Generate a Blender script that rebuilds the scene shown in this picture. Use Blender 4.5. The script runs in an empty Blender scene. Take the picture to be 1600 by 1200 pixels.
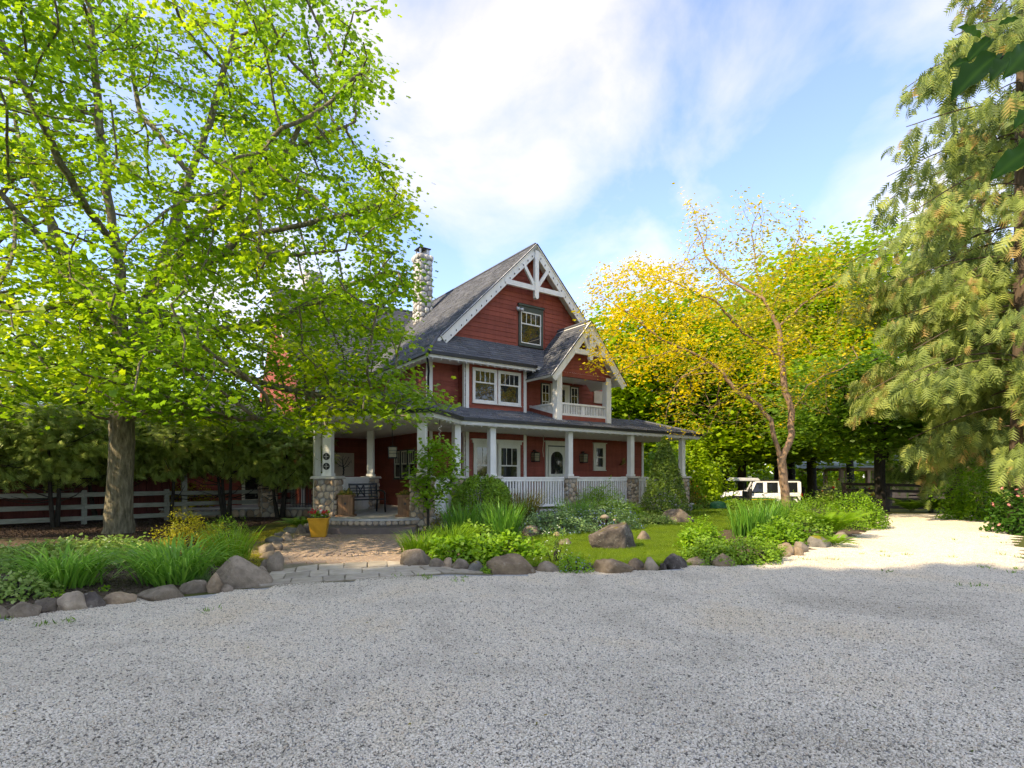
import bpy, bmesh, math, random
import numpy as np
from mathutils import Vector, Matrix, noise as mnoise

R = math.radians
random.seed(7)
NP = np.random.default_rng(11)
scene = bpy.context.scene
COL = scene.collection

# ------------------------------------------------------------------ camera
CAM_H = 1.5
FPX = 870.0          # focal length in pixels of the 1600 px wide photograph
HORIZON = 745.0      # row of the horizon in the photograph
cam_data = bpy.data.cameras.new('camera')
cam_data.sensor_width = 36.0
cam_data.lens = FPX / 1600.0 * 36.0
cam_data.shift_y = (HORIZON - 600.0) / 1600.0
cam_data.clip_start = 0.05
cam_data.clip_end = 3000.0
cam = bpy.data.objects.new('camera', cam_data)
cam.location = (0, 0, CAM_H)
cam.rotation_euler = (R(90), 0, 0)
COL.objects.link(cam)
scene.camera = cam

# ------------------------------------------------------------------ light
SUN_DIR = Vector((-0.80, -0.60, 0.0)).normalized()
SUN_EL = R(40)
SUN_VEC = Vector((SUN_DIR.x * math.cos(SUN_EL), SUN_DIR.y * math.cos(SUN_EL), math.sin(SUN_EL)))
world = bpy.data.worlds.new('World')
scene.world = world
world.use_nodes = True
wn, wl = world.node_tree.nodes, world.node_tree.links
wn.clear()
w_out = wn.new('ShaderNodeOutputWorld')
w_bg = wn.new('ShaderNodeBackground')
w_sky = wn.new('ShaderNodeTexSky')
w_sky.sky_type = 'NISHITA'
w_sky.sun_disc = False
w_sky.sun_elevation = SUN_EL
w_sky.sun_rotation = math.atan2(SUN_DIR.x, SUN_DIR.y)
w_sky.air_density = 1.0
w_sky.dust_density = 0.5
w_sky.ozone_density = 1.0
w_tc = wn.new('ShaderNodeTexCoord')
w_map = wn.new('ShaderNodeMapping')
w_map.inputs['Scale'].default_value = (1.0, 1.0, 1.5)
w_map.inputs['Location'].default_value = (9.25, 14.38, 17.58)
w_n1 = wn.new('ShaderNodeTexNoise')
w_n1.inputs['Scale'].default_value = 2.6
w_n1.inputs['Detail'].default_value = 7.0
w_n1.inputs['Roughness'].default_value = 0.56
w_n1.inputs['Distortion'].default_value = 0.35
w_ramp = wn.new('ShaderNodeValToRGB')
w_ramp.color_ramp.elements[0].position = 0.40
w_ramp.color_ramp.elements[0].color = (0.06, 0.06, 0.06, 1)
w_ramp.color_ramp.elements[1].position = 0.74
w_ramp.color_ramp.elements[1].color = (1, 1, 1, 1)
w_mix = wn.new('ShaderNodeMixRGB')
w_mix.inputs['Color2'].default_value = (2.2, 2.27, 2.46, 1)   # sunlit cloud, on the sky texture's own scale
SKY_STRENGTH = 0.15
w_bg.inputs['Strength'].default_value = SKY_STRENGTH
wl.new(w_tc.outputs['Generated'], w_map.inputs['Vector'])
wl.new(w_map.outputs['Vector'], w_n1.inputs['Vector'])
wl.new(w_n1.outputs['Fac'], w_ramp.inputs['Fac'])
wl.new(w_ramp.outputs['Color'], w_mix.inputs['Fac'])
w_tint = wn.new('ShaderNodeMixRGB')
w_tint.blend_type = 'MULTIPLY'
w_tint.inputs['Fac'].default_value = 1.0
w_tint.inputs['Color2'].default_value = (0.53, 0.655, 0.98, 1)
wl.new(w_sky.outputs['Color'], w_tint.inputs['Color1'])
wl.new(w_tint.outputs['Color'], w_mix.inputs['Color1'])
wl.new(w_mix.outputs['Color'], w_bg.inputs['Color'])
wl.new(w_bg.outputs['Background'], w_out.inputs['Surface'])

sun_data = bpy.data.lights.new('sun', 'SUN')
sun_data.energy = 2.0
sun_data.angle = R(0.6)
sun_data.color = (1.0, 0.91, 0.77)
sun = bpy.data.objects.new('sun', sun_data)
sun.rotation_euler = SUN_VEC.to_track_quat('Z', 'Y').to_euler()
sun.location = SUN_VEC * 60
COL.objects.link(sun)

scene.view_settings.view_transform = 'Standard'
scene.view_settings.look = 'None'
scene.view_settings.gamma = 1.0
scene.view_settings.exposure = 1.92
scene.view_settings.use_white_balance = True      # balanced for the open shade, as the photograph is
scene.view_settings.white_balance_temperature = 8400
scene.view_settings.use_curve_mapping = False
scene.cycles.use_adaptive_sampling = True
scene.cycles.adaptive_threshold = 0.02
scene.cycles.use_denoising = True
scene.cycles.denoiser = 'OPENIMAGEDENOISE'
scene.cycles.denoising_prefilter = 'NONE'     # keeps twigs and leaves crisp
scene.cycles.max_bounces = 8
scene.cycles.diffuse_bounces = 5
scene.cycles.glossy_bounces = 3
scene.cycles.transmission_bounces = 4
scene.cycles.transparent_max_bounces = 8

# ------------------------------------------------------------------ helpers
def gp(px, py, z=0.0):
    """point of the level z seen at a pixel of the photograph"""
    Y = (CAM_H - z) * FPX / (py - HORIZON)
    return Vector(((px - 800.0) / FPX * Y, Y, z))

def at(px, py, Y):
    return Vector(((px - 800.0) / FPX * Y, Y, CAM_H + (HORIZON - py) / FPX * Y))

def terrain(x, y):
    """the ground falls about half a metre beyond the house, to the car park and paddock"""
    t = min(1.0, max(0.0, (y - 23.0) / 8.0))
    t = t * t * (3 - 2 * t)
    s = min(1.0, max(0.0, (x - 4.0) / 5.0))
    return -0.55 * t * s

def tag(o, label=None, cat=None, group=None, kind=None):
    if label: o['label'] = label
    if cat: o['category'] = cat
    if group: o['group'] = group
    if kind: o['kind'] = kind
    return o

def empty(name, loc=(0, 0, 0), rz=0.0, label=None, cat=None, group=None):
    o = bpy.data.objects.new(name, None)
    o.location = loc
    o.rotation_euler = (0, 0, rz)
    o.empty_display_size = 0.2
    COL.objects.link(o)
    return tag(o, label, cat, group)

def obj(name, me, mat=None, parent=None, loc=None, rz=None):
    o = bpy.data.objects.new(name, me)
    COL.objects.link(o)
    if mat is not None and (len(me.materials) == 0):
        me.materials.append(mat)
    if parent is not None: o.parent = parent
    if loc is not None: o.location = loc
    if rz is not None: o.rotation_euler = (0, 0, rz)
    return o

def np_mesh(name, verts, loops, starts, smooth=False, tint=None):
    me = bpy.data.meshes.new(name)
    me.vertices.add(len(verts))
    me.vertices.foreach_set('co', np.asarray(verts, np.float32).ravel())
    me.loops.add(len(loops))
    me.loops.foreach_set('vertex_index', np.asarray(loops, np.int32))
    me.polygons.add(len(starts))
    me.polygons.foreach_set('loop_start', np.asarray(starts, np.int32))
    if smooth:
        me.polygons.foreach_set('use_smooth', np.ones(len(starts), bool))
    me.update(calc_edges=True)
    if tint is not None:
        a = me.attributes.new('tint', 'FLOAT', 'POINT')
        a.data.foreach_set('value', np.asarray(tint, np.float32))
    return me

class MB:
    """collects boxes, prisms and polygons into one mesh"""
    def __init__(self):
        self.v, self.f = [], []
    def add(self, verts, faces):
        b = len(self.v)
        self.v += [tuple(p) for p in verts]
        self.f += [tuple(i + b for i in f) for f in faces]
    def hexa(self, p):      # eight corners: bottom four, top four
        self.add(p, [(3, 2, 1, 0), (4, 5, 6, 7), (0, 1, 5, 4), (1, 2, 6, 5), (2, 3, 7, 6), (3, 0, 4, 7)])
    def box(self, x0, x1, y0, y1, z0, z1):
        self.hexa([(x0, y0, z0), (x1, y0, z0), (x1, y1, z0), (x0, y1, z0), (x0, y0, z1), (x1, y0, z1), (x1, y1, z1), (x0, y1, z1)])
    def prism(self, poly, z0, z1):
        n = len(poly)
        self.add([(p[0], p[1], z0) for p in poly] + [(p[0], p[1], z1) for p in poly],
                 [tuple(reversed(range(n))), tuple(range(n, 2 * n))] + [(i, (i + 1) % n, n + (i + 1) % n, n + i) for i in range(n)])
    def beam(self, a, b, w, h, up=(0, 0, 1)):
        """rectangular bar from a to b, w wide, h deep along up"""
        a, b, up = Vector(a), Vector(b), Vector(up)
        d = (b - a).normalized()
        s = d.cross(up).normalized() * (w / 2)
        u = s.cross(d).normalized() * (h / 2)
        self.hexa([a - s - u, a + s - u, b + s - u, b - s - u, a - s + u, a + s + u, b + s + u, b - s + u])
    def tube(self, pts, radii, n=8, caps=True):
        pts = [Vector(p) for p in pts]
        if not hasattr(radii, '__len__'): radii = [radii] * len(pts)
        b = len(self.v)
        ref = None
        for i, p in enumerate(pts):
            d = (pts[min(i + 1, len(pts) - 1)] - pts[max(i - 1, 0)])
            d = d.normalized() if d.length > 1e-9 else Vector((0, 0, 1))
            if ref is None:
                ref = Vector((1, 0, 0)) if abs(d.x) < 0.8 else Vector((0, 1, 0))
            s = (ref - d * ref.dot(d))
            if s.length < 1e-6:
                s = d.orthogonal()
            s.normalize()
            ref = s
            t = d.cross(s)
            for k in range(n):
                a = 2 * math.pi * k / n
                self.v.append(tuple(p + (s * math.cos(a) + t * math.sin(a)) * radii[i]))
        for i in range(len(pts) - 1):
            for k in range(n):
                k2 = (k + 1) % n
                self.f.append((b + i * n + k, b + i * n + k2, b + (i + 1) * n + k2, b + (i + 1) * n + k))
        if caps:
            self.f.append(tuple(b + k for k in reversed(range(n))))
            self.f.append(tuple(b + (len(pts) - 1) * n + k for k in range(n)))
    def lathe(self, prof, n=16, c=(0, 0, 0)):
        b = len(self.v)
        for r, z in prof:
            for k in range(n):
                a = 2 * math.pi * k / n
                self.v.append((c[0] + r * math.cos(a), c[1] + r * math.sin(a), c[2] + z))
        for i in range(len(prof) - 1):
            for k in range(n):
                k2 = (k + 1) % n
                self.f.append((b + i * n + k, b + i * n + k2, b + (i + 1) * n + k2, b + (i + 1) * n + k))
    def mesh(self, name, smooth=False):
        me = bpy.data.meshes.new(name)
        me.from_pydata(self.v, [], self.f)
        if smooth:
            for p in me.polygons: p.use_smooth = True
        me.update()
        return me
    def build(self, name, mat, parent=None, smooth=False, loc=None, rz=None, bevel=0.0):
        o = obj(name, self.mesh(name, smooth), mat, parent, loc, rz)
        if bevel:
            m = o.modifiers.new('bevel', 'BEVEL')
            m.width = bevel
            m.segments = 2
            m.limit_method = 'ANGLE'
        return o

# ------------------------------------------------------------------ materials
MATS = {}
def new_mat(name):
    m = bpy.data.materials.new(name)
    m.use_nodes = True
    nt = m.node_tree
    nt.nodes.clear()
    out = nt.nodes.new('ShaderNodeOutputMaterial')
    b = nt.nodes.new('ShaderNodeBsdfPrincipled')
    nt.links.new(b.outputs['BSDF'], out.inputs['Surface'])
    MATS[name] = m
    return m, nt, b, out

def ramp(nt, cols, pos=None):
    r = nt.nodes.new('ShaderNodeValToRGB')
    e = r.color_ramp.elements
    n = len(cols)
    pos = pos or [i / (n - 1) for i in range(n)]
    while len(e) < n: e.new(0.5)
    for i in range(n):
        e[i].position = pos[i]
        e[i].color = (*cols[i], 1)
    return r

def noise_node(nt, scale, detail=4, rough=0.55, vec=None, coord='Object', distort=0.0):
    n = nt.nodes.new('ShaderNodeTexNoise')
    n.inputs['Scale'].default_value = scale
    n.inputs['Detail'].default_value = detail
    n.inputs['Roughness'].default_value = rough
    n.inputs['Distortion'].default_value = distort
    if vec is None:
        tc = nt.nodes.new('ShaderNodeTexCoord')
        vec = tc.outputs[coord]
    nt.links.new(vec, n.inputs['Vector'])
    return n

def geo_pos(nt):
    return nt.nodes.new('ShaderNodeNewGeometry').outputs['Position']

def stretch(nt, vec, s):
    m = nt.nodes.new('ShaderNodeMapping')
    m.inputs['Scale'].default_value = s
    nt.links.new(vec, m.inputs['Vector'])
    return m.outputs['Vector']

def bump(nt, b, height, strength=0.3, dist=0.02):
    n = nt.nodes.new('ShaderNodeBump')
    n.inputs['Strength'].default_value = strength
    n.inputs['Distance'].default_value = dist
    nt.links.new(height, n.inputs['Height'])
    nt.links.new(n.outputs['Normal'], b.inputs['Normal'])
    return n

def mixc(nt, fac, a, b, mode='MIX'):
    m = nt.nodes.new('ShaderNodeMixRGB')
    m.blend_type = mode
    for k, v in (('Fac', fac), ('Color1', a), ('Color2', b)):
        if hasattr(v, 'is_output'): nt.links.new(v, m.inputs[k])
        elif isinstance(v, (int, float)): m.inputs[k].default_value = v
        else: m.inputs[k].default_value = (*v, 1)
    return m.outputs['Color']

def simple(name, cols, scale=6.0, rough=0.6, bmp=0.15, bdist=0.01, var=0.0, detail=5, spec=0.4, metal=0.0, sxyz=None, bscale=None, grime=0.0):
    """noise-mottled surface; var adds a difference from object to object"""
    m, nt, b, out = new_mat(name)
    v = geo_pos(nt)
    if sxyz: v = stretch(nt, v, sxyz)
    n = noise_node(nt, scale, detail, 0.6, v)
    r = ramp(nt, cols, [0.3 + 0.4 * i / max(1, len(cols) - 1) for i in range(len(cols))])
    nt.links.new(n.outputs['Fac'], r.inputs['Fac'])
    c = r.outputs['Color']
    if grime:
        g1_ = noise_node(nt, 1.6, 7, 0.7, stretch(nt, geo_pos(nt), (2.2, 2.2, 0.45)), distort=0.4)     # rain streaks and fading
        g2_ = ramp(nt, [(1 - grime, 1 - grime * 1.02, 1 - grime * 1.08), (1, 1, 1), (1.06, 1.05, 1.03)], [0.30, 0.52, 0.70])
        nt.links.new(g1_.outputs['Fac'], g2_.inputs['Fac'])
        c = mixc(nt, 1.0, c, g2_.outputs['Color'], 'MULTIPLY')
    if var:
        oi = nt.nodes.new('ShaderNodeObjectInfo')
        h = nt.nodes.new('ShaderNodeHueSaturation')
        mr = nt.nodes.new('ShaderNodeMapRange')
        mr.inputs['To Min'].default_value = 1 - var
        mr.inputs['To Max'].default_value = 1 + var
        nt.links.new(oi.outputs['Random'], mr.inputs['Value'])
        nt.links.new(mr.outputs['Result'], h.inputs['Value'])
        nt.links.new(c, h.inputs['Color'])
        c = h.outputs['Color']
    nt.links.new(c, b.inputs['Base Color'])
    b.inputs['Roughness'].default_value = rough
    b.inputs['Specular IOR Level'].default_value = spec
    b.inputs['Metallic'].default_value = metal
    if bmp:
        bn = n if bscale is None else noise_node(nt, bscale, detail, 0.6, v)
        bump(nt, b, bn.outputs['Fac'], bmp, bdist)
    return m

def leafmat(name, cols, trans=0.4, tcol=None, rough=0.45, spec=0.35, pos=None):
    """leaf: reflects and lets light through; the attribute tint picks a colour of the ramp"""
    m, nt, b, out = new_mat(name)
    a = nt.nodes.new('ShaderNodeAttribute')
    a.attribute_name = 'tint'
    if not name.startswith('petal'): cols = [(min(0.8, c[0] * 1.75), min(0.8, c[1] * 1.65), c[2] * 1.3) for c in cols]   # fresh spring leaves
    r = ramp(nt, cols, pos)
    nt.links.new(a.outputs['Fac'], r.inputs['Fac'])
    pn_ = noise_node(nt, 1.7, 5, 0.65, geo_pos(nt))
    pr_ = ramp(nt, [(0.70, 0.74, 0.72), (1, 1, 1), (1.22, 1.14, 0.92)], [0.30, 0.52, 0.74])
    nt.links.new(pn_.outputs['Fac'], pr_.inputs['Fac'])
    lc = mixc(nt, 1.0, r.outputs['Color'], pr_.outputs['Color'], 'MULTIPLY')
    nt.links.new(lc, b.inputs['Base Color'])
    b.inputs['Roughness'].default_value = rough
    b.inputs['Specular IOR Level'].default_value = spec
    t = nt.nodes.new('ShaderNodeBsdfTranslucent')
    hs = nt.nodes.new('ShaderNodeHueSaturation')
    hs.inputs['Saturation'].default_value = 1.0
    hs.inputs['Value'].default_value = 1.5
    nt.links.new(lc, hs.inputs['Color'])
    if tcol:
        nt.links.new(mixc(nt, 0.5, hs.outputs['Color'], tcol), t.inputs['Color'])
    else:
        nt.links.new(hs.outputs['Color'], t.inputs['Color'])
    mx = nt.nodes.new('ShaderNodeMixShader')
    mx.inputs['Fac'].default_value = trans
    nt.links.new(b.outputs['BSDF'], mx.inputs[1])
    nt.links.new(t.outputs['BSDF'], mx.inputs[2])
    nt.links.new(mx.outputs['Shader'], out.inputs['Surface'])
    return m

def tintmat(name, cols, pos=None, rough=0.75, bmp=0.0, bscale=40, spec=0.3):
    m, nt, b, out = new_mat(name)
    a = nt.nodes.new('ShaderNodeAttribute')
    a.attribute_name = 'tint'
    r = ramp(nt, cols, pos)
    nt.links.new(a.outputs['Fac'], r.inputs['Fac'])
    n = noise_node(nt, bscale, 4, 0.6, geo_pos(nt))
    c = mixc(nt, 0.35, r.outputs['Color'], n.outputs['Fac'], 'OVERLAY')
    nt.links.new(c, b.inputs['Base Color'])
    b.inputs['Roughness'].default_value = rough
    b.inputs['Specular IOR Level'].default_value = spec
    if bmp: bump(nt, b, n.outputs['Fac'], bmp, 0.01)
    return m

simple('siding_red', [(0.25, 0.064, 0.044), (0.31, 0.083, 0.058)], 3.0, 0.65, 0.12, 0.004, var=0.11, spec=0.2, grime=0.25, sxyz=(1, 1, 9))
simple('white_paint', [(0.70, 0.70, 0.66), (0.80, 0.80, 0.77)], 2.0, 0.5, 0.05, 0.003, var=0.04, grime=0.14)
simple('cream_paint', [(0.62, 0.62, 0.52), (0.70, 0.70, 0.60)], 2.0, 0.5, 0.05, 0.003, grime=0.12)
simple('soffit_paint', [(0.78, 0.77, 0.73), (0.84, 0.83, 0.80)], 1.5, 0.55, 0.0)
simple('dark_green_paint', [(0.045, 0.060, 0.050), (0.06, 0.075, 0.062)], 3, 0.5, 0.05)
simple('gutter_black', [(0.012, 0.013, 0.015), (0.022, 0.023, 0.026)], 2, 0.4, 0.0)
simple('iron_black', [(0.010, 0.011, 0.012), (0.022, 0.023, 0.024)], 8, 0.45, 0.08)
simple('mortar', [(0.20, 0.19, 0.17), (0.28, 0.27, 0.25)], 18, 0.9, 0.4, 0.01)
simple('concrete', [(0.36, 0.35, 0.33), (0.46, 0.45, 0.42)], 2.2, 0.85, 0.15, 0.004, bscale=30)
simple('step_brown', [(0.125, 0.098, 0.085), (0.175, 0.14, 0.12)], 3.0, 0.85, 0.2, 0.004, bscale=40)
simple('cap_stone', [(0.42, 0.40, 0.35), (0.54, 0.51, 0.46)], 5, 0.8, 0.2)
simple('planter_wood', [(0.13, 0.065, 0.03), (0.25, 0.13, 0.06)], 4, 0.6, 0.25, 0.004, var=0.12, sxyz=(6, 6, 0.8))
simple('pot_yellow', [(0.46, 0.22, 0.012), (0.56, 0.29, 0.022)], 4, 0.45, 0.06)
simple('soil', [(0.022, 0.016, 0.011), (0.05, 0.036, 0.025)], 25, 0.95, 0.6, 0.02)
simple('fence_pale', [(0.20, 0.21, 0.165), (0.32, 0.325, 0.27)], 4, 0.7, 0.2, 0.004, var=0.10, sxyz=(1, 1, 5))
simple('fence_brown', [(0.060, 0.042, 0.032), (0.11, 0.08, 0.06)], 5, 0.8, 0.3, 0.005, var=0.2, sxyz=(1, 1, 5))
simple('barn_red', [(0.10, 0.022, 0.017), (0.15, 0.036, 0.026)], 4, 0.75, 0.2, 0.004, var=0.16, sxyz=(5, 5, 0.6))
simple('ladder_orange', [(0.55, 0.055, 0.018), (0.65, 0.075, 0.022)], 4, 0.5, 0.0)
simple('aluminium', [(0.5, 0.5, 0.5), (0.6, 0.6, 0.6)], 4, 0.4, 0.0, metal=0.6)
simple('galvanised', [(0.42, 0.43, 0.44), (0.55, 0.56, 0.57)], 6, 0.45, 0.05, metal=0.5)
simple('shed_wood', [(0.32, 0.19, 0.11), (0.44, 0.28, 0.17)], 4, 0.7, 0.2, var=0.1, sxyz=(4, 4, 0.7))
simple('shed_roof', [(0.36, 0.38, 0.40), (0.46, 0.48, 0.50)], 2, 0.5, 0.0)
simple('bark_maple', [(0.070, 0.060, 0.036), (0.165, 0.142, 0.092), (0.29, 0.25, 0.175)], 7, 0.9, 0.9, 0.05, sxyz=(2.2, 2.2, 0.55), detail=8)
simple('bark_dark', [(0.018, 0.015, 0.012), (0.05, 0.042, 0.033)], 9, 0.9, 0.6, 0.03, sxyz=(2, 2, 0.5))
simple('bark_gold', [(0.20, 0.125, 0.075), (0.33, 0.22, 0.14)], 9, 0.85, 0.6, 0.02, sxyz=(2, 2, 0.6))
simple('bark_cedar', [(0.075, 0.05, 0.035), (0.14, 0.10, 0.07)], 9, 0.9, 0.5, 0.02, sxyz=(2, 2, 0.5))
simple('car_white', [(0.74, 0.75, 0.75), (0.78, 0.79, 0.79)], 1.5, 0.25, 0.0, spec=0.5)
simple('car_black', [(0.012, 0.012, 0.013), (0.02, 0.02, 0.021)], 4, 0.55, 0.0)
simple('rubber', [(0.010, 0.010, 0.010), (0.02, 0.02, 0.02)], 8, 0.85, 0.1)
simple('cart_green', [(0.012, 0.115, 0.03), (0.02, 0.15, 0.045)], 3, 0.45, 0.0)
simple('cart_yellow', [(0.62, 0.45, 0.02), (0.7, 0.5, 0.03)], 3, 0.45, 0.0)
simple('canvas_grey', [(0.32, 0.33, 0.34), (0.44, 0.45, 0.46)], 4, 0.7, 0.1)
simple('lichen_white', [(0.5, 0.5, 0.45), (0.7, 0.7, 0.62)], 4, 0.8, 0.0)
simple('rope', [(0.45, 0.4, 0.3), (0.55, 0.5, 0.4)], 30, 0.9, 0.2)
simple('bronze', [(0.16, 0.11, 0.03), (0.30, 0.22, 0.07)], 8, 0.4, 0.1, metal=0.7)
simple('picture_board', [(0.50, 0.44, 0.36), (0.62, 0.56, 0.47)], 3, 0.7, 0.05)
simple('picture_ink', [(0.03, 0.026, 0.022), (0.06, 0.05, 0.04)], 6, 0.7, 0.0)
simple('lamp_glass', [(0.22, 0.20, 0.12), (0.30, 0.27, 0.17)], 6, 0.35, 0.0)
simple('path_brick', [(0.30, 0.215, 0.155), (0.42, 0.315, 0.23)], 9, 0.9, 0.35, 0.006, var=0.22)
simple('flagstone', [(0.30, 0.258, 0.195), (0.45, 0.40, 0.315)], 5, 0.85, 0.4, 0.012, var=0.2, detail=7)

# window glass: dark room behind a slightly wavy mirror-like pane
m, nt, b, out = new_mat('glass')
b.inputs['Base Color'].default_value = (0.014, 0.018, 0.017, 1)
b.inputs['Roughness'].default_value = 0.03
b.inputs['Specular IOR Level'].default_value = 0.9
bump(nt, b, noise_node(nt, 1.4, 2, 0.5, geo_pos(nt)).outputs['Fac'], 0.08, 0.02)
m, nt, b, out = new_mat('car_glass')
b.inputs['Base Color'].default_value = (0.012, 0.014, 0.016, 1)
b.inputs['Roughness'].default_value = 0.05

# shingles and cobbles read their own colour from the attribute tint
tintmat('shingle', [(0.066, 0.072, 0.086), (0.098, 0.105, 0.122), (0.140, 0.148, 0.168), (0.185, 0.192, 0.212)], [0, 0.4, 0.8, 1], 0.85, 0.25, 60)
tintmat('cobble', [(0.21, 0.155, 0.105), (0.35, 0.255, 0.17), (0.40, 0.34, 0.27), (0.52, 0.39, 0.265), (0.31, 0.30, 0.27)], [0, 0.25, 0.5, 0.75, 1], 0.75, 0.3, 30)
tintmat('chimney_cobble', [(0.32, 0.30, 0.27), (0.46, 0.45, 0.42), (0.58, 0.56, 0.52)], None, 0.8, 0.3, 30)
tintmat('gravel_stone', [(0.17, 0.152, 0.12), (0.42, 0.385, 0.305), (0.72, 0.635, 0.50), (0.79, 0.705, 0.56), (0.85, 0.775, 0.62), (0.64, 0.52, 0.38)], [0, 0.14, 0.42, 0.66, 0.9, 1.0], 0.85, 0.0, 50)
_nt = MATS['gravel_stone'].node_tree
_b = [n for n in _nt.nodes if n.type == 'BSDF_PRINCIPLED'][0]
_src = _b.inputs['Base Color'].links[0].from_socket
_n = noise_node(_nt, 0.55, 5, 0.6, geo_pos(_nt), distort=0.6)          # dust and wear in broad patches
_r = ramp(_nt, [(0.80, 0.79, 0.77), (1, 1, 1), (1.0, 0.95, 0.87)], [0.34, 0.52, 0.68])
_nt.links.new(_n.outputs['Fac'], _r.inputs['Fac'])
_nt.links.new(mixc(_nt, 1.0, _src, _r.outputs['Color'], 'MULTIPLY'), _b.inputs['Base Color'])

# river rock: grey-brown with lichen, moss on top where the object asks for it
def rockmat(name, cols, moss=0.0, lichen=0.25, mosscol=(0.10, 0.12, 0.012)):
    m, nt, b, out = new_mat(name)
    p = geo_pos(nt)
    n = noise_node(nt, 5, 8, 0.65, p)
    r = ramp(nt, cols, [0.32 + 0.36 * i / (len(cols) - 1) for i in range(len(cols))])
    nt.links.new(n.outputs['Fac'], r.inputs['Fac'])
    oi = nt.nodes.new('ShaderNodeObjectInfo')
    hs = nt.nodes.new('ShaderNodeHueSaturation')
    mr = nt.nodes.new('ShaderNodeMapRange')
    mr.inputs['To Min'].default_value = 0.75
    mr.inputs['To Max'].default_value = 1.25
    nt.links.new(oi.outputs['Random'], mr.inputs['Value'])
    nt.links.new(mr.outputs['Result'], hs.inputs['Value'])
    nt.links.new(r.outputs['Color'], hs.inputs['Color'])
    n2 = noise_node(nt, 11, 6, 0.7, p)
    r2 = ramp(nt, [(0, 0, 0), (1, 1, 1)], [0.58, 0.68])
    nt.links.new(n2.outputs['Fac'], r2.inputs['Fac'])
    ma = nt.nodes.new('ShaderNodeMath'); ma.operation = 'MULTIPLY'
    ma.inputs[1].default_value = lichen
    nt.links.new(r2.outputs['Color'], ma.inputs[0])
    c = mixc(nt, ma.outputs[0], hs.outputs['Color'], (0.46, 0.43, 0.35))
    if moss > 0:
        ge = nt.nodes.new('ShaderNodeNewGeometry')
        sx = nt.nodes.new('ShaderNodeSeparateXYZ')
        nt.links.new(ge.outputs['Normal'], sx.inputs[0])
        n3 = noise_node(nt, 6, 5, 0.6, p)
        ad = nt.nodes.new('ShaderNodeMath'); ad.operation = 'ADD'
        nt.links.new(sx.outputs['Z'], ad.inputs[0]); nt.links.new(n3.outputs['Fac'], ad.inputs[1])
        r3 = ramp(nt, [(0, 0, 0), (1, 1, 1)], [0.62, 0.72])
        mm = nt.nodes.new('ShaderNodeMath'); mm.operation = 'MULTIPLY'
        mm.inputs[1].default_value = 0.5
        nt.links.new(ad.outputs[0], mm.inputs[0]); nt.links.new(mm.outputs[0], r3.inputs['Fac'])
        r3.color_ramp.elements[0].position = 0.80 - moss * 0.25
        r3.color_ramp.elements[1].position = 0.86 - moss * 0.25
        c = mixc(nt, r3.outputs['Color'], c, mosscol)
    nt.links.new(c, b.inputs['Base Color'])
    b.inputs['Roughness'].default_value = 0.85
    b.inputs['Specular IOR Level'].default_value = 0.25
    bump(nt, b, n.outputs['Fac'], 0.9, 0.05)
    return m
rockmat('rock_grey', [(0.140, 0.110, 0.078), (0.244, 0.196, 0.140), (0.354, 0.286, 0.207)])
rockmat('rock_tan', [(0.152, 0.108, 0.067), (0.256, 0.187, 0.118), (0.378, 0.281, 0.179)])
rockmat('rock_dark', [(0.085, 0.066, 0.048), (0.159, 0.127, 0.092), (0.244, 0.196, 0.145)], lichen=0.15)
rockmat('rock_moss', [(0.09, 0.085, 0.07), (0.15, 0.14, 0.12), (0.21, 0.19, 0.16)], moss=0.75, mosscol=(0.17, 0.16, 0.012))
rockmat('rock_lichen', [(0.035, 0.029, 0.025), (0.08, 0.066, 0.055), (0.16, 0.136, 0.113)], moss=0.22, lichen=0.6, mosscol=(0.14, 0.12, 0.02))

# ground sheets
def groundmat(name, cols, scale, bscale, bmp=0.6, bd=0.03, patch=None):
    m, nt, b, out = new_mat(name)
    p = geo_pos(nt)
    n = noise_node(nt, scale, 8, 0.65, p)
    r = ramp(nt, cols, [0.3 + 0.4 * i / (len(cols) - 1) for i in range(len(cols))])
    nt.links.new(n.outputs['Fac'], r.inputs['Fac'])
    c = r.outputs['Color']
    if patch:
        n2 = noise_node(nt, patch[1], 5, 0.6, p)
        r2 = ramp(nt, [(0, 0, 0), (1, 1, 1)], [patch[2], patch[2] + 0.12])
        nt.links.new(n2.outputs['Fac'], r2.inputs['Fac'])
        c = mixc(nt, r2.outputs['Color'], c, patch[0])
    nt.links.new(c, b.inputs['Base Color'])
    b.inputs['Roughness'].default_value = 0.95
    b.inputs['Specular IOR Level'].default_value = 0.15
    bn = noise_node(nt, bscale, 6, 0.7, p)
    bump(nt, b, bn.outputs['Fac'], bmp, bd)
    return m
groundmat('ground_mat', [(0.04, 0.05, 0.014), (0.075, 0.085, 0.02), (0.10, 0.105, 0.03)], 1.3, 22)
groundmat('mulch_mat', [(0.026, 0.017, 0.013), (0.06, 0.040, 0.030), (0.105, 0.075, 0.055)], 24, 34, 0.9, 0.04)
groundmat('soil_bed_mat', [(0.055, 0.038, 0.026), (0.115, 0.082, 0.057), (0.17, 0.13, 0.095)], 16, 45, 0.8, 0.03, patch=((0.05, 0.075, 0.018), 2.2, 0.58))
groundmat('moss_lawn_mat', [(0.045, 0.05, 0.010), (0.115, 0.105, 0.016), (0.18, 0.15, 0.025)], 3, 40, 0.6, 0.02)
groundmat('lawn_mat', [(0.06, 0.11, 0.008), (0.10, 0.16, 0.012), (0.14, 0.19, 0.02)], 2.5, 50, 0.6, 0.02)
groundmat('gravel_mat', [(0.22, 0.22, 0.21), (0.42, 0.415, 0.40), (0.58, 0.57, 0.54)], 60, 60, 0.9, 0.02, patch=((0.36, 0.34, 0.30), 0.7, 0.62))
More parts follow.
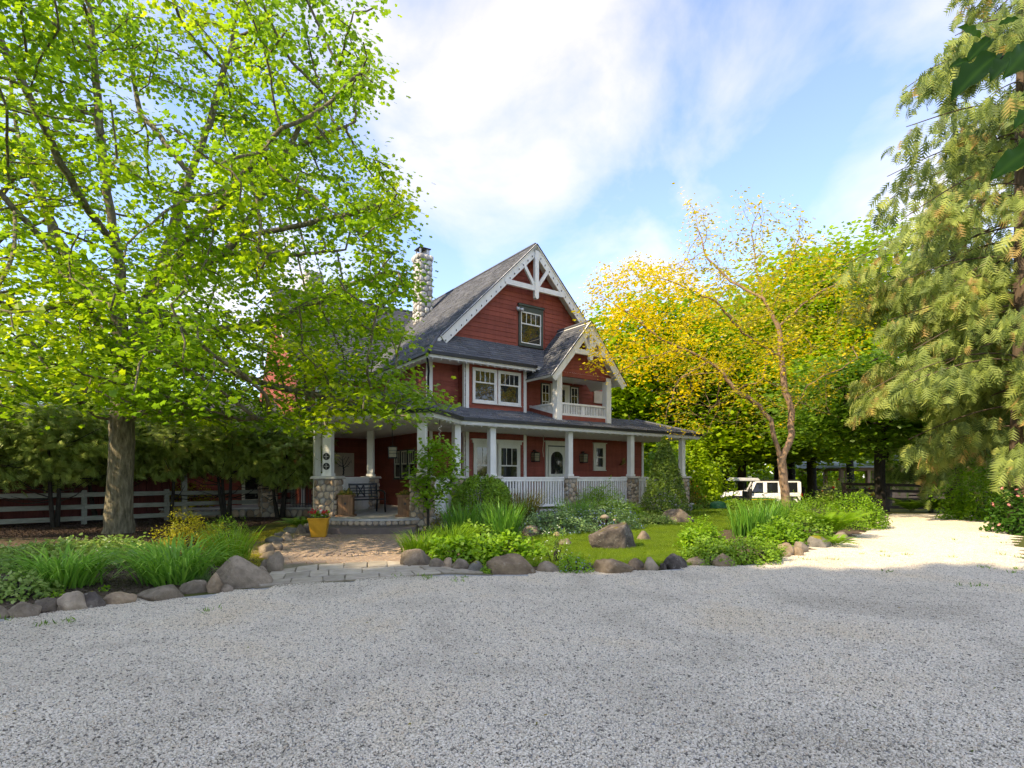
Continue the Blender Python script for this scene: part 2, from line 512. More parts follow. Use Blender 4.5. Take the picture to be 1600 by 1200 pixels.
groundmat('brick_joint', [(0.16, 0.12, 0.085), (0.22, 0.17, 0.125)], 30, 50, 0.4, 0.01)
groundmat('stone_joint', [(0.15, 0.14, 0.085), (0.26, 0.215, 0.15)], 12, 50, 0.5, 0.02)

# leaves
leafmat('leaf_maple', [(0.064, 0.138, 0.012), (0.102, 0.195, 0.013), (0.147, 0.243, 0.015), (0.230, 0.301, 0.019)], 0.58, pos=[0, 0.35, 0.75, 1])
leafmat('leaf_gold', [(0.195, 0.204, 0.012), (0.338, 0.300, 0.013), (0.455, 0.360, 0.012)], 0.42)
leafmat('leaf_wood', [(0.088, 0.159, 0.011), (0.155, 0.248, 0.014), (0.236, 0.317, 0.019)], 0.45)
leafmat('leaf_wood_dark', [(0.045, 0.106, 0.014), (0.088, 0.176, 0.020), (0.136, 0.240, 0.025)], 0.38)
leafmat('leaf_cedar', [(0.061, 0.095, 0.034), (0.138, 0.190, 0.058), (0.226, 0.274, 0.090), (0.242, 0.179, 0.080)], 0.40, rough=0.6, pos=[0, 0.45, 0.9, 1])
leafmat('leaf_hedge', [(0.075, 0.120, 0.039), (0.158, 0.224, 0.069), (0.269, 0.337, 0.098), (0.389, 0.314, 0.135)], 0.25, rough=0.55, pos=[0, 0.5, 0.93, 1])
leafmat('leaf_boxwood', [(0.044, 0.100, 0.012), (0.088, 0.175, 0.018), (0.135, 0.235, 0.026)], 0.3)
leafmat('leaf_strap', [(0.065, 0.169, 0.030), (0.122, 0.269, 0.045), (0.212, 0.369, 0.068)], 0.35)
leafmat('leaf_iris', [(0.036, 0.118, 0.021), (0.070, 0.186, 0.030), (0.118, 0.252, 0.037)], 0.35)
leafmat('leaf_bright', [(0.070, 0.160, 0.012), (0.110, 0.220, 0.016), (0.165, 0.270, 0.022)], 0.4)
leafmat('leaf_pale', [(0.075, 0.140, 0.033), (0.138, 0.224, 0.061), (0.310, 0.370, 0.176)], 0.35)
leafmat('leaf_blue', [(0.057, 0.115, 0.051), (0.098, 0.178, 0.077), (0.155, 0.236, 0.116)], 0.3)
leafmat('leaf_yellow', [(0.110, 0.130, 0.012), (0.200, 0.200, 0.018), (0.300, 0.270, 0.030)], 0.4)
leafmat('leaf_bronze', [(0.050, 0.075, 0.016), (0.110, 0.120, 0.024), (0.190, 0.140, 0.030)], 0.35)
leafmat('leaf_spruce', [(0.034, 0.072, 0.015), (0.066, 0.120, 0.021), (0.130, 0.195, 0.028)], 0.25)
leafmat('leaf_holly', [(0.012, 0.042, 0.006), (0.020, 0.062, 0.008), (0.034, 0.088, 0.010)], 0.3, rough=0.5, spec=0.15)
leafmat('leaf_hosta', [(0.075, 0.150, 0.075), (0.090, 0.170, 0.085), (0.33, 0.37, 0.17)], 0.25, pos=[0, 0.8, 1])
leafmat('grass_blade', [(0.050, 0.105, 0.008), (0.085, 0.155, 0.012), (0.130, 0.185, 0.018)], 0.4)
leafmat('petal_white', [(0.70, 0.70, 0.66), (0.80, 0.80, 0.76)], 0.3)
leafmat('petal_blue', [(0.16, 0.22, 0.52), (0.30, 0.36, 0.62)], 0.3)
leafmat('petal_red', [(0.45, 0.012, 0.014), (0.60, 0.03, 0.03)], 0.3)
leafmat('petal_pink', [(0.62, 0.20, 0.18), (0.78, 0.42, 0.36)], 0.3)
leafmat('petal_orange', [(0.60, 0.17, 0.015), (0.72, 0.30, 0.03)], 0.3)
leafmat('petal_yellow', [(0.75, 0.55, 0.05), (0.8, 0.65, 0.1)], 0.3)
M = MATS
# ------------------------------------------------------------------ generators
def unit(a):
    return a / np.maximum(np.linalg.norm(a, axis=-1, keepdims=True), 1e-9)

def half_leaf(half, fold=0.22, droop=0.15):
    """two mirrored halves along a midrib; half runs from the stalk (0,0) round to the tip (0,1)"""
    v, f = [], []
    n = len(half)
    for s in (1, -1):
        b = len(v)
        for x, y in half:
            v.append((s * x, y, -fold * abs(x) - droop * y * y))
        f.append([b + i for i in (range(n) if s == 1 else reversed(range(n)))])
    return np.array(v, float), f

T_MAPLE = half_leaf([(0, 0), (0.42, 0.05), (0.24, 0.27), (0.56, 0.52), (0, 1.0)], 0.25, 0.22)
T_OVAL = half_leaf([(0, 0), (0.24, 0.28), (0.22, 0.66), (0, 1.0)], 0.3, 0.12)
T_OVATE = half_leaf([(0, 0), (0.36, 0.22), (0.27, 0.62), (0, 1.0)], 0.25, 0.2)
T_NARROW = half_leaf([(0, 0), (0.10, 0.35), (0, 1.0)], 0.2, 0.15)
T_DIAMOND = (np.array([(0, 0, 0), (0.34, 0.45, -0.06), (0, 1, -0.12), (-0.34, 0.45, -0.06)], float), [[0, 1, 2, 3]])
T_HOLLY = half_leaf([(0, 0), (0.16, 0.10), (0.14, 0.20), (0.30, 0.30), (0.22, 0.45), (0.33, 0.58), (0.18, 0.72), (0.16, 0.84), (0, 1.0)], 0.25, 0.2)
def _petal():
    v = [(0, 0, 0)]
    for k in range(10):
        r = 0.5 if k % 2 == 0 else 0.3
        a = 2 * math.pi * k / 10
        v.append((r * math.cos(a), r * math.sin(a), 0.1 * (k % 2 == 0)))
    return np.array(v, float), [[0, 1 + k, 1 + (k + 1) % 10] for k in range(10)]
T_FLOWER = _petal()
def _spray(n=7, wid=0.40, lw=0.095):
    """flat drooping conifer spray: a thin spine with narrow leaflets both sides"""
    v, f = [], []
    for i in range(n):
        y0 = 0.04 + 0.86 * i / n
        L = wid * math.sin(math.pi * (0.25 + 0.68 * i / n)) + 0.03
        z0 = -0.25 * y0 * y0
        for s in (1, -1):
            b = len(v)
            v += [(0, y0, z0), (s * L, y0 + L * 0.9, z0 - 0.10), (0, y0 + lw, z0 - 0.005)]
            f.append([b, b + 1, b + 2] if s == 1 else [b + 2, b + 1, b])
    b = len(v)
    v += [(0.02, 0, 0), (0, 1.08, -0.28), (-0.02, 0, 0)]
    f.append([b, b + 1, b + 2])
    return np.array(v, float), f
T_SPRAY = _spray()
T_SPRAY3 = _spray(5, 0.42, 0.15)

def leaf_mesh(name, pos, axis, normal, size, template, tint):
    tv, tf = template
    N, k = len(pos), len(tv)
    pos = np.asarray(pos, float); axis = unit(np.asarray(axis, float)); normal = np.asarray(normal, float)
    side = unit(np.cross(axis, normal))
    nrm = np.cross(side, axis)
    size = np.broadcast_to(np.asarray(size, float), (N,))
    V = pos[:, None, :] + size[:, None, None] * (tv[None, :, 0, None] * side[:, None, :] + tv[None, :, 1, None] * axis[:, None, :] + tv[None, :, 2, None] * nrm[:, None, :])
    flat = np.concatenate([np.array(f) for f in tf])
    lens = np.array([len(f) for f in tf])
    loops = (flat[None, :] + (np.arange(N) * k)[:, None]).ravel()
    st = np.concatenate([[0], np.cumsum(lens)[:-1]])
    starts = (st[None, :] + (np.arange(N) * lens.sum())[:, None]).ravel()
    return np_mesh(name, V.reshape(-1, 3), loops, starts, False, np.repeat(np.clip(tint, 0, 1), k))

def rnd(n, a=0.0, b=1.0):
    return NP.uniform(a, b, n)

def rdirs(n):
    return unit(NP.normal(size=(n, 3)))

def clump_noise(P, scale, seed=0.0):
    return np.array([mnoise.noise(Vector((p[0] * scale + seed, p[1] * scale, p[2] * scale))) for p in P])

# ---- branching
def grow(nodes, parents, att, step, infl, kill, iters=60, up=0.0, jitter=0.12):
    nodes = [np.array(n, float) for n in nodes]
    parents = list(parents)
    att = np.asarray(att, float)
    best = np.full(len(att), np.inf); who = np.zeros(len(att), int)
    def upd(i0):
        nonlocal best, who
        if not len(att): return
        A = np.array(nodes[i0:])
        d = np.linalg.norm(att[:, None, :] - A[None], axis=2)
        j = d.argmin(1); dm = d[np.arange(len(att)), j]
        m = dm < best
        best[m] = dm[m]; who[m] = j[m] + i0
    for c in range(0, len(nodes), 200):
        A = np.array(nodes[c:c + 200])
        d = np.linalg.norm(att[:, None, :] - A[None], axis=2)
        j = d.argmin(1); dm = d[np.arange(len(att)), j]
        m = dm < best
        best[m] = dm[m]; who[m] = j[m] + c
    for it in range(iters):
        if not len(att): break
        act = best < infl
        if not act.any(): break
        i0 = len(nodes)
        ws = who[act]; V = unit(att[act] - np.array(nodes)[ws])
        uniq, inv = np.unique(ws, return_inverse=True)
        S = np.zeros((len(uniq), 3)); np.add.at(S, inv, V)
        S = unit(S + NP.normal(size=S.shape) * jitter + np.array([0, 0, up]))
        for k, w in enumerate(uniq):
            nodes.append(nodes[w] + S[k] * step); parents.append(int(w))
        upd(i0)
        keep = best > kill
        att, best, who = att[keep], best[keep], who[keep]
    return np.array(nodes), np.array(parents)

def radii_of(parents, tip=0.006, power=2.3, rmin=None):
    n = len(parents)
    acc = np.zeros(n)
    kids = np.zeros(n, int)
    for i in range(n - 1, 0, -1):
        if kids[i] == 0: acc[i] = tip ** power
        acc[i] += (tip * 0.12) ** power
        acc[parents[i]] += acc[i]; kids[parents[i]] += 1
    if kids[0] == 0: acc[0] = tip ** power
    r = acc ** (1 / power)
    if rmin is not None: r = np.maximum(r, rmin)
    return r, kids

def wood(name, nodes, parents, r, mat, parent, thin=0.0, sides=(10, 6, 4)):
    n = len(nodes)
    ch = [[] for _ in range(n)]
    for i in range(1, n): ch[parents[i]].append(i)
    mb = MB()
    stack = [(0, None)]
    while stack:
        i, frm = stack.pop()
        line = [] if frm is None else [frm]
        j = i
        while True:
            line.append(j)
            if not ch[j]: break
            c = sorted(ch[j], key=lambda q: -r[q])
            for q in c[1:]: stack.append((q, j))
            j = c[0]
        if len(line) < 2: continue
        rr = [r[q] for q in line]
        if frm is not None: rr[0] = rr[1]
        if max(rr) < thin: continue
        s = sides[0] if rr[0] > 0.09 else sides[1] if rr[0] > 0.025 else sides[2]
        mb.tube([nodes[q] for q in line], rr, s, caps=False)
    return mb.build(name, mat, parent, smooth=True)

def path_nodes(paths, step=0.35):
    """hand-set limbs -> nodes and parents; each path is (list of (x,y,z)); later paths start at the nearest earlier node"""
    nodes, parents = [], []
    for pth in paths:
        pts = [np.array(p, float) for p in pth]
        if not nodes:
            nodes.append(pts[0]); parents.append(-1); last = 0
        else:
            d = np.linalg.norm(np.array(nodes) - pts[0], axis=1)
            last = int(d.argmin())
            pts = [nodes[last]] + pts[1:]
        for a, b2 in zip(pts[:-1], pts[1:]):
            L = np.linalg.norm(b2 - a); k = max(1, int(round(L / step)))
            for q in range(1, k + 1):
                nodes.append(a + (b2 - a) * q / k + (NP.normal(size=3) * 0.02 if q < k else 0)); parents.append(last); last = len(nodes) - 1
    return nodes, parents

# ---- plants
def mound(name, label, cat, loc, rx, ry, h, n, size, template, mat, seed=0, shell=0.55, up=0.5, bumpy=0.22, group=None, flowers=None, stems=True, cone=False, tintbias=0.0, flat=0.0, boxy=1.0):
    """shrub or ground cover: leaves through a lumpy half-ellipsoid, darker ones inside, a few stems"""
    loc = Vector(loc)
    root = empty(name, loc, label=label, cat=cat, group=group)
    def pts(n, sh):
        d = rdirs(n); d[:, 2] = np.abs(d[:, 2])
        if boxy != 1.0: d = np.sign(d) * np.abs(d) ** boxy
        lump = 1 + bumpy * clump_noise(d * np.array([1, 1, 1]), 2.3, seed * 7.7 + 3) * 2 + 0.5 * bumpy * clump_noise(d, 6.0, seed * 3.1)
        t = (rnd(n) ** (1 / 3)) * (1 - sh) + sh
        t = sh + (1 - sh) * rnd(n) ** 0.6
        if cone:
            z = rnd(n) ** 0.85
            a = rnd(n, 0, 2 * math.pi)
            rr = (1 - z) ** 0.85 * (0.55 + 0.45 * rnd(n) ** 0.35) * (1 + bumpy * clump_noise(np.c_[np.cos(a) * 1.5, np.sin(a) * 1.5, z * 4], 1.6, seed))
            P = np.c_[np.cos(a) * rr * rx, np.sin(a) * rr * ry, z * h]
            d = unit(np.c_[np.cos(a), np.sin(a), np.full(n, 0.35)])
            return P, d, rr
        P = d * np.array([rx, ry, h])[None] * (t * lump)[:, None]
        P[:, 2] *= (1 - flat * 0.3)
        return P, d, t
    P, d, t = pts(n, shell)
    nr = unit(d * (1 - up) + np.array([0, 0, up]) + NP.normal(size=(n, 3)) * 0.35)
    ax = unit(np.cross(nr, rdirs(n)) + d * 0.5 + np.array([0, 0, -0.1]))
    tint = 0.5 + 0.35 * clump_noise(P, 3.0 / max(rx, 0.3), seed + 9) + rnd(n, -0.28, 0.28) + tintbias
    me = leaf_mesh('foliage', P + NP.normal(size=P.shape) * size * 0.25, ax, nr, size * rnd(n, 0.65, 1.25), template, tint)
    obj('foliage', me, M[mat], root)
    if stems:
        mb = MB()
        for k in range(max(4, min(26, int(8 + rx * 8)))):
            a = random.uniform(0, 6.283); q = random.uniform(0.15, 0.75)
            e = Vector((math.cos(a) * rx * q, math.sin(a) * ry * q, h * (1 - q * q) * 0.85))
            mb.tube([(e.x * 0.25, e.y * 0.25, -0.02), (e.x * 0.7, e.y * 0.7, e.z * 0.55), e], [0.012, 0.008, 0.004], 4, False)
        mb.build('stems', M['bark_dark'], root)
    if flowers:
        fm, fn, fs = flowers
        P, d, t = pts(fn, 0.97)
        P = P * 1.03 + np.array([0, 0, fs * 0.4])
        me = leaf_mesh('flowers', P, np.cross(unit(d + np.array([0, 0.01, 0.6])), rdirs(fn)), unit(d + np.array([0, -0.4, 0.8]) + NP.normal(size=d.shape) * 0.3), fs * rnd(fn, 0.7, 1.2), T_FLOWER, rnd(fn))
        if fs > 0.09:
            bpy.data.meshes.remove(me)
            fme = leaf_mesh('flower', np.zeros((3, 3)), np.array([(1, 0, .2), (-.5, .9, .2), (-.4, -.9, .1)]), np.array([(0.2, 0, 1), (-.3, .2, 1), (0, -.4, 1)]), np.array([0.9, 1.0, 0.8]), T_FLOWER, rnd(3))
            for q_ in range(fn):
                o = obj('flower', fme, M[fm], root, tuple(P[q_])); o.scale = (fs, fs, fs); o.rotation_euler = (random.uniform(0.2, 1.2), random.uniform(-0.5, 0.5), random.uniform(0, 6.28))
        else:
            o = obj('flowers', me, M[fm], root); o['kind'] = 'stuff'
    return root

def blades(name, label, cat, loc, n, length, spread, width, arch, mat, upright=0.5, group=None, jit=0.25, rx=None, ry=None, tb=0.0):
    """clump of strap leaves: each a curved, tapering, slightly folded strip"""
    root = empty(name, loc, label=label, cat=cat, group=group)
    rx = rx or spread; ry = ry or spread
    S = 7
    a = rnd(n, 0, 2 * math.pi)
    base_r = np.sqrt(rnd(n))
    out = np.c_[np.cos(a), np.sin(a), np.zeros(n)]
    base = out * base_r[:, None] * np.array([rx, ry, 0])[None] * 0.55
    base += np.c_[NP.normal(size=n) * rx * 0.1, NP.normal(size=n) * ry * 0.1, np.zeros(n)]
    L = length * rnd(n, 1 - jit * 1.6, 1 + jit)
    lean = (1 - upright) * (0.35 + 0.9 * base_r) * rnd(n, 0.5, 1.3)
    az = a + NP.normal(size=n) * 0.6
    o2 = np.c_[np.cos(az), np.sin(az), np.zeros(n)]
    side = np.c_[-np.sin(az), np.cos(az), np.zeros(n)]
    side = unit(side + o2 * NP.normal(size=(n, 1)) * 0.5)
    V = np.zeros((n, S, 2, 3))
    p = base.copy()
    for s in range(S):
        t = s / (S - 1)
        ang = lean + arch * (t ** 1.6) * rnd(n, 0.8, 1.2)
        if s:
            p = p + (o2 * np.sin(ang)[:, None] + np.array([0, 0, 1.0])[None] * np.cos(ang)[:, None]) * (L / (S - 1))[:, None]
        w = width * (1 - 0.15 * t - 0.80 * t ** 3) * (0.75 if s == 0 else 1)
        V[:, s, 0] = p - side * w / 2
        V[:, s, 1] = p + side * w / 2 + o2 * w * 0.12
    V[:, :, :, 2] = np.maximum(V[:, :, :, 2], 0.004)
    idx = np.arange(n)[:, None] * (S * 2)
    q = []
    for s in range(S - 1):
        q += [2 * s, 2 * s + 1, 2 * s + 3, 2 * s + 2]
    loops = (idx + np.array(q)[None]).ravel()
    starts = np.arange(n * (S - 1)) * 4
    tl = np.clip(0.45 + rnd(n, -0.4, 0.4) + tb, 0, 1)
    tint = (tl[:, None] + np.linspace(-0.15, 0.2, S)[None]).repeat(2, axis=1)
    obj('leaves', np_mesh('leaves', V.reshape(-1, 3), loops, starts, True, np.clip(tint, 0, 1).ravel()), M[mat], root)
    mb = MB()
    mb.lathe([(rx * 0.45, -0.02), (rx * 0.38, 0.02), (0.01, 0.045)], 10)
    mb.build('crown', M['soil'], root)
    return root

def fern(name, label, cat, loc, n, length, mat='leaf_bright', group=None, lean=0.55):
    root = empty(name, loc, label=label, cat=cat, group=group)
    P, AX, NR, SZ = [], [], [], []
    mb = MB()
    for k in range(n):
        a = 2 * math.pi * (k + random.uniform(-0.3, 0.3)) / n
        L = length * random.uniform(0.7, 1.1)
        o = Vector((math.cos(a), math.sin(a), 0)); sd = Vector((-math.sin(a), math.cos(a), 0))
        ang = lean * random.uniform(0.5, 1.1)
        p = Vector((0, 0, 0)) + o * 0.03
        line = [p.copy()]
        S = 16
        for s in range(S):
            d = o * math.sin(ang) + Vector((0, 0, math.cos(ang)))
            p = p + d * (L / S); line.append(p.copy())
            ang += 1.25 / S
            if s > 1:
                w = 0.30 * L * math.sin(math.pi * min(1, (s / S) * 0.85 + 0.15)) + 0.02
                nn = sd.cross(d) * -1
                for g in (1, -1):
                    P.append(p); AX.append(sd * g + d * 0.45); NR.append(nn if nn.z > 0 else -nn); SZ.append(w)
        mb.tube(line, [0.006 * (1 - 0.7 * i / S) for i in range(S + 1)], 4, False)
    me = leaf_mesh('fronds', np.array(P), np.array(AX), np.array(NR), np.array(SZ), T_NARROW, 0.5 + rnd(len(P), -0.3, 0.3))
    obj('fronds', me, M[mat], root)
    mb.build('stalks', M['leaf_bronze'], root)
    return root

# ---- stones
def rock_mesh(name, sx, sy, sz, seed, rough=0.22, sub=3, flat=0.0):
    bm = bmesh.new()
    bmesh.ops.create_icosphere(bm, subdivisions=sub, radius=1.0)
    off = Vector((seed * 3.7, seed * 1.3, seed * 2.1))
    for v in bm.verts:
        p = v.co.copy()
        k = 1 + rough * mnoise.noise(p * 1.1 + off) * 1.7 + rough * 0.7 * mnoise.noise(p * 2.6 + off * 2) + rough * 0.34 * mnoise.noise(p * 6.0 + off) + rough * 0.16 * mnoise.noise(p * 13.0 + off)
        q = Vector((p.x, p.y, p.z)) * k
        # a few planed facets, as worn boulders have
        for s in range(8):
            nrm = Vector((math.sin(seed * 5 + s * 2.1), math.cos(seed * 3 + s * 1.7), math.sin(seed + s) * 0.6 + 0.2)).normalized()
            dd = q.dot(nrm) - 0.72
            if dd > 0: q -= nrm * dd * 0.85
        v.co = Vector((q.x * sx, q.y * sy, q.z * sz))
    zmin = -sz * 0.45
    for v in bm.verts:
        if v.co.z < zmin: v.co.z = zmin + (v.co.z - zmin) * 0.15
    me = bpy.data.meshes.new(name)
    bm.to_mesh(me); bm.free()
    for p in me.polygons: p.use_smooth = True
    return me

def rock(label, px, py, wpx, hpx, mat, seed, name='border_stone', group=None, deep=0.75, rz=None, cat='stone', z=0.0, rough=0.2):
    """stone whose foot is seen at pixel (px, py); width and height as seen"""
    g = gp(px, py, z)
    sx = wpx / FPX * g.y / 2 * 1.05
    h = hpx / FPX * g.y
    sz = h / 1.30
    sy = sx * deep if deep < 3 else deep
    o = obj(name, rock_mesh(name, sx, sy, sz, seed, rough, 4 if wpx > 40 else 3), M[mat], None, (g.x, g.y + sy * 0.6, z + sz * 0.24), rz if rz is not None else random.uniform(-0.25, 0.25))
    return tag(o, label, cat, group)

def clip_poly(poly, p, n):
    """keep the side where (x-p).n <= 0"""
    out = []
    for i in range(len(poly)):
        a, b2 = poly[i], poly[(i + 1) % len(poly)]
        da = (a[0] - p[0]) * n[0] + (a[1] - p[1]) * n[1]
        db = (b2[0] - p[0]) * n[0] + (b2[1] - p[1]) * n[1]
        if da <= 0: out.append(a)
        if da * db < 0:
            t = da / (da - db)
            out.append((a[0] + (b2[0] - a[0]) * t, a[1] + (b2[1] - a[1]) * t))
    return out

def cells(w, h, size, jit=0.42, aspect=1.0):
    """Voronoi cells of jittered points in a w x h rectangle"""
    nx = max(1, int(round(w / (size * aspect)))); ny = max(1, int(round(h / size)))
    pts = []
    for j in range(ny):
        for i in range(nx + (j % 2)):
            x = (i + 0.5 - 0.5 * (j % 2)) * w / nx; y = (j + 0.5) * h / ny
            pts.append((min(w * 0.97, max(w * 0.03, x + random.uniform(-jit, jit) * w / nx)), y + random.uniform(-jit, jit) * h / ny))
    res = []
    for i, p in enumerate(pts):
        poly = [(0, 0), (w, 0), (w, h), (0, h)]
        for k, q in enumerate(pts):
            if k == i: continue
            dx, dy = q[0] - p[0], q[1] - p[1]
            if dx * dx + dy * dy > (5 * size) ** 2: continue
            m2 = ((p[0] + q[0]) / 2, (p[1] + q[1]) / 2)
            poly = clip_poly(poly, m2, (dx, dy))
            if len(poly) < 3: break
        if len(poly) >= 3: res.append(poly)
    return res

def cobble(poly, gap, proud, rounds=1):
    """one rounded stone from a cell: (u, v, out) vertices and faces"""
    cx = sum(p[0] for p in poly) / len(poly); cy = sum(p[1] for p in poly) / len(poly)
    # soften the corners: cut each by a midpoint pair
    pts = []
    n = len(poly)
    for i in range(n):
        a, b2 = poly[i], poly[(i + 1) % n]
        pts.append((a[0] * 0.74 + b2[0] * 0.26, a[1] * 0.74 + b2[1] * 0.26))
        pts.append((a[0] * 0.26 + b2[0] * 0.74, a[1] * 0.26 + b2[1] * 0.74))
    rm = math.sqrt(max(1e-6, sum((p[0] - cx) ** 2 + (p[1] - cy) ** 2 for p in pts) / len(pts)))
    k0 = max(0.4, 1 - gap / rm)
    v, f = [], []
    m2 = len(pts)
    for k, o in ((k0, -0.01), (k0 * 0.97, proud * 0.45), (k0 * 0.80, proud * 0.85), (k0 * 0.45, proud)):
        for p in pts: v.append((cx + (p[0] - cx) * k, cy + (p[1] - cy) * k, o * random.uniform(0.93, 1.05)))
    for r_ in range(3):
        for i in range(m2):
            i2 = (i + 1) % m2
            f.append((r_ * m2 + i, r_ * m2 + i2, (r_ + 1) * m2 + i2, (r_ + 1) * m2 + i))
    f.append(tuple(3 * m2 + i for i in range(m2)))
    return v, f

def set_tint(me, val):
    a = me.attributes.new('tint', 'FLOAT', 'POINT')
    a.data.foreach_set('value', np.full(len(me.vertices), val, np.float32))

def cobble_face(origin, du, dv, dn, w, h, size, gap, proud, mat, parent, single=True, aspect=1.15, name='stone', joined=None):
    """stones on one face of masonry; each an object of its own, or added to joined"""
    origin, du, dv, dn = Vector(origin), Vector(du), Vector(dv), Vector(dn)
    for poly in cells(w, h, size, 0.36, aspect):
        v, f = cobble(poly, gap, proud * random.uniform(0.75, 1.25))
        V = [tuple(origin + du * a + dv * b2 + dn * c) for a, b2, c in v]
        t = random.random()
        if single:
            me = bpy.data.meshes.new(name)
            me.from_pydata(V, [], f)
            for p in me.polygons: p.use_smooth = True
            set_tint(me, t)
            obj(name, me, M[mat], parent)
        else:
            joined[0].add(V, f); joined[1].extend([t] * len(V))

def joined_stones(joined, name, mat, parent):
    me = joined[0].mesh(name, True)
    a = me.attributes.new('tint', 'FLOAT', 'POINT')
    a.data.foreach_set('value', np.array(joined[1], np.float32))
    o = obj(name, me, M[mat], parent)
    o['kind'] = 'stuff'
    return o

# ---- shingles on a convex roof plane
def shingles(poly, parent, mat='shingle', course=0.145, tab=0.30, lift=0.012, name='shingles'):
    P = [Vector(p) for p in poly]
    n = Vector((0, 0, 0))
    for i in range(len(P)):
        a, b2 = P[i], P[(i + 1) % len(P)]
        n += Vector(((a.y - b2.y) * (a.z + b2.z), (a.z - b2.z) * (a.x + b2.x), (a.x - b2.x) * (a.y + b2.y)))
    n.normalize()
    if n.z < 0: n = -n
    h = Vector((0, 0, 1)).cross(n).normalized()
    u = n.cross(h).normalized()
    if u.z < 0: u, h = -u, -h
    o = P[0]
    Q = [((p - o).dot(h), (p - o).dot(u)) for p in P]
    vmin, vmax = min(q[1] for q in Q), max(q[1] for q in Q)
    V, L, S, T = [], [], [], []
    v = vmin
    row = 0
    def span(t):
        xs = []
        for i in range(len(Q)):
            a, b2 = Q[i], Q[(i + 1) % len(Q)]
            if (a[1] - t) * (b2[1] - t) <= 0 and abs(a[1] - b2[1]) > 1e-9:
                xs.append(a[0] + (b2[0] - a[0]) * (t - a[1]) / (b2[1] - a[1]))
        return (min(xs), max(xs)) if len(xs) > 1 else None
    while v < vmax - 0.01:
        v1 = min(v + course, vmax)
        s0, s1 = span(v + 1e-4), span(v1 - 1e-4)
        if s0 and s1:
            lo, hi = min(s0[0], s1[0]), max(s0[1], s1[1])
            x = lo - random.uniform(0, tab)
            while x < hi:
                x1 = x + tab * random.choice((0.5, 0.75, 1.0, 1.2))
                a0, a1 = max(x, s0[0]), min(x1, s0[1])
                b0, b1 = max(x, s1[0]), min(x1, s1[1])
                x = x1
                if a1 - a0 < 0.004 and b1 - b0 < 0.004: continue
                if a1 < a0: a0 = a1 = min(max((a0 + a1) / 2, s0[0]), s0[1])
                if b1 < b0: b0 = b1 = min(max((b0 + b1) / 2, s1[0]), s1[1])
                e = lift * random.choice((1.0, 1.0, 1.9))
                t = min(1, max(0, random.gauss(0.45, 0.15)))
                c = [(a0, v, 0.0), (a1, v, 0.0), (a0, v, e), (a1, v, e), (b1, v1, 0.002), (b0, v1, 0.002)]
                k = len(V)
                V += [tuple(o + h * q[0] + u * q[1] + n * q[2]) for q in c]
                T += [t] * 6
                for fc in ((k, k + 1, k + 3, k + 2), (k + 2, k + 3, k + 4, k + 5)):
                    S.append(len(L)); L += fc
        v = v1
        row += 1
    me = np_mesh(name, np.array(V), L, S, False, np.array(T))
    ob = obj(name, me, M[mat], parent)
    ob['kind'] = 'stuff'
    return ob

def sheet(name, poly, z, mat, kind='structure', parent=None, drape=False, thick=0.0):
    """flat piece of ground with the given outline"""
    bm = bmesh.new()
    vs = [bm.verts.new((p[0], p[1], z)) for p in poly]
    f = bm.faces.new(vs)
    if f.normal.z < 0: f.normal_flip()
    bm.normal_update()
    if f.normal.z < 0: bmesh.ops.reverse_faces(bm, faces=[f])
    bmesh.ops.triangulate(bm, faces=bm.faces[:])
    me = bpy.data.meshes.new(name)
    bm.to_mesh(me); bm.free()
    o = obj(name, me, M[mat], parent)
    if kind: o['kind'] = kind
    return o

def smooth_closed(pts, k=6):
    out = []
    n = len(pts)
    for i in range(n):
        p0, p1, p2, p3 = (np.array(pts[(i + q) % n], float)[:2] for q in (-1, 0, 1, 2))
        for s in range(k):
            t = s / k
            out.append(tuple(0.5 * ((2 * p1) + (-p0 + p2) * t + (2 * p0 - 5 * p1 + 4 * p2 - p3) * t * t + (-p0 + 3 * p1 - 3 * p2 + p3) * t ** 3)))
    return out

def inside(poly, x, y):
    """vectorised point-in-polygon"""
    x = np.asarray(x); y = np.asarray(y)
    r = np.zeros(x.shape, bool)
    n = len(poly)
    j = n - 1
    for i in range(n):
        xi, yi, xj, yj = poly[i][0], poly[i][1], poly[j][0], poly[j][1]
        c = ((yi > y) != (yj > y)) & (x < (xj - xi) * (y - yi) / (yj - yi + 1e-12) + xi)
        r ^= c
        j = i
    return r

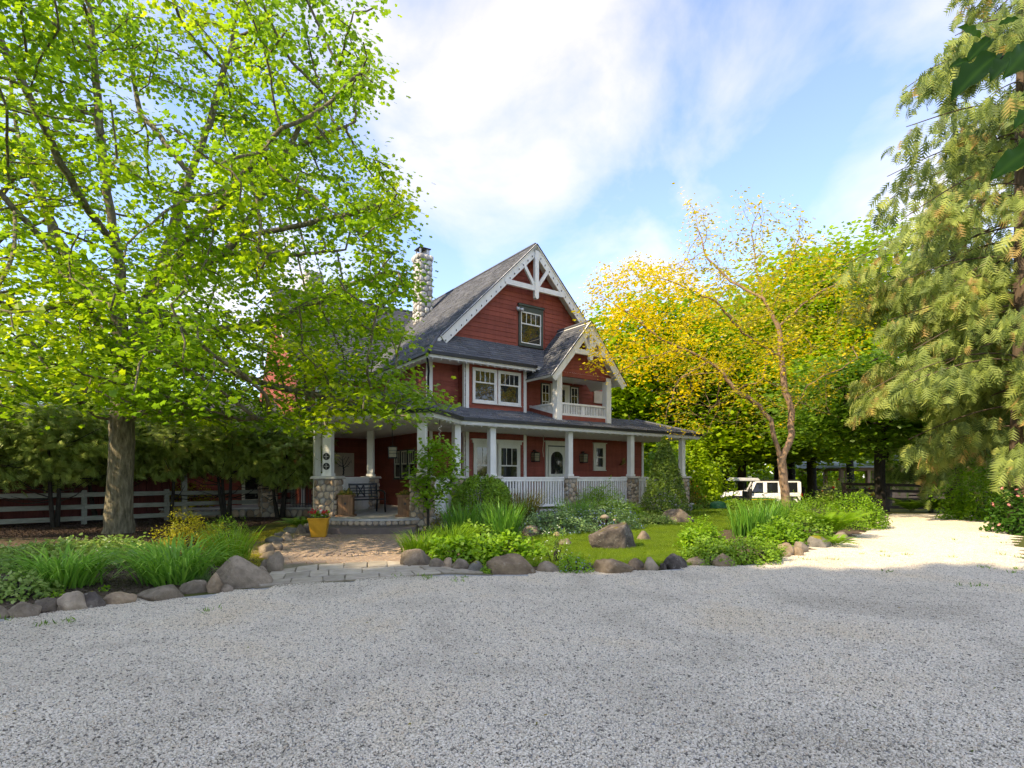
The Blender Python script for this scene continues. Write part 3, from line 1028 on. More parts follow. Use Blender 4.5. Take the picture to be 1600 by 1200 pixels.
def scatter_patches(name, source_me, points, rots, mat, scale=1.0, kind='stuff', label=None):
    """one object whose geometry nodes lay copies of a small patch on its vertices"""
    me = bpy.data.meshes.new(name)
    me.from_pydata([tuple(p) for p in points], [], [])
    a = me.attributes.new('turn', 'FLOAT', 'POINT')
    a.data.foreach_set('value', np.array(rots, np.float32))
    o = obj(name, me)
    srcs = source_me if isinstance(source_me, list) else [source_me]
    ng = bpy.data.node_groups.new(name + '_scatter', 'GeometryNodeTree')
    ng.interface.new_socket('Geometry', in_out='INPUT', socket_type='NodeSocketGeometry')
    ng.interface.new_socket('Geometry', in_out='OUTPUT', socket_type='NodeSocketGeometry')
    N, Lk = ng.nodes, ng.links
    gi = N.new('NodeGroupInput'); go = N.new('NodeGroupOutput')
    iop = N.new('GeometryNodeInstanceOnPoints')
    na = N.new('GeometryNodeInputNamedAttribute'); na.data_type = 'FLOAT'
    na.inputs['Name'].default_value = 'turn'
    cx = N.new('ShaderNodeCombineXYZ')
    Lk.new(na.outputs['Attribute'], cx.inputs['Z'])
    oi = N.new('GeometryNodeObjectInfo')
    # the patch itself lives in an object kept out of the scene's collection
    src = bpy.data.objects.new(name + '_patch', srcs[0])
    oi.inputs['Object'].default_value = src
    Lk.new(gi.outputs[0], iop.inputs['Points'])
    Lk.new(oi.outputs['Geometry'], iop.inputs['Instance'])
    Lk.new(cx.outputs[0], iop.inputs['Rotation'])
    Lk.new(iop.outputs['Instances'], go.inputs[0])
    mod = o.modifiers.new('scatter', 'NODES')
    mod.node_group = ng
    if kind: o['kind'] = kind
    return o
# ------------------------------------------------------------------ the setting
def gxy(pts):
    return [tuple(gp(x, y)[:2]) for x, y in pts]

# bed / drive boundary as seen along the border stones
EDGE_LEFT = [(-160, 1000), (-40, 976), (0, 968), (60, 960), (150, 949), (240, 938), (340, 928), (400, 919)]
EDGE_PATH = [(500, 912), (600, 905), (700, 897), (760, 899)]
EDGE_RIGHT = [(870, 895), (960, 896), (1070, 889), (1150, 886), (1215, 875), (1265, 862), (1318, 848), (1368, 824), (1385, 810)]
EDGE_FAR = [(1392, 803.5), (1450, 803), (1528, 806), (1566, 822), (1604, 884)]
drive_poly = gxy(EDGE_LEFT + EDGE_PATH + EDGE_RIGHT + EDGE_FAR) + [(9.2, 7.0), (12, 4), (16, -2), (16, -9), (-16, -9), (-12, 2)]

# ground: one sheet out to the horizon, fine near the house
xs = sorted(set(list(np.linspace(-60, 70, 66)) + [-1500, -700, -300, -140, 150, 320, 700, 1500]))
ys = sorted(set(list(np.linspace(-20, 90, 56)) + [-400, -120, -50, 140, 240, 480, 900, 2000]))
gv = [(x, y, terrain(x, y) - 0.004) for y in ys for x in xs]
gf = [(j * len(xs) + i, j * len(xs) + i + 1, (j + 1) * len(xs) + i + 1, (j + 1) * len(xs) + i) for j in range(len(ys) - 1) for i in range(len(xs) - 1)]
me = bpy.data.meshes.new('ground'); me.from_pydata(gv, [], gf); me.update()
tag(obj('ground', me, M['ground_mat']), kind='structure')

drive = sheet('gravel_driveway', drive_poly, 0.004, 'gravel_mat')

# gravel: half-metre patches of angular stones laid over the drive
def gravel_patch(n=3000, s=0.5):
    V, L, S, T = [], [], [], []
    for k in range(n):
        c = np.array([random.uniform(-s / 2, s / 2), random.uniform(-s / 2, s / 2), random.uniform(0.0, 0.006)])
        r = random.uniform(0.0032, 0.0068) * (1.35 if random.random() < 0.12 else 1)
        sc = np.array([r * random.uniform(0.8, 1.5), r * random.uniform(0.7, 1.1), r * random.uniform(0.45, 0.8)])
        a = random.uniform(0, 6.283); ca, sa = math.cos(a), math.sin(a)
        t = min(1, max(0, random.gauss(0.52, 0.28)))
        b2 = len(V)
        for dz in (-1, 1):
            for dx, dy in ((-1, -1), (1, -1), (1, 1), (-1, 1)):
                q = np.array([dx, dy, dz], float) * np.array([random.uniform(0.55, 1.1) for _ in range(3)]) * sc
                V.append((c[0] + q[0] * ca - q[1] * sa, c[1] + q[0] * sa + q[1] * ca, c[2] + q[2]))
        T += [t] * 8
        for f in ((4, 5, 6, 7), (0, 1, 5, 4), (1, 2, 6, 5), (2, 3, 7, 6), (3, 0, 4, 7)):
            S.append(len(L)); L += [b2 + i for i in f]
    return np_mesh('gravel_patch', np.array(V), L, S, False, np.array(T))
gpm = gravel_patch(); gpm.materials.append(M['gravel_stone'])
gx, gy = np.meshgrid(np.arange(-13, 19, 0.5), np.arange(1.6, 22.6, 0.5))
gx, gy = gx.ravel(), gy.ravel()
ok = inside(drive_poly, gx, gy) & (np.abs(gx) < gy * 1.02 + 1.2)
gx, gy = gx[ok], gy[ok]
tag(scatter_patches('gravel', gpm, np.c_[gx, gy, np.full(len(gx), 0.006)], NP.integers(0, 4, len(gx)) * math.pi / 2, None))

# beds and lawn
left_bed = gxy([(-160, 990), (-20, 968), (60, 955), (150, 944), (250, 932), (330, 920), (380, 905), (415, 893), (330, 862), (215, 850), (120, 835), (0, 838), (-200, 850)])
sheet('planting_bed', left_bed, 0.010, 'soil_bed_mat')
mulch_poly = gxy([(-200, 852), (0, 842), (120, 840), (210, 852), (250, 846), (330, 838), (395, 822), (450, 815), (480, 811)]) + [(-8.0, 20.5), (-11.0, 23.5), (-24, 14)]
sheet('mulch_strip', mulch_poly, 0.002, 'mulch_mat')
moss_poly = gxy([(300, 862), (360, 846), (400, 832), (440, 823), (475, 820), (478, 832), (440, 846), (428, 870), (415, 892), (350, 872)])
sheet('moss_lawn', moss_poly, 0.014, 'moss_lawn_mat')
right_bed = gxy([(622, 884), (700, 892), (760, 897), (870, 893), (960, 894), (1070, 887), (1150, 884), (1212, 874), (1262, 861), (1316, 847), (1366, 823), (1384, 808), (1380, 802), (1300, 795)]) + [(10.5, 25.5), (8.2, 23.2), (-1.2, 16.4), (-2.5, 14.8)]
sheet('garden_bed', right_bed, 0.006, 'soil_bed_mat')
lawn_poly = smooth_closed(gxy([(800, 878), (830, 852), (855, 838), (905, 836), (985, 832), (1012, 815), (1075, 806), (1100, 797), (1180, 796), (1195, 806), (1165, 820), (1105, 834), (1078, 856), (1082, 880), (1000, 886), (900, 888)]), 5)
sheet('lawn', lawn_poly, 0.012, 'lawn_mat')

def blade_patch(n, s, h, w, lean=0.5):
    V, L, S, T = [], [], [], []
    for k in range(n):
        x, y = random.uniform(-s / 2, s / 2), random.uniform(-s / 2, s / 2)
        a = random.uniform(0, 6.283); hh = h * random.uniform(0.5, 1.2)
        dx, dy = math.cos(a), math.sin(a)
        ox, oy = random.gauss(0, lean) * hh, random.gauss(0, lean) * hh
        b2 = len(V)
        V += [(x - dx * w, y - dy * w, 0), (x + dx * w, y + dy * w, 0), (x + ox, y + oy, hh)]
        T += [random.random() * 0.8] * 2 + [min(1, random.random() + 0.2)]
        S.append(len(L)); L += [b2, b2 + 1, b2 + 2]
    return np_mesh('blade_patch', np.array(V), L, S, False, np.array(T))
bp = blade_patch(1700, 0.5, 0.075, 0.0035, 0.6); bp.materials.append(M['grass_blade'])
def fill(poly, step, pad=0.0):
    p = np.array(poly)
    X, Y = np.meshgrid(np.arange(p[:, 0].min(), p[:, 0].max() + step, step), np.arange(p[:, 1].min(), p[:, 1].max() + step, step))
    X, Y = X.ravel(), Y.ravel()
    k = inside(poly, X, Y)
    return X[k], Y[k]
X, Y = fill(lawn_poly, 0.4)
tag(scatter_patches('lawn_grass', bp, np.c_[X, Y, np.full(len(X), 0.012)], rnd(len(X), 0, 6.28), None))
bp2 = blade_patch(420, 0.5, 0.03, 0.003); bp2.materials.append(M['leaf_yellow'])
X, Y = fill(moss_poly, 0.45)
tag(scatter_patches('moss_tufts', bp2, np.c_[X, Y, np.full(len(X), 0.014)], rnd(len(X), 0, 6.28), None))
def chip_patch(n, s, r):
    V, L, S = [], [], []
    for k in range(n):
        c = Vector((random.uniform(-s / 2, s / 2), random.uniform(-s / 2, s / 2), random.uniform(0.002, 0.015)))
        a = Vector((random.gauss(0, 1), random.gauss(0, 1), random.gauss(0, 0.35))).normalized() * r * random.uniform(0.6, 1.6)
        b2 = Vector((random.gauss(0, 1), random.gauss(0, 1), random.gauss(0, 0.35))).cross(a).normalized() * r * random.uniform(0.2, 0.5)
        b3 = a.cross(b2).normalized() * r * 0.5
        i = len(V)
        V += [tuple(c - a), tuple(c + b3), tuple(c + a), tuple(c - b3)]
        S.append(len(L)); L += [i, i + 1, i + 2, i + 3]
    return np_mesh('chip_patch', np.array(V), L, S, False, rnd(len(V)))
tintmat('bark_chip', [(0.03, 0.018, 0.014), (0.075, 0.048, 0.036), (0.15, 0.105, 0.078)], None, 0.9, 0.0)
cp = chip_patch(380, 0.5, 0.022); cp.materials.append(M['bark_chip'])
X, Y = fill(mulch_poly, 0.42)
k = (Y < 24) & (X > -17)
tag(scatter_patches('bark_mulch', cp, np.c_[X[k], Y[k], np.full(k.sum(), 0.004)], rnd(k.sum(), 0, 6.28), None))
tintmat('soil_crumb', [(0.05, 0.035, 0.025), (0.12, 0.09, 0.065), (0.22, 0.175, 0.13)], None, 0.95, 0.0)
cp2 = chip_patch(260, 0.5, 0.013); cp2.materials.append(M['soil_crumb'])
X, Y = fill(left_bed, 0.45)
k = X > -9
tag(scatter_patches('soil_crumbs', cp2, np.c_[X[k], Y[k], np.full(k.sum(), 0.012)], rnd(k.sum(), 0, 6.28), None))

# ------------------------------------------------------------------ paved forecourt: round brick court, brick border, flagstone strip
court = gxy([(470, 826), (438, 846), (434, 866), (440, 888), (530, 892), (640, 886), (655, 872), (628, 858), (632, 838), (634, 826)])
court_base = empty('paved_forecourt', (0, 0, 0)); court_base['kind'] = 'structure'
apron = gxy([(398, 921), (500, 913), (600, 906), (700, 898), (770, 900), (760, 893), (690, 888), (640, 884), (630, 862), (640, 826), (470, 822), (432, 848), (425, 870), (420, 890), (385, 912)])
o = sheet('joint_bed', apron, 0.012, 'stone_joint', kind=None, parent=court_base)
CC = Vector((-3.75, 12.6)); CR = 1.72       # centre and radius of the brick court
me_b = None
mbk = MB()
bw, bl = 0.105, 0.21
def brick_local(mb, cx, cy, a, w, l, z0=0.013, z1=0.030):
    ca, sa = math.cos(a), math.sin(a)
    pts = []
    for k, zz in ((1.0, z0), (0.90, z1)):
        for dx, dy in ((-1, -1), (1, -1), (1, 1), (-1, 1)):
            x, y = dx * (w / 2 - 0.004) * (k if k == 1 else 1 - 0.006 / w * 2), dy * (l / 2 - 0.004)
            pts.append((cx + x * ca - y * sa, cy + x * sa + y * ca, zz + random.uniform(-0.002, 0.002) * (zz > z0)))
    mb.hexa(pts)
court_joined = MB()
ca, sa = math.cos(0.5), math.sin(0.5)
for i in range(-36, 37):
    for j in range(-38, 39):
        k = (i - j) % 4          # herringbone: each brick covers two cells
        if k == 0: cx, cy, aa = (i + 1.0) * bw, (j + 0.5) * bw, math.pi / 2
        elif k == 2: cx, cy, aa = (i + 0.5) * bw, j * bw, 0.0
        else: continue
        wx, wy = CC.x + cx * ca - cy * sa, CC.y + cx * sa + cy * ca
        dd = math.hypot(wx - CC.x, (wy - CC.y) / 1.12)
        if (dd < CR - 0.03 or (dd > CR + 0.46 and wy > 9.55 and inside(apron, np.array([wx]), np.array([wy]))[0])) and wy < 14.6:
            brick_local(court_joined, wx, wy, aa + 0.5, bw, bl)
o = court_joined.build('herringbone_brick', M['path_brick'], court_base); o['kind'] = 'stuff'
o = sheet('brick_bed', [(CC.x + math.cos(t) * (CR + 0.42), CC.y + 1.12 * math.sin(t) * (CR + 0.36)) for t in np.linspace(0, 2 * math.pi, 48, endpoint=False)], 0.016, 'brick_joint', kind=None, parent=court_base)
for ring, (r0, r1) in enumerate(((CR + 0.01, CR + 0.20), (CR + 0.21, CR + 0.40))):
    n = int(2 * math.pi * r0 / 0.115)
    for k in range(n):
        t = 2 * math.pi * (k + 0.5 * ring) / n
        cx, cy = CC.x + math.cos(t) * (r0 + r1) / 2, CC.y + math.sin(t) * (r0 + r1) / 2 * 1.12
        if cy > 14.5 or not inside(apron, np.array([cx]), np.array([cy]))[0]: continue
        mb = MB(); brick_local(mb, cx, cy, t + math.pi / 2, 0.108, 0.185, 0.014, 0.031)
        mb.build('border_brick', M['path_brick'], court_base)
# flagstones: three uneven courses following the edge of the drive
def strip_pt(s, t):
    """s 0..1 along the strip, t 0 (drive side) .. 1 (court side)"""
    near = [(404, 918), (500, 911), (600, 904), (700, 896.5), (757, 897)]
    far = [(425, 894), (500, 884), (600, 879.5), (655, 881), (700, 889)]
    q = s * 4; i = min(3, int(q)); f = q - i
    a = [near[i][k] + (near[i + 1][k] - near[i][k]) * f for k in range(2)]
    b2 = [far[i][k] + (far[i + 1][k] - far[i][k]) * f for k in range(2)]
    A, B = gp(*a), gp(*b2)
    return A.lerp(B, t)
rows = [0.0, 0.27, 0.62, 1.0]
for r_ in range(3):
    s = 0.0
    while s < 0.995:
        s1 = min(1.0, s + random.uniform(0.075, 0.15))
        if 1 - s1 < 0.05: s1 = 1.0
        mb = MB()
        e = 0.002
        jt = lambda: random.uniform(-0.010, 0.010)
        q = [(s + e + jt() * 0.3, rows[r_] + 0.012 + jt()), (s1 - e + jt() * 0.3, rows[r_] + 0.012 + jt()), (s1 - e + jt() * 0.3, rows[r_ + 1] - 0.012 + jt()), (s + e + jt() * 0.3, rows[r_ + 1] - 0.012 + jt())]
        poly = [strip_pt(a, b2) for a, b2 in q]
        c = sum(poly, Vector()) / 4
        # clip the corners so that no slab is a clean rectangle
        pts = []
        for i in range(4):
            a, b2 = poly[i], poly[(i + 1) % 4]
            pts += [a.lerp(b2, random.uniform(0.04, 0.12)), a.lerp(b2, 0.5) + (c - a.lerp(b2, 0.5)) * random.uniform(-0.03, 0.04), a.lerp(b2, random.uniform(0.88, 0.96))]
        zt = 0.034 + random.uniform(-0.005, 0.006)
        n = len(pts)
        mb.add([(p.x, p.y, 0.010) for p in pts] + [(p.x, p.y, zt - 0.006) for p in pts] + [tuple((p + (c - p) * 0.035).xy) + (zt + random.uniform(-0.002, 0.003),) for p in pts],
               [(i, (i + 1) % n, n + (i + 1) % n, n + i) for i in range(n)] + [(n + i, n + (i + 1) % n, 2 * n + (i + 1) % n, 2 * n + i) for i in range(n)] + [tuple(range(2 * n, 3 * n))])
        mb.build('flagstone', M['flagstone'], court_base)
        s = s1

# ------------------------------------------------------------------ the house
HO = Vector((-1.677, 19.99, 0.0)); HA = R(35.2)
HC, HS = math.cos(HA), math.sin(HA)
def hl(x, y, z=0.0):
    """house plan -> world"""
    return Vector((HO.x + x * HC - y * HS, HO.y + x * HS + y * HC, z))
def lh(w):
    dx, dy = w[0] - HO.x, w[1] - HO.y
    return (dx * HC + dy * HS, -dx * HS + dy * HC)
house = empty('house', HO, HA, 'two storey red clapboard house with white trim and wraparound porch', 'house')
FLOOR = 0.37; SOF = 3.12; EAVE = 3.34

class WF:
    """frame on a wall: a along it, o outwards, z up (house plan)"""
    def __init__(s, x, y, dx, dy):
        s.o = Vector((x, y, 0)); L = math.hypot(dx, dy)
        s.d = Vector((dx / L, dy / L, 0)); s.n = Vector((dy / L, -dx / L, 0))
    def p(s, a, o, z): return s.o + s.d * a + s.n * o + Vector((0, 0, z))
    def box(s, mb, a0, a1, o0, o1, z0, z1):
        mb.hexa([s.p(a0, o1, z0), s.p(a1, o1, z0), s.p(a1, o0, z0), s.p(a0, o0, z0), s.p(a0, o1, z1), s.p(a1, o1, z1), s.p(a1, o0, z1), s.p(a0, o0, z1)])

def wall(wf, a0, a1, z0, z1, holes=(), gable=None, expo=0.17, corner=(True, True), mat='siding_red'):
    """wall panel with lapped boards, each board its own piece, cut round the openings; gable(z) gives the limits of a pointed wall"""
    mb = MB()
    if gable:
        lo, hi = gable(z0), gable(z1)
        if hi[1] - hi[0] < 0.02:
            c = (hi[0] + hi[1]) / 2
            pr = [wf.p(lo[0], -0.10, z0), wf.p(lo[1], -0.10, z0), wf.p(c, -0.10, z1), wf.p(lo[0], 0, z0), wf.p(lo[1], 0, z0), wf.p(c, 0, z1)]
            mb.add(pr, [(0, 1, 2), (5, 4, 3), (0, 3, 4, 1), (1, 4, 5, 2), (2, 5, 3, 0)])
    else:
        wf.box(mb, a0, a1, -0.12, 0.0, z0, z1)
    w = mb.build('wall', M[mat], house)
    z = z0
    while z < z1 - 0.02:
        zt = min(z + expo, z1)
        b0, t0 = (a0, a1), (a0, a1)
        if gable:
            b0, t0 = gable(z), gable(zt)
        segs = [(b0[0], b0[1])]
        for h in holes:
            if h[2] < zt - 0.01 and h[3] > z + 0.01:
                ns = []
                for s in segs:
                    if h[0] > s[0]: ns.append((s[0], min(s[1], h[0])))
                    if h[1] < s[1]: ns.append((max(s[0], h[1]), s[1]))
                segs = [s for s in ns if s[1] - s[0] > 0.02]
        for s in segs:
            u0 = t0[0] if abs(s[0] - b0[0]) < 1e-6 else s[0]
            u1 = t0[1] if abs(s[1] - b0[1]) < 1e-6 else s[1]
            if u1 < u0: u0 = u1 = (u0 + u1) / 2
            mb = MB()
            e = random.uniform(-0.0015, 0.0015)
            mb.hexa([wf.p(s[0], 0.026 + e, z), wf.p(s[1], 0.026 + e, z), wf.p(s[1], 0.001, z), wf.p(s[0], 0.001, z), wf.p(u0, 0.006, zt + 0.008), wf.p(u1, 0.006, zt + 0.008), wf.p(u1, 0.001, zt + 0.008), wf.p(u0, 0.001, zt + 0.008)])
            mb.build('siding_board', M[mat], w)
        z = zt
    return w

def board(name, wf, a0, a1, o0, o1, z0, z1, mat='white_paint', parent=None, bevel=0.0):
    mb = MB(); wf.box(mb, a0, a1, o0, o1, z0, z1)
    return mb.build(name, M[mat], parent or house, bevel=bevel)

def sash_window(wf, a0, a1, z0, z1, split=0.60, lites=3, rows=1, sash='white_paint', casing='white_paint', cw=0.07, header=0.0, label=None, lower=(1, 1)):
    """double-hung window standing on the wall: casing, sashes with bars, one pane per light"""
    root = empty('window'); root.parent = house
    if label: root['label'] = label
    mb = MB()
    wf.box(mb, a0 - cw, a0, 0.0, 0.052, z0 - cw, z1); wf.box(mb, a1, a1 + cw, 0.0, 0.052, z0 - cw, z1)
    wf.box(mb, a0 - cw, a1 + cw, 0.0, 0.056, z1, z1 + cw + header * 0.6)
    wf.box(mb, a0 - cw - 0.02, a1 + cw + 0.02, 0.0, 0.085, z0 - cw - 0.03, z0 - cw)
    wf.box(mb, a0, a1, 0.0, 0.050, z0 - cw, z0)
    if header:
        wf.box(mb, a0 - cw - 0.04, a1 + cw + 0.04, 0.0, 0.10, z1 + cw + header * 0.6, z1 + cw + header)
    mb.build('casing', M[casing], root)
    zm = z0 + (z1 - z0) * split
    fr = 0.045
    mb = MB()
    for zz0, zz1, o0 in ((z0, zm + 0.02, 0.012), (zm - 0.02, z1, 0.024)):
        wf.box(mb, a0, a0 + fr, o0, o0 + 0.022, zz0, zz1); wf.box(mb, a1 - fr, a1, o0, o0 + 0.022, zz0, zz1)
        wf.box(mb, a0 + fr, a1 - fr, o0, o0 + 0.021, zz0, zz0 + fr); wf.box(mb, a0 + fr, a1 - fr, o0, o0 + 0.021, zz1 - fr, zz1)
    bars = 0.022
    for (za, zb, nc, nr, o0) in ((z0 + fr, zm + 0.02 - fr, lower[0], lower[1], 0.014), (zm - 0.02 + fr, z1 - fr, lites, rows, 0.026)):
        w = (a1 - a0 - 2 * fr)
        for c in range(1, nc):
            x = a0 + fr + w * c / nc
            wf.box(mb, x - bars / 2, x + bars / 2, o0, o0 + 0.017, za, zb)
        for r_ in range(1, nr):
            z = za + (zb - za) * r_ / nr
            wf.box(mb, a0 + fr, a1 - fr, o0, o0 + 0.016, z - bars / 2, z + bars / 2)
    mb.build('sash', M[sash], root)
    for (za, zb, nc, nr, o0) in ((z0 + fr, zm + 0.02 - fr, lower[0], lower[1], 0.014), (zm - 0.02 + fr, z1 - fr, lites, rows, 0.026)):
        w = (a1 - a0 - 2 * fr)
        for c in range(nc):
            for r_ in range(nr):
                mp = MB()
                x0, x1 = a0 + fr + w * c / nc, a0 + fr + w * (c + 1) / nc
                q0, q1 = za + (zb - za) * r_ / nr, za + (zb - za) * (r_ + 1) / nr
                tl = random.uniform(-0.002, 0.002)
                mp.hexa([wf.p(x0, o0 + 0.004 + tl, q0), wf.p(x1, o0 + 0.004, q0), wf.p(x1, o0 - 0.002, q0), wf.p(x0, o0 - 0.002, q0), wf.p(x0, o0 + 0.004, q1), wf.p(x1, o0 + 0.004 - tl, q1), wf.p(x1, o0 - 0.002, q1), wf.p(x0, o0 - 0.002, q1)])
                mp.build('pane', M['glass'], root)
    return root

# wall frames: front walls face -y, left walls face -x
wfB = WF(0, 0, 1, 0); wfA = WF(0, 0.5, 1, 0); wfL = WF(-1.2, 6.0, 0, -1)   # a runs from y=6 forwards
wfBs = WF(0, 0.5, 0, -1)
# ground floor
wall(wfB, 0.0, 2.70, FLOOR, SOF, [(0.27, 2.47, 0.95, 2.84)])
wall(wfA, -1.2, 0.0, FLOOR, SOF)
wall(wfA, 2.70, 9.94, FLOOR, SOF, [(4.02, 5.28, FLOOR, 2.98), (6.68, 7.50, 1.78, 2.98)])
wall(wfBs, 0, 0.5, FLOOR, SOF)
wall(wfL, 0.0, 5.5, FLOOR, SOF, [(2.50, 4.46, 1.38, 2.56)])
# upper floor
wall(wfB, 0.0, 2.70, 3.55, 5.66, [(0.25, 2.48, 4.15, 5.52)])
wall(wfA, -1.2, 0.0, 3.60, 5.66)
wall(wfBs, 0, 0.5, 3.55, 5.66)
wall(wfA, 2.70, 7.42, 3.70, 5.66, [(3.80, 5.86, 3.7, 5.38)])
wall(wfL, 0.0, 5.5, 3.60, 5.60, [(2.0, 2.9, 4.35, 5.3)])
wfR = WF(7.42, 0.5, 0, 1)
wall(wfR, 0, 10, 3.3, 5.66, expo=0.5)
wfRl = WF(9.94, 0.5, 0, 1)
wall(wfRl, 0, 8, 0.2, SOF, expo=0.5)
wfBr = WF(2.70, 0.0, 0, 1)
wall(wfBr, 0, 0.5, FLOOR, 5.66)
# gable over the front: roof planes at 45 degrees, ridge x = 3.11, z = 10.55
RX, RZ = 3.11, 10.55
wfG = WF(0, 0.30, 1, 0)
gab = lambda z: (RX - (RZ - 0.22 - z), min(6.2, RX + (RZ - 0.22 - z)))
wall(wfG, 0, 0, 6.52, RZ - 0.22, [(2.46, 3.86, 6.66, 8.22)], gable=gab, expo=0.178)
# corner boards
for wf, a in ((wfB, 0.0), (wfB, 2.58), (wfA, -1.2), (wfA, 9.80)):
    for z0, z1 in ((FLOOR, SOF), (3.62, 5.66)):
        if a > 9 and z0 > 3: continue
        board('corner_board', wf, a, a + 0.13, 0.002, 0.045, z0, z1)
board('corner_board', wfL, 5.37, 5.5, 0.002, 0.045, 3.62, 5.6)
board('corner_board', wfBs, 0.37, 0.5, 0.002, 0.045, 3.62, 5.62)
board('corner_board', wfBs, 0.37, 0.5, 0.002, 0.045, FLOOR, SOF)

# windows
sash_window(wfB, 0.36, 1.27, 4.27, 5.40, 0.60, 4, 1, label='upper window with four small lights, nearest the left corner')
sash_window(wfB, 1.46, 2.37, 4.27, 5.40, 0.60, 4, 1, label='upper window with four small lights, beside the balcony')
for a0 in (0.43, 1.49):
    sash_window(wfB, a0, a0 + 0.82, 1.02, 2.62, 0.56, 3, 1, sash='cream_paint', casing='cream_paint', cw=0.10, header=0.0)
board('window_header', wfB, 0.27, 2.47, 0.003, 0.065, 2.725, 2.83, 'cream_paint')
board('window_header', wfB, 0.22, 2.52, 0.003, 0.11, 2.832, 2.885, 'cream_paint')
sash_window(wfG, 2.66, 3.66, 6.74, 7.98, 0.62, 4, 1, sash='white_paint', casing='dark_green_paint', cw=0.10, header=0.18, label='gable window with four lights in a dark green surround')
sash_window(wfA, 6.84, 7.34, 1.90, 2.80, 0.5, 1, 1, sash='cream_paint', casing='cream_paint', cw=0.11, header=0.08)
for a0 in (2.58, 3.24, 3.90):
    sash_window(wfL, a0, a0 + 0.52, 1.46, 2.50, 0.52, 3, 1, sash='cream_paint', casing='dark_green_paint', cw=0.04)
sash_window(wfL, 2.1, 2.8, 4.45, 5.2, 0.5, 2, 1, cw=0.06)
# balcony doors
for a0, a1 in ((3.86, 4.26), (5.42, 5.82)):
    sash_window(wfA, a0, a1, 3.85, 5.28, 0.5, 2, 2, casing='dark_green_paint', cw=0.04, lower=(2, 2))
dr = empty('door'); dr.parent = house; dr['label'] = 'cream balcony door with a tall narrow light'
mb = MB(); wfA.box(mb, 4.32, 5.36, 0.002, 0.04, 3.72, 5.34); mb.build('casing', M['white_paint'], dr)
mb = MB(); wfA.box(mb, 4.42, 5.26, 0.041, 0.06, 3.72, 5.25); mb.build('leaf', M['cream_paint'], dr)
mb = MB(); wfA.box(mb, 4.62, 5.06, 0.061, 0.066, 4.1, 5.12); mb.build('pane', M['glass'], dr)

# front door: cream leaf with an arched light over two panels
dr = empty('door'); dr.parent = house; dr['label'] = 'cream front door with an arched leaded light'
mb = MB()
wfA.box(mb, 4.05, 4.17, 0.002, 0.055, FLOOR, 2.79); wfA.box(mb, 5.13, 5.25, 0.002, 0.055, FLOOR, 2.79)
wfA.box(mb, 4.05, 5.25, 0.002, 0.06, 2.791, 2.92); wfA.box(mb, 4.0, 5.30, 0.002, 0.11, 2.921, 2.975)
mb.build('casing', M['cream_paint'], dr)
mb = MB(); wfA.box(mb, 4.172, 5.128, 0.001, 0.012, FLOOR, 2.79); mb.build('jamb', M['dark_green_paint'], dr)
mb = MB(); wfA.box(mb, 4.21, 5.09, 0.013, 0.045, FLOOR + 0.01, 2.74); mb.build('leaf', M['cream_paint'], dr)
arch = [wfA.p(4.33, 0.046, 1.62), wfA.p(4.97, 0.046, 1.62)] + [wfA.p(4.65 + 0.32 * math.cos(t), 0.046, 2.28 + 0.27 * math.sin(t)) for t in np.linspace(0, math.pi, 9)]
mb = MB(); mb.add(arch, [tuple(range(len(arch)))]); mb.build('pane', M['glass'], dr)
mb = MB()
for x in (4.49, 4.65, 4.81): mb.beam(wfA.p(x, 0.05, 1.62), wfA.p(x, 0.05, 2.50), 0.012, 0.008, up=wfA.n)
for z in (1.86, 2.28): mb.beam(wfA.p(4.33, 0.052, z), wfA.p(4.97, 0.052, z), 0.012, 0.008, up=wfA.n)
for t0, t1 in zip(np.linspace(0, math.pi, 9)[:-1], np.linspace(0, math.pi, 9)[1:]):
    mb.beam(wfA.p(4.65 + 0.2 * math.cos(t0), 0.051, 2.16 + 0.16 * math.sin(t0)), wfA.p(4.65 + 0.2 * math.cos(t1), 0.051, 2.16 + 0.16 * math.sin(t1)), 0.012, 0.008, up=wfA.n)
mb.build('leading', M['iron_black'], dr)
for x0 in (4.31, 4.68):
    mb = MB(); wfA.box(mb, x0, x0 + 0.31, 0.045, 0.055, 0.62, 1.44); mb.build('panel', M['cream_paint'], dr, bevel=0.008)
mb = MB(); wfA.box(mb, 4.27, 5.03, 0.045, 0.065, 1.50, 1.56); mb.build('shelf', M['cream_paint'], dr)
mb = MB(); mb.lathe([(0.0, 0), (0.02, 0.01), (0.03, 0.03), (0.02, 0.055), (0.0, 0.06)], 10, wfA.p(5.03, 0.075, 1.36)); mb.build('door_knob', M['iron_black'], dr, True)

# roof planes
roof = empty('roof'); roof.parent = house
def plane_solid(poly, t, mat, name='roof_deck', parent=None):
    P = [Vector(p) for p in poly]
    n = (P[1] - P[0]).cross(P[2] - P[0]).normalized()
    if n.z < 0: n = -n
    k = len(P)
    V = [p - n * 0.006 for p in P] + [p - n * t for p in P]
    mb = MB(); mb.add(V, [tuple(range(k)), tuple(reversed(range(k, 2 * k)))] + [(i, k + i, k + (i + 1) % k, (i + 1) % k) for i in range(k)])
    return mb.build(name, M[mat], parent or roof)
YB = 16.0
def roofplane(poly, t=0.12, **kw):
    plane_solid(poly, t, 'soffit_paint')
    shingles(poly, roof, **kw)
roofplane([(-1.74, -0.6, 5.70), (-1.24, -0.1, 6.20), (RX, -0.1, RZ), (RX, YB, RZ), (-1.74, YB, 5.70)])
roofplane([(6.25, -0.1, 7.41), (6.25, YB, 7.41), (RX, YB, RZ), (RX, -0.1, RZ)])
roofplane([(7.9, 1.2, 5.76), (7.9, YB, 5.76), (6.25, YB, 7.41), (6.25, 1.2, 7.41)])
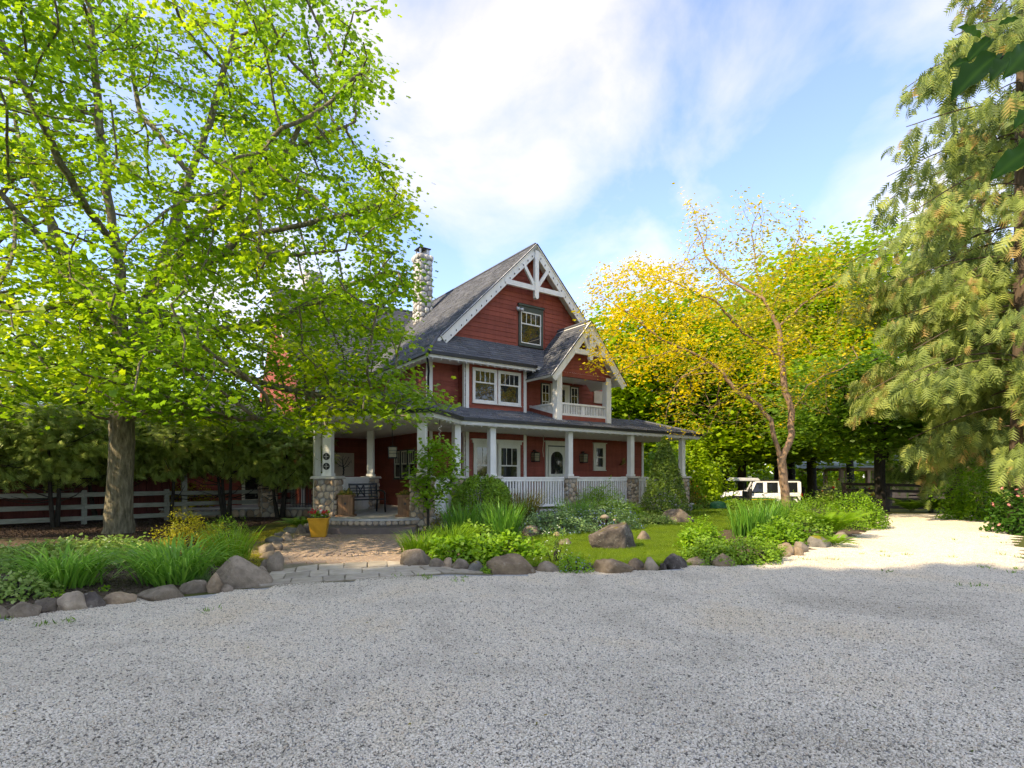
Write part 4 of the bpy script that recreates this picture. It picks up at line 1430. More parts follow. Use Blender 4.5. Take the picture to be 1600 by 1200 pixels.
roofplane([(-1.74, -0.6, 5.70), (6.3, -0.6, 5.70), (6.2, 0.3, 6.60), (-0.84, 0.3, 6.60)])
# left wing
roofplane([(-4.6, 5.35, 5.70), (-1.74, 5.35, 5.70), (2.76, 9.85, 10.20), (-4.6, 9.85, 10.20)])
# balcony gable
BX, BZ, BE, BEZ = 4.57, 7.44, 1.91, 5.22
for s in (-1, 1):
    roofplane([(BX + s * BE, -1.6, BEZ), (BX, -1.6, BZ), (BX, 0.32, BZ), (BX + s * BE, 0.32, BEZ)], 0.10)
# porch
C_ = (-1.55, -2.4); R_ = (10.25, -2.4); ER = (-3.22, -3.76); EL = (-6.05, -0.93); F_ = (-4.5, 0.8); G_ = (-4.5, 5.8)
Q_ = (-2.55, -0.75, 4.36); A_ = (-1.2, 0.5, 4.12)
e3 = lambda p: (p[0], p[1], EAVE)
for poly in ([e3(C_), e3(R_), (9.4, 0.5, 4.12), A_], [e3(ER), e3(C_), Q_], [e3(EL), e3(ER), Q_], [e3(F_), e3(EL), Q_],
             [e3(C_), A_, Q_], [A_, e3(F_), Q_], [e3(G_), e3(F_), A_, (-1.2, 5.8, 4.12)], [e3(R_), (10.25, 5, EAVE), (9.4, 4, 4.12), (9.4, 0.5, 4.12)]):
    roofplane(poly, 0.08)
mb = MB(); mb.prism([(7.42, 0.5), (9.4, 0.5), (9.4, 4), (7.42, 4)], 3.3, 4.05); mb.build('roof_deck', M['shingle'], roof)
# ridge and hip caps
mb = MB()
for a, b2 in (((RX, -0.1, RZ + 0.02), (RX, YB, RZ + 0.02)), ((BX, -1.6, BZ + 0.02), (BX, 0.3, BZ + 0.02)), ((-1.74, -0.6, 5.72), (-0.84, 0.3, 6.62)), ((-4.6, 9.85, 10.22), (2.7, 9.85, 10.22)), ((*ER, EAVE + 0.02), (*Q_[:2], Q_[2] + 0.02)), ((*EL, EAVE + 0.02), (*Q_[:2], Q_[2] + 0.02)), ((*R_, EAVE + 0.02), (9.4, 0.5, 4.14))):
    mb = MB(); mb.tube([a, b2], 0.06, 6)
    me = mb.mesh('ridge_cap'); set_tint(me, 0.3); obj('ridge_cap', me, M['shingle'], roof)

# eaves: soffit, fascia, gutter
def eave(p, q, z, name_pre='', fh=0.16, over=True):
    d = Vector((q[0] - p[0], q[1] - p[1], 0)); L = d.length; wf = WF(p[0], p[1], d.x, d.y)
    board('fascia', wf, -0.0, L, -0.03, 0.0, z - 0.12 - fh * 0.55, z - 0.02)
    board('gutter', wf, -0.02, L + 0.02, 0.002, 0.105, z - 0.105, z - 0.002, 'gutter_black')
    return wf, L
def clips(wf, L, z, step=0.30):
    mb = MB()
    x = step / 2
    while x < L:
        wf.box(mb, x - 0.012, x + 0.012, -0.045, -0.02, z - 0.06, z)
        x += step * random.uniform(0.9, 1.1)
    o = mb.build('light_clips', M['white_paint'], house); o['kind'] = 'stuff'
for p, q in ((G_, F_), (F_, EL), (EL, ER), (ER, C_), (C_, R_), (R_, (10.25, 5))):
    wf, L = eave(p, q, EAVE)
    clips(wf, L, EAVE - 0.20)
for p, q in (((-1.74, 5.35), (-1.74, -0.6)), ((-1.74, -0.6), (2.72, -0.6)), ((-4.6, 5.35), (-1.74, 5.35))):
    wf, L = eave(p, q, 5.70)
    clips(wf, L, 5.50)
mb = MB()
mb.prism([G_, F_, EL, ER, C_, R_, (10.25, 5), (9.94, 5), (9.94, 0.5), (2.7, 0.5), (2.7, 0), (0, 0), (0, 0.5), (-1.2, 0.5), (-1.2, 5.8)], SOF, SOF + 0.03)
mb.build('porch_ceiling', M['soffit_paint'], house)
# tongue-and-groove lines of the ceiling: thin battens
for k in range(-2, 36):
    x = -1.4 + k * 0.32
    if x < 10: 
        y1 = -0.02 if 0 <= x <= 2.7 else 0.48
        mb = MB(); mb.box(x, x + 0.012, -2.35, y1, SOF - 0.008, SOF - 0.001); mb.build('ceiling_batten', M['soffit_paint'], house)
mb = MB(); mb.prism([(-1.70, -0.56), (6.3, -0.56), (6.3, 0.5), (-1.2, 0.5), (-1.2, 5.9), (-1.70, 5.9)], 5.58, 5.61); mb.build('soffit', M['soffit_paint'], house)
mb = MB(); mb.box(BX - 1.6, BX + 1.6, -1.25, 0.48, 5.44, 5.47); mb.build('balcony_ceiling', M['soffit_paint'], house)

# barge boards and gable trusses
def gable_trim(cx, zp, ze, half, y, bw, kingz, beamz, name='gable_trim', cut=1.0):
    root = empty(name); root.parent = house
    sl = Vector((half, 0, ze - zp)).normalized()
    for s in (-1, 1):
        mb = MB()
        d = Vector((s * half, 0, ze - zp))
        a = Vector((cx, y, zp)); e = a + d * (cut if s > 0 else 1.0)
        nn = Vector((-d.z, 0, d.x)).normalized() * (1 if s > 0 else -1)
        if nn.z > 0: nn = -nn
        mb.hexa([a + nn * bw / abs(nn.z) * abs(nn.z) + Vector((0, -0.03, 0)), e + nn * bw + Vector((0, -0.03, 0)), e + nn * bw + Vector((0, 0.03, 0)), a + nn * bw + Vector((0, 0.03, 0)),
                 a + Vector((0, -0.03, 0)), e + Vector((0, -0.03, 0)), e + Vector((0, 0.03, 0)), a + Vector((0, 0.03, 0))])
        mb.build('barge_board', M['white_paint'], root)
        mb = MB()
        mb.beam(a + Vector((0, -0.05, -0.01)), e + Vector((0, -0.05, -0.01)), 0.05, 0.07, up=-nn)
        mb.build('barge_moulding', M['white_paint'], root)
        mb = MB()
        mb.beam(a + Vector((0, -0.035, 0.012)), e + Vector((0, -0.035, 0.012)), 0.13, 0.03, up=-nn)
        mb.build('drip_edge', M['gutter_black'], root)
    k = half / (zp - ze)
    hb = (zp - beamz) * k - bw * 0.7
    mb = MB(); mb.beam((cx - hb, y, beamz), (cx + hb, y, beamz), 0.10, 0.19); mb.build('collar_beam', M['white_paint'], root)
    mb = MB(); mb.box(cx - 0.09, cx + 0.09, y - 0.075, y + 0.06, kingz + 0.07, zp - 0.25)
    mb.tube([(cx, y - 0.074, kingz + 0.075), (cx, y + 0.058, kingz + 0.075)], 0.088, 12)
    mb.build('king_post', M['white_paint'], root)
    for s in (-1, 1):
        zt = beamz + (zp - beamz) * 0.52
        xt = cx + s * ((zp - zt) * k - bw * 0.6)
        mb = MB(); mb.beam((cx + s * 0.05, y, beamz + 0.05), (xt, y, zt), 0.08, 0.13, up=(0, 0, 1)); mb.build('strut', M['white_paint'], root)
    return root
gable_trim(RX, RZ - 0.02, 6.36, 4.17, -0.12, 0.30, 8.42, 8.82, cut=0.76)
gable_trim(BX, BZ - 0.02, BEZ - 0.05, 1.93, -1.62, 0.26, 5.95, 6.22)
# small clips along the barge boards
mb = MB()
for k in range(1, 20):
    for s in (-1, 1):
        x = RX + s * k * 0.21; z = RZ - k * 0.21 - 0.30
        mb.box(x - 0.01, x + 0.01, -0.18, -0.155, z - 0.05, z + 0.01)
o = mb.build('light_clips', M['gutter_black'], house); o['kind'] = 'stuff'
# red infill of the balcony gable
wfBG = WF(0, -1.22, 1, 0)
wall(wfBG, 0, 0, 5.47, BZ - 0.3, [], gable=lambda z: (BX - (BZ - 0.2 - z) / 1.165 + 0.0, BX + (BZ - 0.2 - z) / 1.165), expo=0.17)
mb = MB(); mb.box(BX - 1.5, BX + 1.5, -1.28, -1.16, 5.30, 5.46); mb.build('balcony_beam', M['siding_red'], house)

# balcony: posts, rail, skirt following the porch roof
bal = empty('balcony'); bal.parent = house
rz_at = lambda y: 3.34 + (y + 2.4) * (0.78 / 2.9)
for x in (3.29, 5.87):
    mb = MB(); mb.box(x - 0.13, x + 0.13, -1.33, -1.07, 3.62, 5.44); mb.build('post', M['white_paint'], bal, bevel=0.01)
for (p, q) in (((3.29, -1.2), (5.87, -1.2)), ((3.29, 0.48), (3.29, -1.2)), ((5.87, -1.2), (5.87, 0.48))):
    d = Vector((q[0] - p[0], q[1] - p[1], 0)); L = d.length; wf = WF(p[0], p[1], d.x, d.y)
    board('rail', wf, 0, L, -0.05, 0.05, 4.24, 4.31, parent=bal)
    side = abs(d.y) > 0.1
    z0, z1 = rz_at(p[1]), rz_at(q[1])
    for nm, lo, hi, oo, mt in (('bottom_rail', 0.16, 0.24, 0.055, 'white_paint'), ('skirt', -0.05, 0.158, 0.05, 'siding_red')):
        mb = MB()
        mb.hexa([wf.p(0, oo, z0 + lo), wf.p(L, oo, z1 + lo), wf.p(L, -oo, z1 + lo), wf.p(0, -oo, z0 + lo), wf.p(0, oo, z0 + hi), wf.p(L, oo, z1 + hi), wf.p(L, -oo, z1 + hi), wf.p(0, -oo, z0 + hi)])
        mb.build(nm, M[mt], bal)
    n = int(L / 0.085)
    for k in range(1, n):
        a = L * k / n
        w = 0.05 if (not side and abs(k - n // 2) < 1) else 0.019
        zb = z0 + (z1 - z0) * a / L + 0.24
        board('baluster', wf, a - w, a + w, -0.019, 0.019, zb, 4.245, parent=bal)
mb = MB(); mb.box(3.2, 5.95, -1.15, 0.48, 3.55, 3.60); mb.build('balcony_floor', M['concrete'], bal)
board('picture_panel', wfA, 6.74, 7.30, 0.03, 0.07, 4.72, 5.25, 'picture_board')
mb = MB(); mb.tube([(4.6, -0.6, 5.44), (4.6, -0.6, 5.16)], 0.008, 5); mb.build('hanging_rod', M['white_paint'], house)

# floodlight pair beside the gable window
fl = empty('floodlight'); fl.parent = house
mb = MB(); wfG.box(mb, 2.44, 2.58, 0.03, 0.07, 8.0, 8.1); mb.build('bracket', M['galvanised'], fl)
for dx in (-0.09, 0.06):
    mb = MB(); mb.tube([wfG.p(2.5 + dx * 0.5, 0.07, 8.02), wfG.p(2.5 + dx, 0.15, 7.99), wfG.p(2.5 + dx * 1.3, 0.27, 7.95)], [0.03, 0.055, 0.075], 10); mb.build('lamp_head', M['galvanised'], fl, True)
# downspout at the left corner
mb = MB(); mb.tube([(-1.72, -0.45, 5.6), (-1.70, -0.40, 5.46), (-1.30, 0.30, 5.20), (-1.26, 0.42, 5.0), (-1.26, 0.42, 3.95)], 0.04, 8); mb.build('downspout', M['gutter_black'], house, True)

# chimneys
def chimney(cx, cy, w, z0, z1, size, cap=True):
    ch = empty('chimney'); ch.parent = house
    mb = MB(); mb.box(cx - w / 2, cx + w / 2, cy - w / 2, cy + w / 2, z0, z1); mb.build('core', M['mortar'], ch)
    J = [MB(), []]
    for (o, du, dn) in (((cx - w / 2, cy - w / 2), (1, 0), (0, -1)), ((cx - w / 2, cy + w / 2), (0, -1), (-1, 0)), ((cx + w / 2, cy - w / 2), (0, 1), (1, 0))):
        cobble_face((o[0], o[1], z0), (*du, 0), (0, 0, 1), (*dn, 0), w, z1 - z0, size, 0.018, 0.06, 'chimney_cobble', ch, False, 1.1, joined=J)
    if cap:
        mb = MB(); mb.box(cx - w / 2 - 0.02, cx + w / 2 + 0.02, cy - w / 2 - 0.02, cy + w / 2 + 0.02, z1 - 0.24, z1 - 0.02); mb.build('collar_core', M['mortar'], ch)
        for (o, du, dn) in (((cx - w / 2 - 0.06, cy - w / 2 - 0.05), (1, 0), (0, -1)), ((cx - w / 2 - 0.05, cy + w / 2 + 0.06), (0, -1), (-1, 0))):
            cobble_face((o[0], o[1], z1 - 0.26), (*du, 0), (0, 0, 1), (*dn, 0), w + 0.12, 0.26, 0.2, 0.018, 0.06, 'chimney_cobble', ch, False, 1.3, joined=J)
        mb = MB(); mb.box(cx - 0.24, cx + 0.24, cy - 0.24, cy + 0.24, z1, z1 + 0.06)
        for sx in (-1, 1):
            for sy in (-1, 1): mb.box(cx + sx * 0.22 - 0.03, cx + sx * 0.22 + 0.03, cy + sy * 0.22 - 0.03, cy + sy * 0.22 + 0.03, z1 + 0.06, z1 + 0.30)
        mb.box(cx + 0.10, cx + 0.245, cy - 0.245, cy + 0.245, z1 + 0.06, z1 + 0.30)
        mb.build('flue', M['galvanised'], ch)
        mb = MB(); mb.box(cx - 0.30, cx + 0.30, cy - 0.30, cy + 0.30, z1 + 0.30, z1 + 0.34); mb.build('flue_cap', M['iron_black'], ch)
    joined_stones(J, 'stones', 'chimney_cobble', ch)
    return ch
chimney(1.62, 6.75, 0.66, 8.0, 11.95, 0.24)
chimney(-2.6, 9.9, 0.7, 9.4, 11.2, 0.26, False)

# left wing walls
wfW = WF(-4.2, 5.8, 1, 0)
wall(wfW, 0, 3.0, FLOOR, SOF)
wall(wfW, 0, 3.0, 3.6, 5.6, [(0.5, 2.5, 4.1, 5.35)])
for a0 in (0.62, 1.58):
    sash_window(wfW, a0, a0 + 0.8, 4.2, 5.25, 0.5, 3, 1, cw=0.06, lower=(2, 1))
wfWl = WF(-4.2, 14.0, 0, -1)
wall(wfWl, 0, 8.2, FLOOR, 5.6, expo=0.34)
mb = MB(); mb.add([(-4.2, 5.8, 5.6), (-4.2, 13.9, 5.6), (-4.2, 9.85, 10.0), (-4.1, 5.8, 5.6), (-4.1, 13.9, 5.6), (-4.1, 9.85, 10.0)], [(0, 1, 2), (5, 4, 3), (0, 3, 4, 1), (1, 4, 5, 2), (2, 5, 3, 0)]); mb.build('wing_gable', M['siding_red'], house)
board('corner_board', wfW, 0, 0.13, 0.002, 0.045, FLOOR, 5.6)
# single storey room beyond the wing
wfS = WF(-9.0, 7.2, 1, 0)
wall(wfS, 0, 4.8, FLOOR, SOF, [(2.9, 3.8, FLOOR, 2.5)])
dr = empty('door'); dr.parent = house
mb = MB(); wfS.box(mb, 2.86, 3.84, 0.002, 0.05, FLOOR, 2.55); mb.build('casing', M['cream_paint'], dr)
mb = MB(); wfS.box(mb, 2.98, 3.72, 0.051, 0.06, 0.6, 2.40); mb.build('pane', M['glass'], dr)
roofplane([(-9.4, 6.7, 3.35), (-4.2, 6.7, 3.35), (-4.2, 10.0, 4.9), (-9.4, 10.0, 4.9)])
wfSl = WF(-9.0, 12.0, 0, -1)
wall(wfSl, 0, 4.8, 0.1, SOF, expo=0.34)

# ---- porch floor, steps, stone piers, posts, rails
SC = Vector((-3.95, 17.5))
arc = lambda r, a0, a1, n=22: [lh((SC.x + r * math.sin(t), SC.y - r * math.cos(t))) for t in np.linspace(a0, a1, n)]
floor_poly = [(-9.0, 7.3), (-9.0, 6.2), (-5.5, 4.75), (-4.25, 3.75), (-5.6, -0.9)] + arc(2.6, R(-34), R(32)) + [(-3.0, -3.35), (-1.45, -2.25), (10.05, -2.25), (10.05, 0.55), (2.7, 0.55), (-1.2, 0.55), (-1.2, 6), (-4.3, 6.0), (-4.3, 7.3)]
mb = MB(); mb.prism(floor_poly, FLOOR - 0.06, FLOOR); mb.build('porch_floor', M['concrete'], house)
inner = [(-8.9, 7.3), (-8.9, 6.3), (-5.5, 4.85), (-4.2, 3.85), (-5.5, -0.85)] + arc(2.55, R(-33), R(31)) + [(-3.0, -3.25), (-1.42, -2.2), (10.0, -2.2), (10.0, 0.55), (-1.2, 0.55), (-1.2, 6), (-4.3, 7.3)]
mb = MB(); mb.prism(inner, -0.02, FLOOR - 0.061); mb.build('porch_base', M['mortar'], house)
st = empty('entrance_steps'); st.parent = house
mb = MB(); mb.prism(arc(3.27, R(-28), R(26)) + [lh((-2.6, 15.6)), lh((-5.3, 15.6))], -0.02, 0.19); mb.build('curved_step', M['step_brown'], st, bevel=0.015)
# cobbles in the riser of the top step
NR = 17
for k in range(NR):
    t0 = R(-33) + R(64) * k / NR; t1 = R(-33) + R(64) * (k + 1) / NR
    tm = (t0 + t1) / 2
    c = Vector((*arc(2.565, tm, tm, 1)[0], 0)); c2 = Vector((*arc(2.565, t0, t0, 1)[0], 0)); c3 = Vector((*arc(2.565, t1, t1, 1)[0], 0))
    du = (c3 - c2); w = du.length; du.normalize()
    dn = du.cross(Vector((0, 0, 1)))
    cuts = [0, random.uniform(0.35, 0.65) * 0 + w]
    poly = [(0.0, 0.0), (w, 0.0), (w, 0.135), (0, 0.135)]
    v, f = cobble([(x + random.uniform(-0.012, 0.012), y) for x, y in poly], 0.010, 0.05 * random.uniform(0.8, 1.2))
    me = bpy.data.meshes.new('stone'); me.from_pydata([tuple(c2 + du * a + Vector((0, 0, 0.182 + b2)) + dn * q) for a, b2, q in v], [], f)
    for p in me.polygons: p.use_smooth = True
    set_tint(me, random.uniform(0.3, 0.8)); obj('stone', me, M['cobble'], st)

def pier(x, y, w, rot, z0, z1, post_w, single, size=0.19, medallions=False, faces=(0, 1, 3), cap=True, post=True):
    """cobbled pier with a slab on top and a square post up to the ceiling"""
    root = empty('porch_pier', (x, y, 0), rot); root.parent = house
    mb = MB(); mb.box(-w / 2, w / 2, -w / 2, w / 2, z0, z1 - 0.06); mb.build('core', M['mortar'], root)
    J = None if single else [MB(), []]
    F = (((-w / 2, -w / 2), (1, 0), (0, -1)), ((-w / 2, w / 2), (0, -1), (-1, 0)), ((w / 2, w / 2), (-1, 0), (0, 1)), ((w / 2, -w / 2), (0, 1), (1, 0)))
    for i in faces:
        o, du, dn = F[i]
        cobble_face((o[0], o[1], z0), (*du, 0), (0, 0, 1), (*dn, 0), w, z1 - 0.07 - z0, size, 0.011, 0.05, 'cobble', root, single, 1.1, joined=J)
    if not single: joined_stones(J, 'stones', 'cobble', root)
    if cap:
        k = w / 2 + 0.09
        mb = MB(); mb.hexa([(-k, -k, z1 - 0.055), (k, -k, z1 - 0.055), (k, k, z1 - 0.055), (-k, k, z1 - 0.055), (-k + 0.03, -k + 0.03, z1 + 0.02), (k - 0.03, -k + 0.03, z1 + 0.02), (k - 0.03, k - 0.03, z1 + 0.02), (-k + 0.03, k - 0.03, z1 + 0.02)])
        mb.build('cap', M['cap_stone'], root, bevel=0.012)
    if post:
        p = post_w / 2
        mb = MB(); mb.box(-p, p, -p, p, z1 + 0.02, SOF); mb.build('post', M['white_paint'], root, bevel=0.012)
        mb = MB(); mb.box(-p - 0.025, p + 0.025, -p - 0.025, p + 0.025, z1 + 0.02, z1 + 0.10); mb.build('plinth', M['white_paint'], root, bevel=0.01)
        if medallions:
            for z in (2.08, 1.78 + 0.02):
                mb = MB()
                mb.tube([(0, -p - 0.001, z), (0, -p - 0.02, z)], 0.10, 20)
                mb.tube([(0, -p - 0.02, z), (0, -p - 0.027, z)], 0.078, 20)
                md = mb.build('medallion', M['iron_black'], root)
                mb = MB(); mb.beam((-0.07, -p - 0.03, z), (0.07, -p - 0.03, z), 0.012, 0.008, up=(0, 1, 0)); mb.beam((0, -p - 0.031, z - 0.07), (0, -p - 0.031, z + 0.07), 0.012, 0.008, up=(0, 1, 0)); mb.build('cross_bar', M['galvanised'], md)
    return root
D45 = R(-41.0)
P1 = (-5.22, -1.12); P3 = (-3.22, -3.12); P2 = (-2.9, 1.62)
pier(*P1, 0.58, D45, 0.0, 1.5, 0.25, True, 0.17, True, (0, 3))
pier(*P3, 0.52, D45, 0.0, 1.5, 0.24, True, 0.17, False, (0, 1, 3))
pier(*P2, 0.42, D45, FLOOR, 1.5, 0.21, True, 0.16, False, (0, 3))
pier(3.17, -2.0, 0.42, 0, 0.0, 1.5, 0.21, True, 0.16, False, (0, 1))
pier(6.39, -2.0, 0.42, 0, 0.0, 1.5, 0.21, True, 0.16, False, (0, 1))
pier(9.55, -2.0, 0.42, 0, 0.0, 1.5, 0.21, False, 0.18, False, (0, 1))
pier(-1.5, -2.0, 0.42, 0, 0.0, 1.5, 0.22, False, 0.18, False, (0, 1))
pier(-0.18, -2.0, 0.42, 0, 0.0, 1.5, 0.22, False, 0.18, False, (0, 1))
pier(-5.6, 4.95, 0.55, 0, 0.0, 1.4, 0.22, False, 0.2, False, (0, 1))
pier(-4.1, 3.6, 0.40, 0, 0.0, 1.5, 0.22, False, 0.2, False, (0, 1))
for x, y in ((-4.6, 2.2),):
    mb = MB(); mb.box(x - 0.1, x + 0.1, y - 0.1, y + 0.1, FLOOR, SOF); mb.build('porch_post', M['white_paint'], house)
wfPic = wfW

def railing(p, q, solid=False):
    rl = empty('railing'); rl.parent = house
    d = Vector((q[0] - p[0], q[1] - p[1], 0)); L = d.length; wf = WF(p[0], p[1], d.x, d.y)
    board('top_rail', wf, 0, L, -0.065, 0.065, 1.44, 1.495, parent=rl)
    board('rail_face', wf, 0, L, -0.035, 0.035, 1.345, 1.439, parent=rl)
    board('bottom_rail', wf, 0, L, -0.04, 0.04, 0.46, 0.54, parent=rl)
    n = int(L / (0.088 if solid else 0.115))
    for k in range(n):
        a = L * (k + 0.5) / n
        if solid: board('bead_board', wf, a - 0.041, a + 0.041, -0.012, 0.012 + random.uniform(0, 0.003), 0.40, 1.346, parent=rl)
        else: board('baluster', wf, a - 0.024, a + 0.024, -0.024, 0.024, 0.541, 1.346, parent=rl)
    return rl
railing((-1.3, -2.0), (-0.4, -2.0)); railing((0.04, -2.0), (2.95, -2.0)); railing((3.39, -2.0), (6.17, -2.0)); railing((6.61, -2.0), (9.33, -2.0))
railing((-3.0, -2.95), (-1.7, -2.1), True)
railing((-3.05, 1.45), (-5.05, -0.95), True)
# terrace: cobbled face and black iron railing
J = [MB(), []]
a, b2 = Vector((-5.5, 4.75, 0)), Vector((-4.25, 3.75, 0))
du = (b2 - a).normalized(); dn = du.cross(Vector((0, 0, 1)))
cobble_face(a, du, (0, 0, 1), dn, (b2 - a).length, 0.30, 0.2, 0.012, 0.05, 'cobble', house, False, joined=J)
a3 = Vector((-9.0, 6.2, 0)); du = (a - a3).normalized(); dn = du.cross(Vector((0, 0, 1)))
cobble_face(a3, du, (0, 0, 1), dn, (a - a3).length, 0.30, 0.2, 0.012, 0.05, 'cobble', house, False, joined=J)
joined_stones(J, 'terrace_stones', 'cobble', house)
rl = empty('iron_railing'); rl.parent = house
mb = MB(); mb.beam((-5.4, 4.6, 1.38), (-4.3, 3.72, 1.38), 0.04, 0.03); mb.beam((-5.4, 4.6, 0.50), (-4.3, 3.72, 0.50), 0.03, 0.03); mb.build('rail', M['iron_black'], rl)
for k in range(12):
    p = Vector((-5.4, 4.6, 0)).lerp(Vector((-4.3, 3.72, 0)), (k + 0.5) / 12)
    mb = MB(); mb.tube([(p.x, p.y, FLOOR), (p.x, p.y, 1.38)], 0.011, 5); mb.build('bar', M['iron_black'], rl)
# ------------------------------------------------------------------ trees
def leaves_on(nodes, r, kids, thin, per, spread, size, template, mat, root, seed=0, upk=1.0, tscale=0.5, tb=0.0, keep=None, droop=0.25, flatz=0.45, name='crown', tmix=0.42, tfun=None):
    sel = np.where((r < thin))[0]
    if keep is not None: sel = np.array([i for i in sel if keep(nodes[i])])
    P = np.repeat(nodes[sel], per, axis=0)
    n = len(P)
    off = NP.normal(size=(n, 3)) * np.array([spread, spread, spread * flatz])
    P = P + off
    tilt = np.repeat(NP.normal(size=(len(sel), 3)) * 0.30, per, axis=0)
    nr = unit(np.array([0, 0, upk]) + tilt + NP.normal(size=(n, 3)) * 0.30)
    off[:, 2] -= (off[:, :2] * tilt[:, :2]).sum(1) / max(upk, 0.3)
    P = np.repeat(nodes[sel], per, axis=0) + off
    ax = unit(np.c_[off[:, :2] + NP.normal(size=(n, 2)) * spread * 0.6, np.full(n, -droop * spread)])
    tint = 0.48 + tmix * clump_noise(P, tscale, seed) * 1.5 + rnd(n, -0.22, 0.22) + tb
    if tfun is not None: tint = tint + tfun(P)
    me = leaf_mesh(name, P, ax, nr, rnd(n, size[0], size[1]), template, tint)
    return obj(name, me, M[mat], root)

# ---- the big maple on the left
def T(*pts):
    return [tuple(at(x, y, d)) for x, y, d in pts]
maple = empty('maple_tree', (0, 0, 0), label='big spreading maple with mossy trunk growing in front of the white fence', cat='tree')
paths = [
    T((184, 838, 14.7), (186, 790, 14.7), (189, 730, 14.7), (190, 670, 14.7), (194, 615, 14.7), (200, 572, 14.7)),
    T((200, 572, 14.7), (188, 522, 14.5), (180, 480, 14.5), (189, 440, 14.4), (184, 395, 14.3), (174, 335, 14.2), (160, 250, 14.2), (150, 130, 14.2), (140, 10, 14.2)),
    T((200, 572, 14.7), (223, 510, 14.9), (240, 440, 15.0), (262, 388, 15.1), (276, 338, 15.2), (298, 272, 15.3), (328, 192, 15.4), (358, 90, 15.5), (372, 5, 15.6)),
    T((240, 440, 15.0), (300, 422, 14.6), (345, 404, 14.3), (376, 368, 14.1), (402, 318, 14), (440, 250, 13.8), (480, 180, 13.7), (530, 110, 13.6)),
    T((205, 555, 14.7), (255, 540, 14.4), (300, 556, 14.1), (350, 580, 13.8), (425, 603, 13.5), (520, 622, 13.2), (620, 630, 13.0)),
    T((262, 388, 15.1), (328, 350, 15.4), (362, 302, 15.5), (405, 262, 15.6), (480, 222, 15.7), (555, 190, 15.8)),
    T((232, 470, 14.95), (315, 518, 14.9), (400, 508, 14.8), (480, 478, 14.6), (560, 440, 14.5), (620, 425, 14.4)),
    T((188, 655, 14.7), (152, 650, 14.2), (124, 626, 13.6), (88, 618, 13.0), (40, 610, 12.4), (-30, 600, 11.8)),
    T((180, 490, 14.5), (122, 424, 15.2), (92, 380, 15.8), (62, 300, 16.2), (30, 220, 16.5), (10, 100, 16.6)),
    T((180, 478, 14.5), (128, 470, 13.5), (60, 486, 12.2), (-10, 470, 11.2)),
    T((197, 585, 14.7), (150, 500, 12.8), (88, 400, 11.4), (0, 300, 10.4)),
    T((232, 470, 14.95), (300, 372, 13.0), (372, 282, 11.8), (440, 200, 11.2)),
    T((184, 395, 14.3), (120, 300, 12.4), (60, 180, 11.4), (0, 60, 10.9)),
    T((276, 338, 15.2), (330, 390, 17), (430, 400, 18), (540, 390, 18.6)),
    T((190, 660, 14.7), (250, 640, 13.9), (330, 650, 13.2), (420, 655, 12.7)),
    T((298, 272, 15.3), (220, 180, 16.2), (200, 70, 16.6)),
    T((376, 368, 14.1), (470, 352, 13.9), (560, 332, 13.8), (615, 318, 13.8)),
]
mn, mp = path_nodes(paths, 0.3)
RB = np.array([(-140, 640), (0, 632), (66, 618), (120, 608), (165, 585), (200, 545), (222, 540), (245, 600), (300, 636), (345, 640), (370, 628), (420, 640), (455, 662), (485, 668), (505, 630), (540, 628), (575, 640), (600, 690), (640, 705), (655, 640), (675, 545), (700, 500), (720, 420)], float)
def maple_ok(P):
    px = 800 + P[:, 0] / P[:, 1] * FPX
    py = HORIZON - (P[:, 2] - CAM_H) / P[:, 1] * FPX
    ok = px < np.interp(py, RB[:, 0], RB[:, 1])
    ok &= py < np.interp(px, [-300, 0, 120, 200, 300, 480, 560, 640, 720], [640, 640, 655, 650, 655, 690, 700, 670, 650])
    return ok
A = np.c_[rnd(60000, -20, -0.8), rnd(60000, 8.2, 19.5), rnd(60000, 2.8, 17)]
c = np.array([-10.2, 14.2, 8.2])
e = ((A - c) / np.array([9.6, 5.9, 8.6])) ** 2
e = e.sum(1)
# low limbs reach out to the right, towards the porch
A = A[(e < 1) & (e > 0.10)]
A = A[maple_ok(A)]
nz = clump_noise(A, 0.33, 4.2) + 0.5 * clump_noise(A, 0.9, 1.1)
A = A[(nz > 0.03) & ~((A[:, 2] < 4.2) & (A[:, 1] < 10.5) & (A[:, 0] > -7))]
A = A[NP.permutation(len(A))[:2700]]
E = np.c_[rnd(900, 400, 722), rnd(900, 562, 695), rnd(900, 11.6, 14.2)]
E = np.c_[(E[:, 0] - 800) / FPX * E[:, 2], E[:, 2], CAM_H + (HORIZON - E[:, 1]) / FPX * E[:, 2]]
E = E[maple_ok(E)]
E2 = np.c_[rnd(700, -80, 330), rnd(700, 420, 650), rnd(700, 8.6, 12.0)]
E2 = np.c_[(E2[:, 0] - 800) / FPX * E2[:, 2], E2[:, 2], CAM_H + (HORIZON - E2[:, 1]) / FPX * E2[:, 2]]
E3 = np.c_[rnd(260, 560, 655), rnd(260, 240, 480), rnd(260, 12.5, 15.5)]
E3 = np.c_[(E3[:, 0] - 800) / FPX * E3[:, 2], E3[:, 2], CAM_H + (HORIZON - E3[:, 1]) / FPX * E3[:, 2]]
E3 = E3[maple_ok(E3)]
E4 = np.c_[rnd(500, 400, 640), rnd(500, 430, 600), rnd(500, 12.0, 16.0)]
E4 = np.c_[(E4[:, 0] - 800) / FPX * E4[:, 2], E4[:, 2], CAM_H + (HORIZON - E4[:, 1]) / FPX * E4[:, 2]]
E4 = E4[maple_ok(E4)]
A = np.concatenate([A, E[:230], E2[:330], E3[:130], E4[:170]])
nodes, par = grow(mn, mp, A, 0.30, 3.2, 0.50, 70, up=0.02)
r, kids = radii_of(par, 0.0062, 2.25)
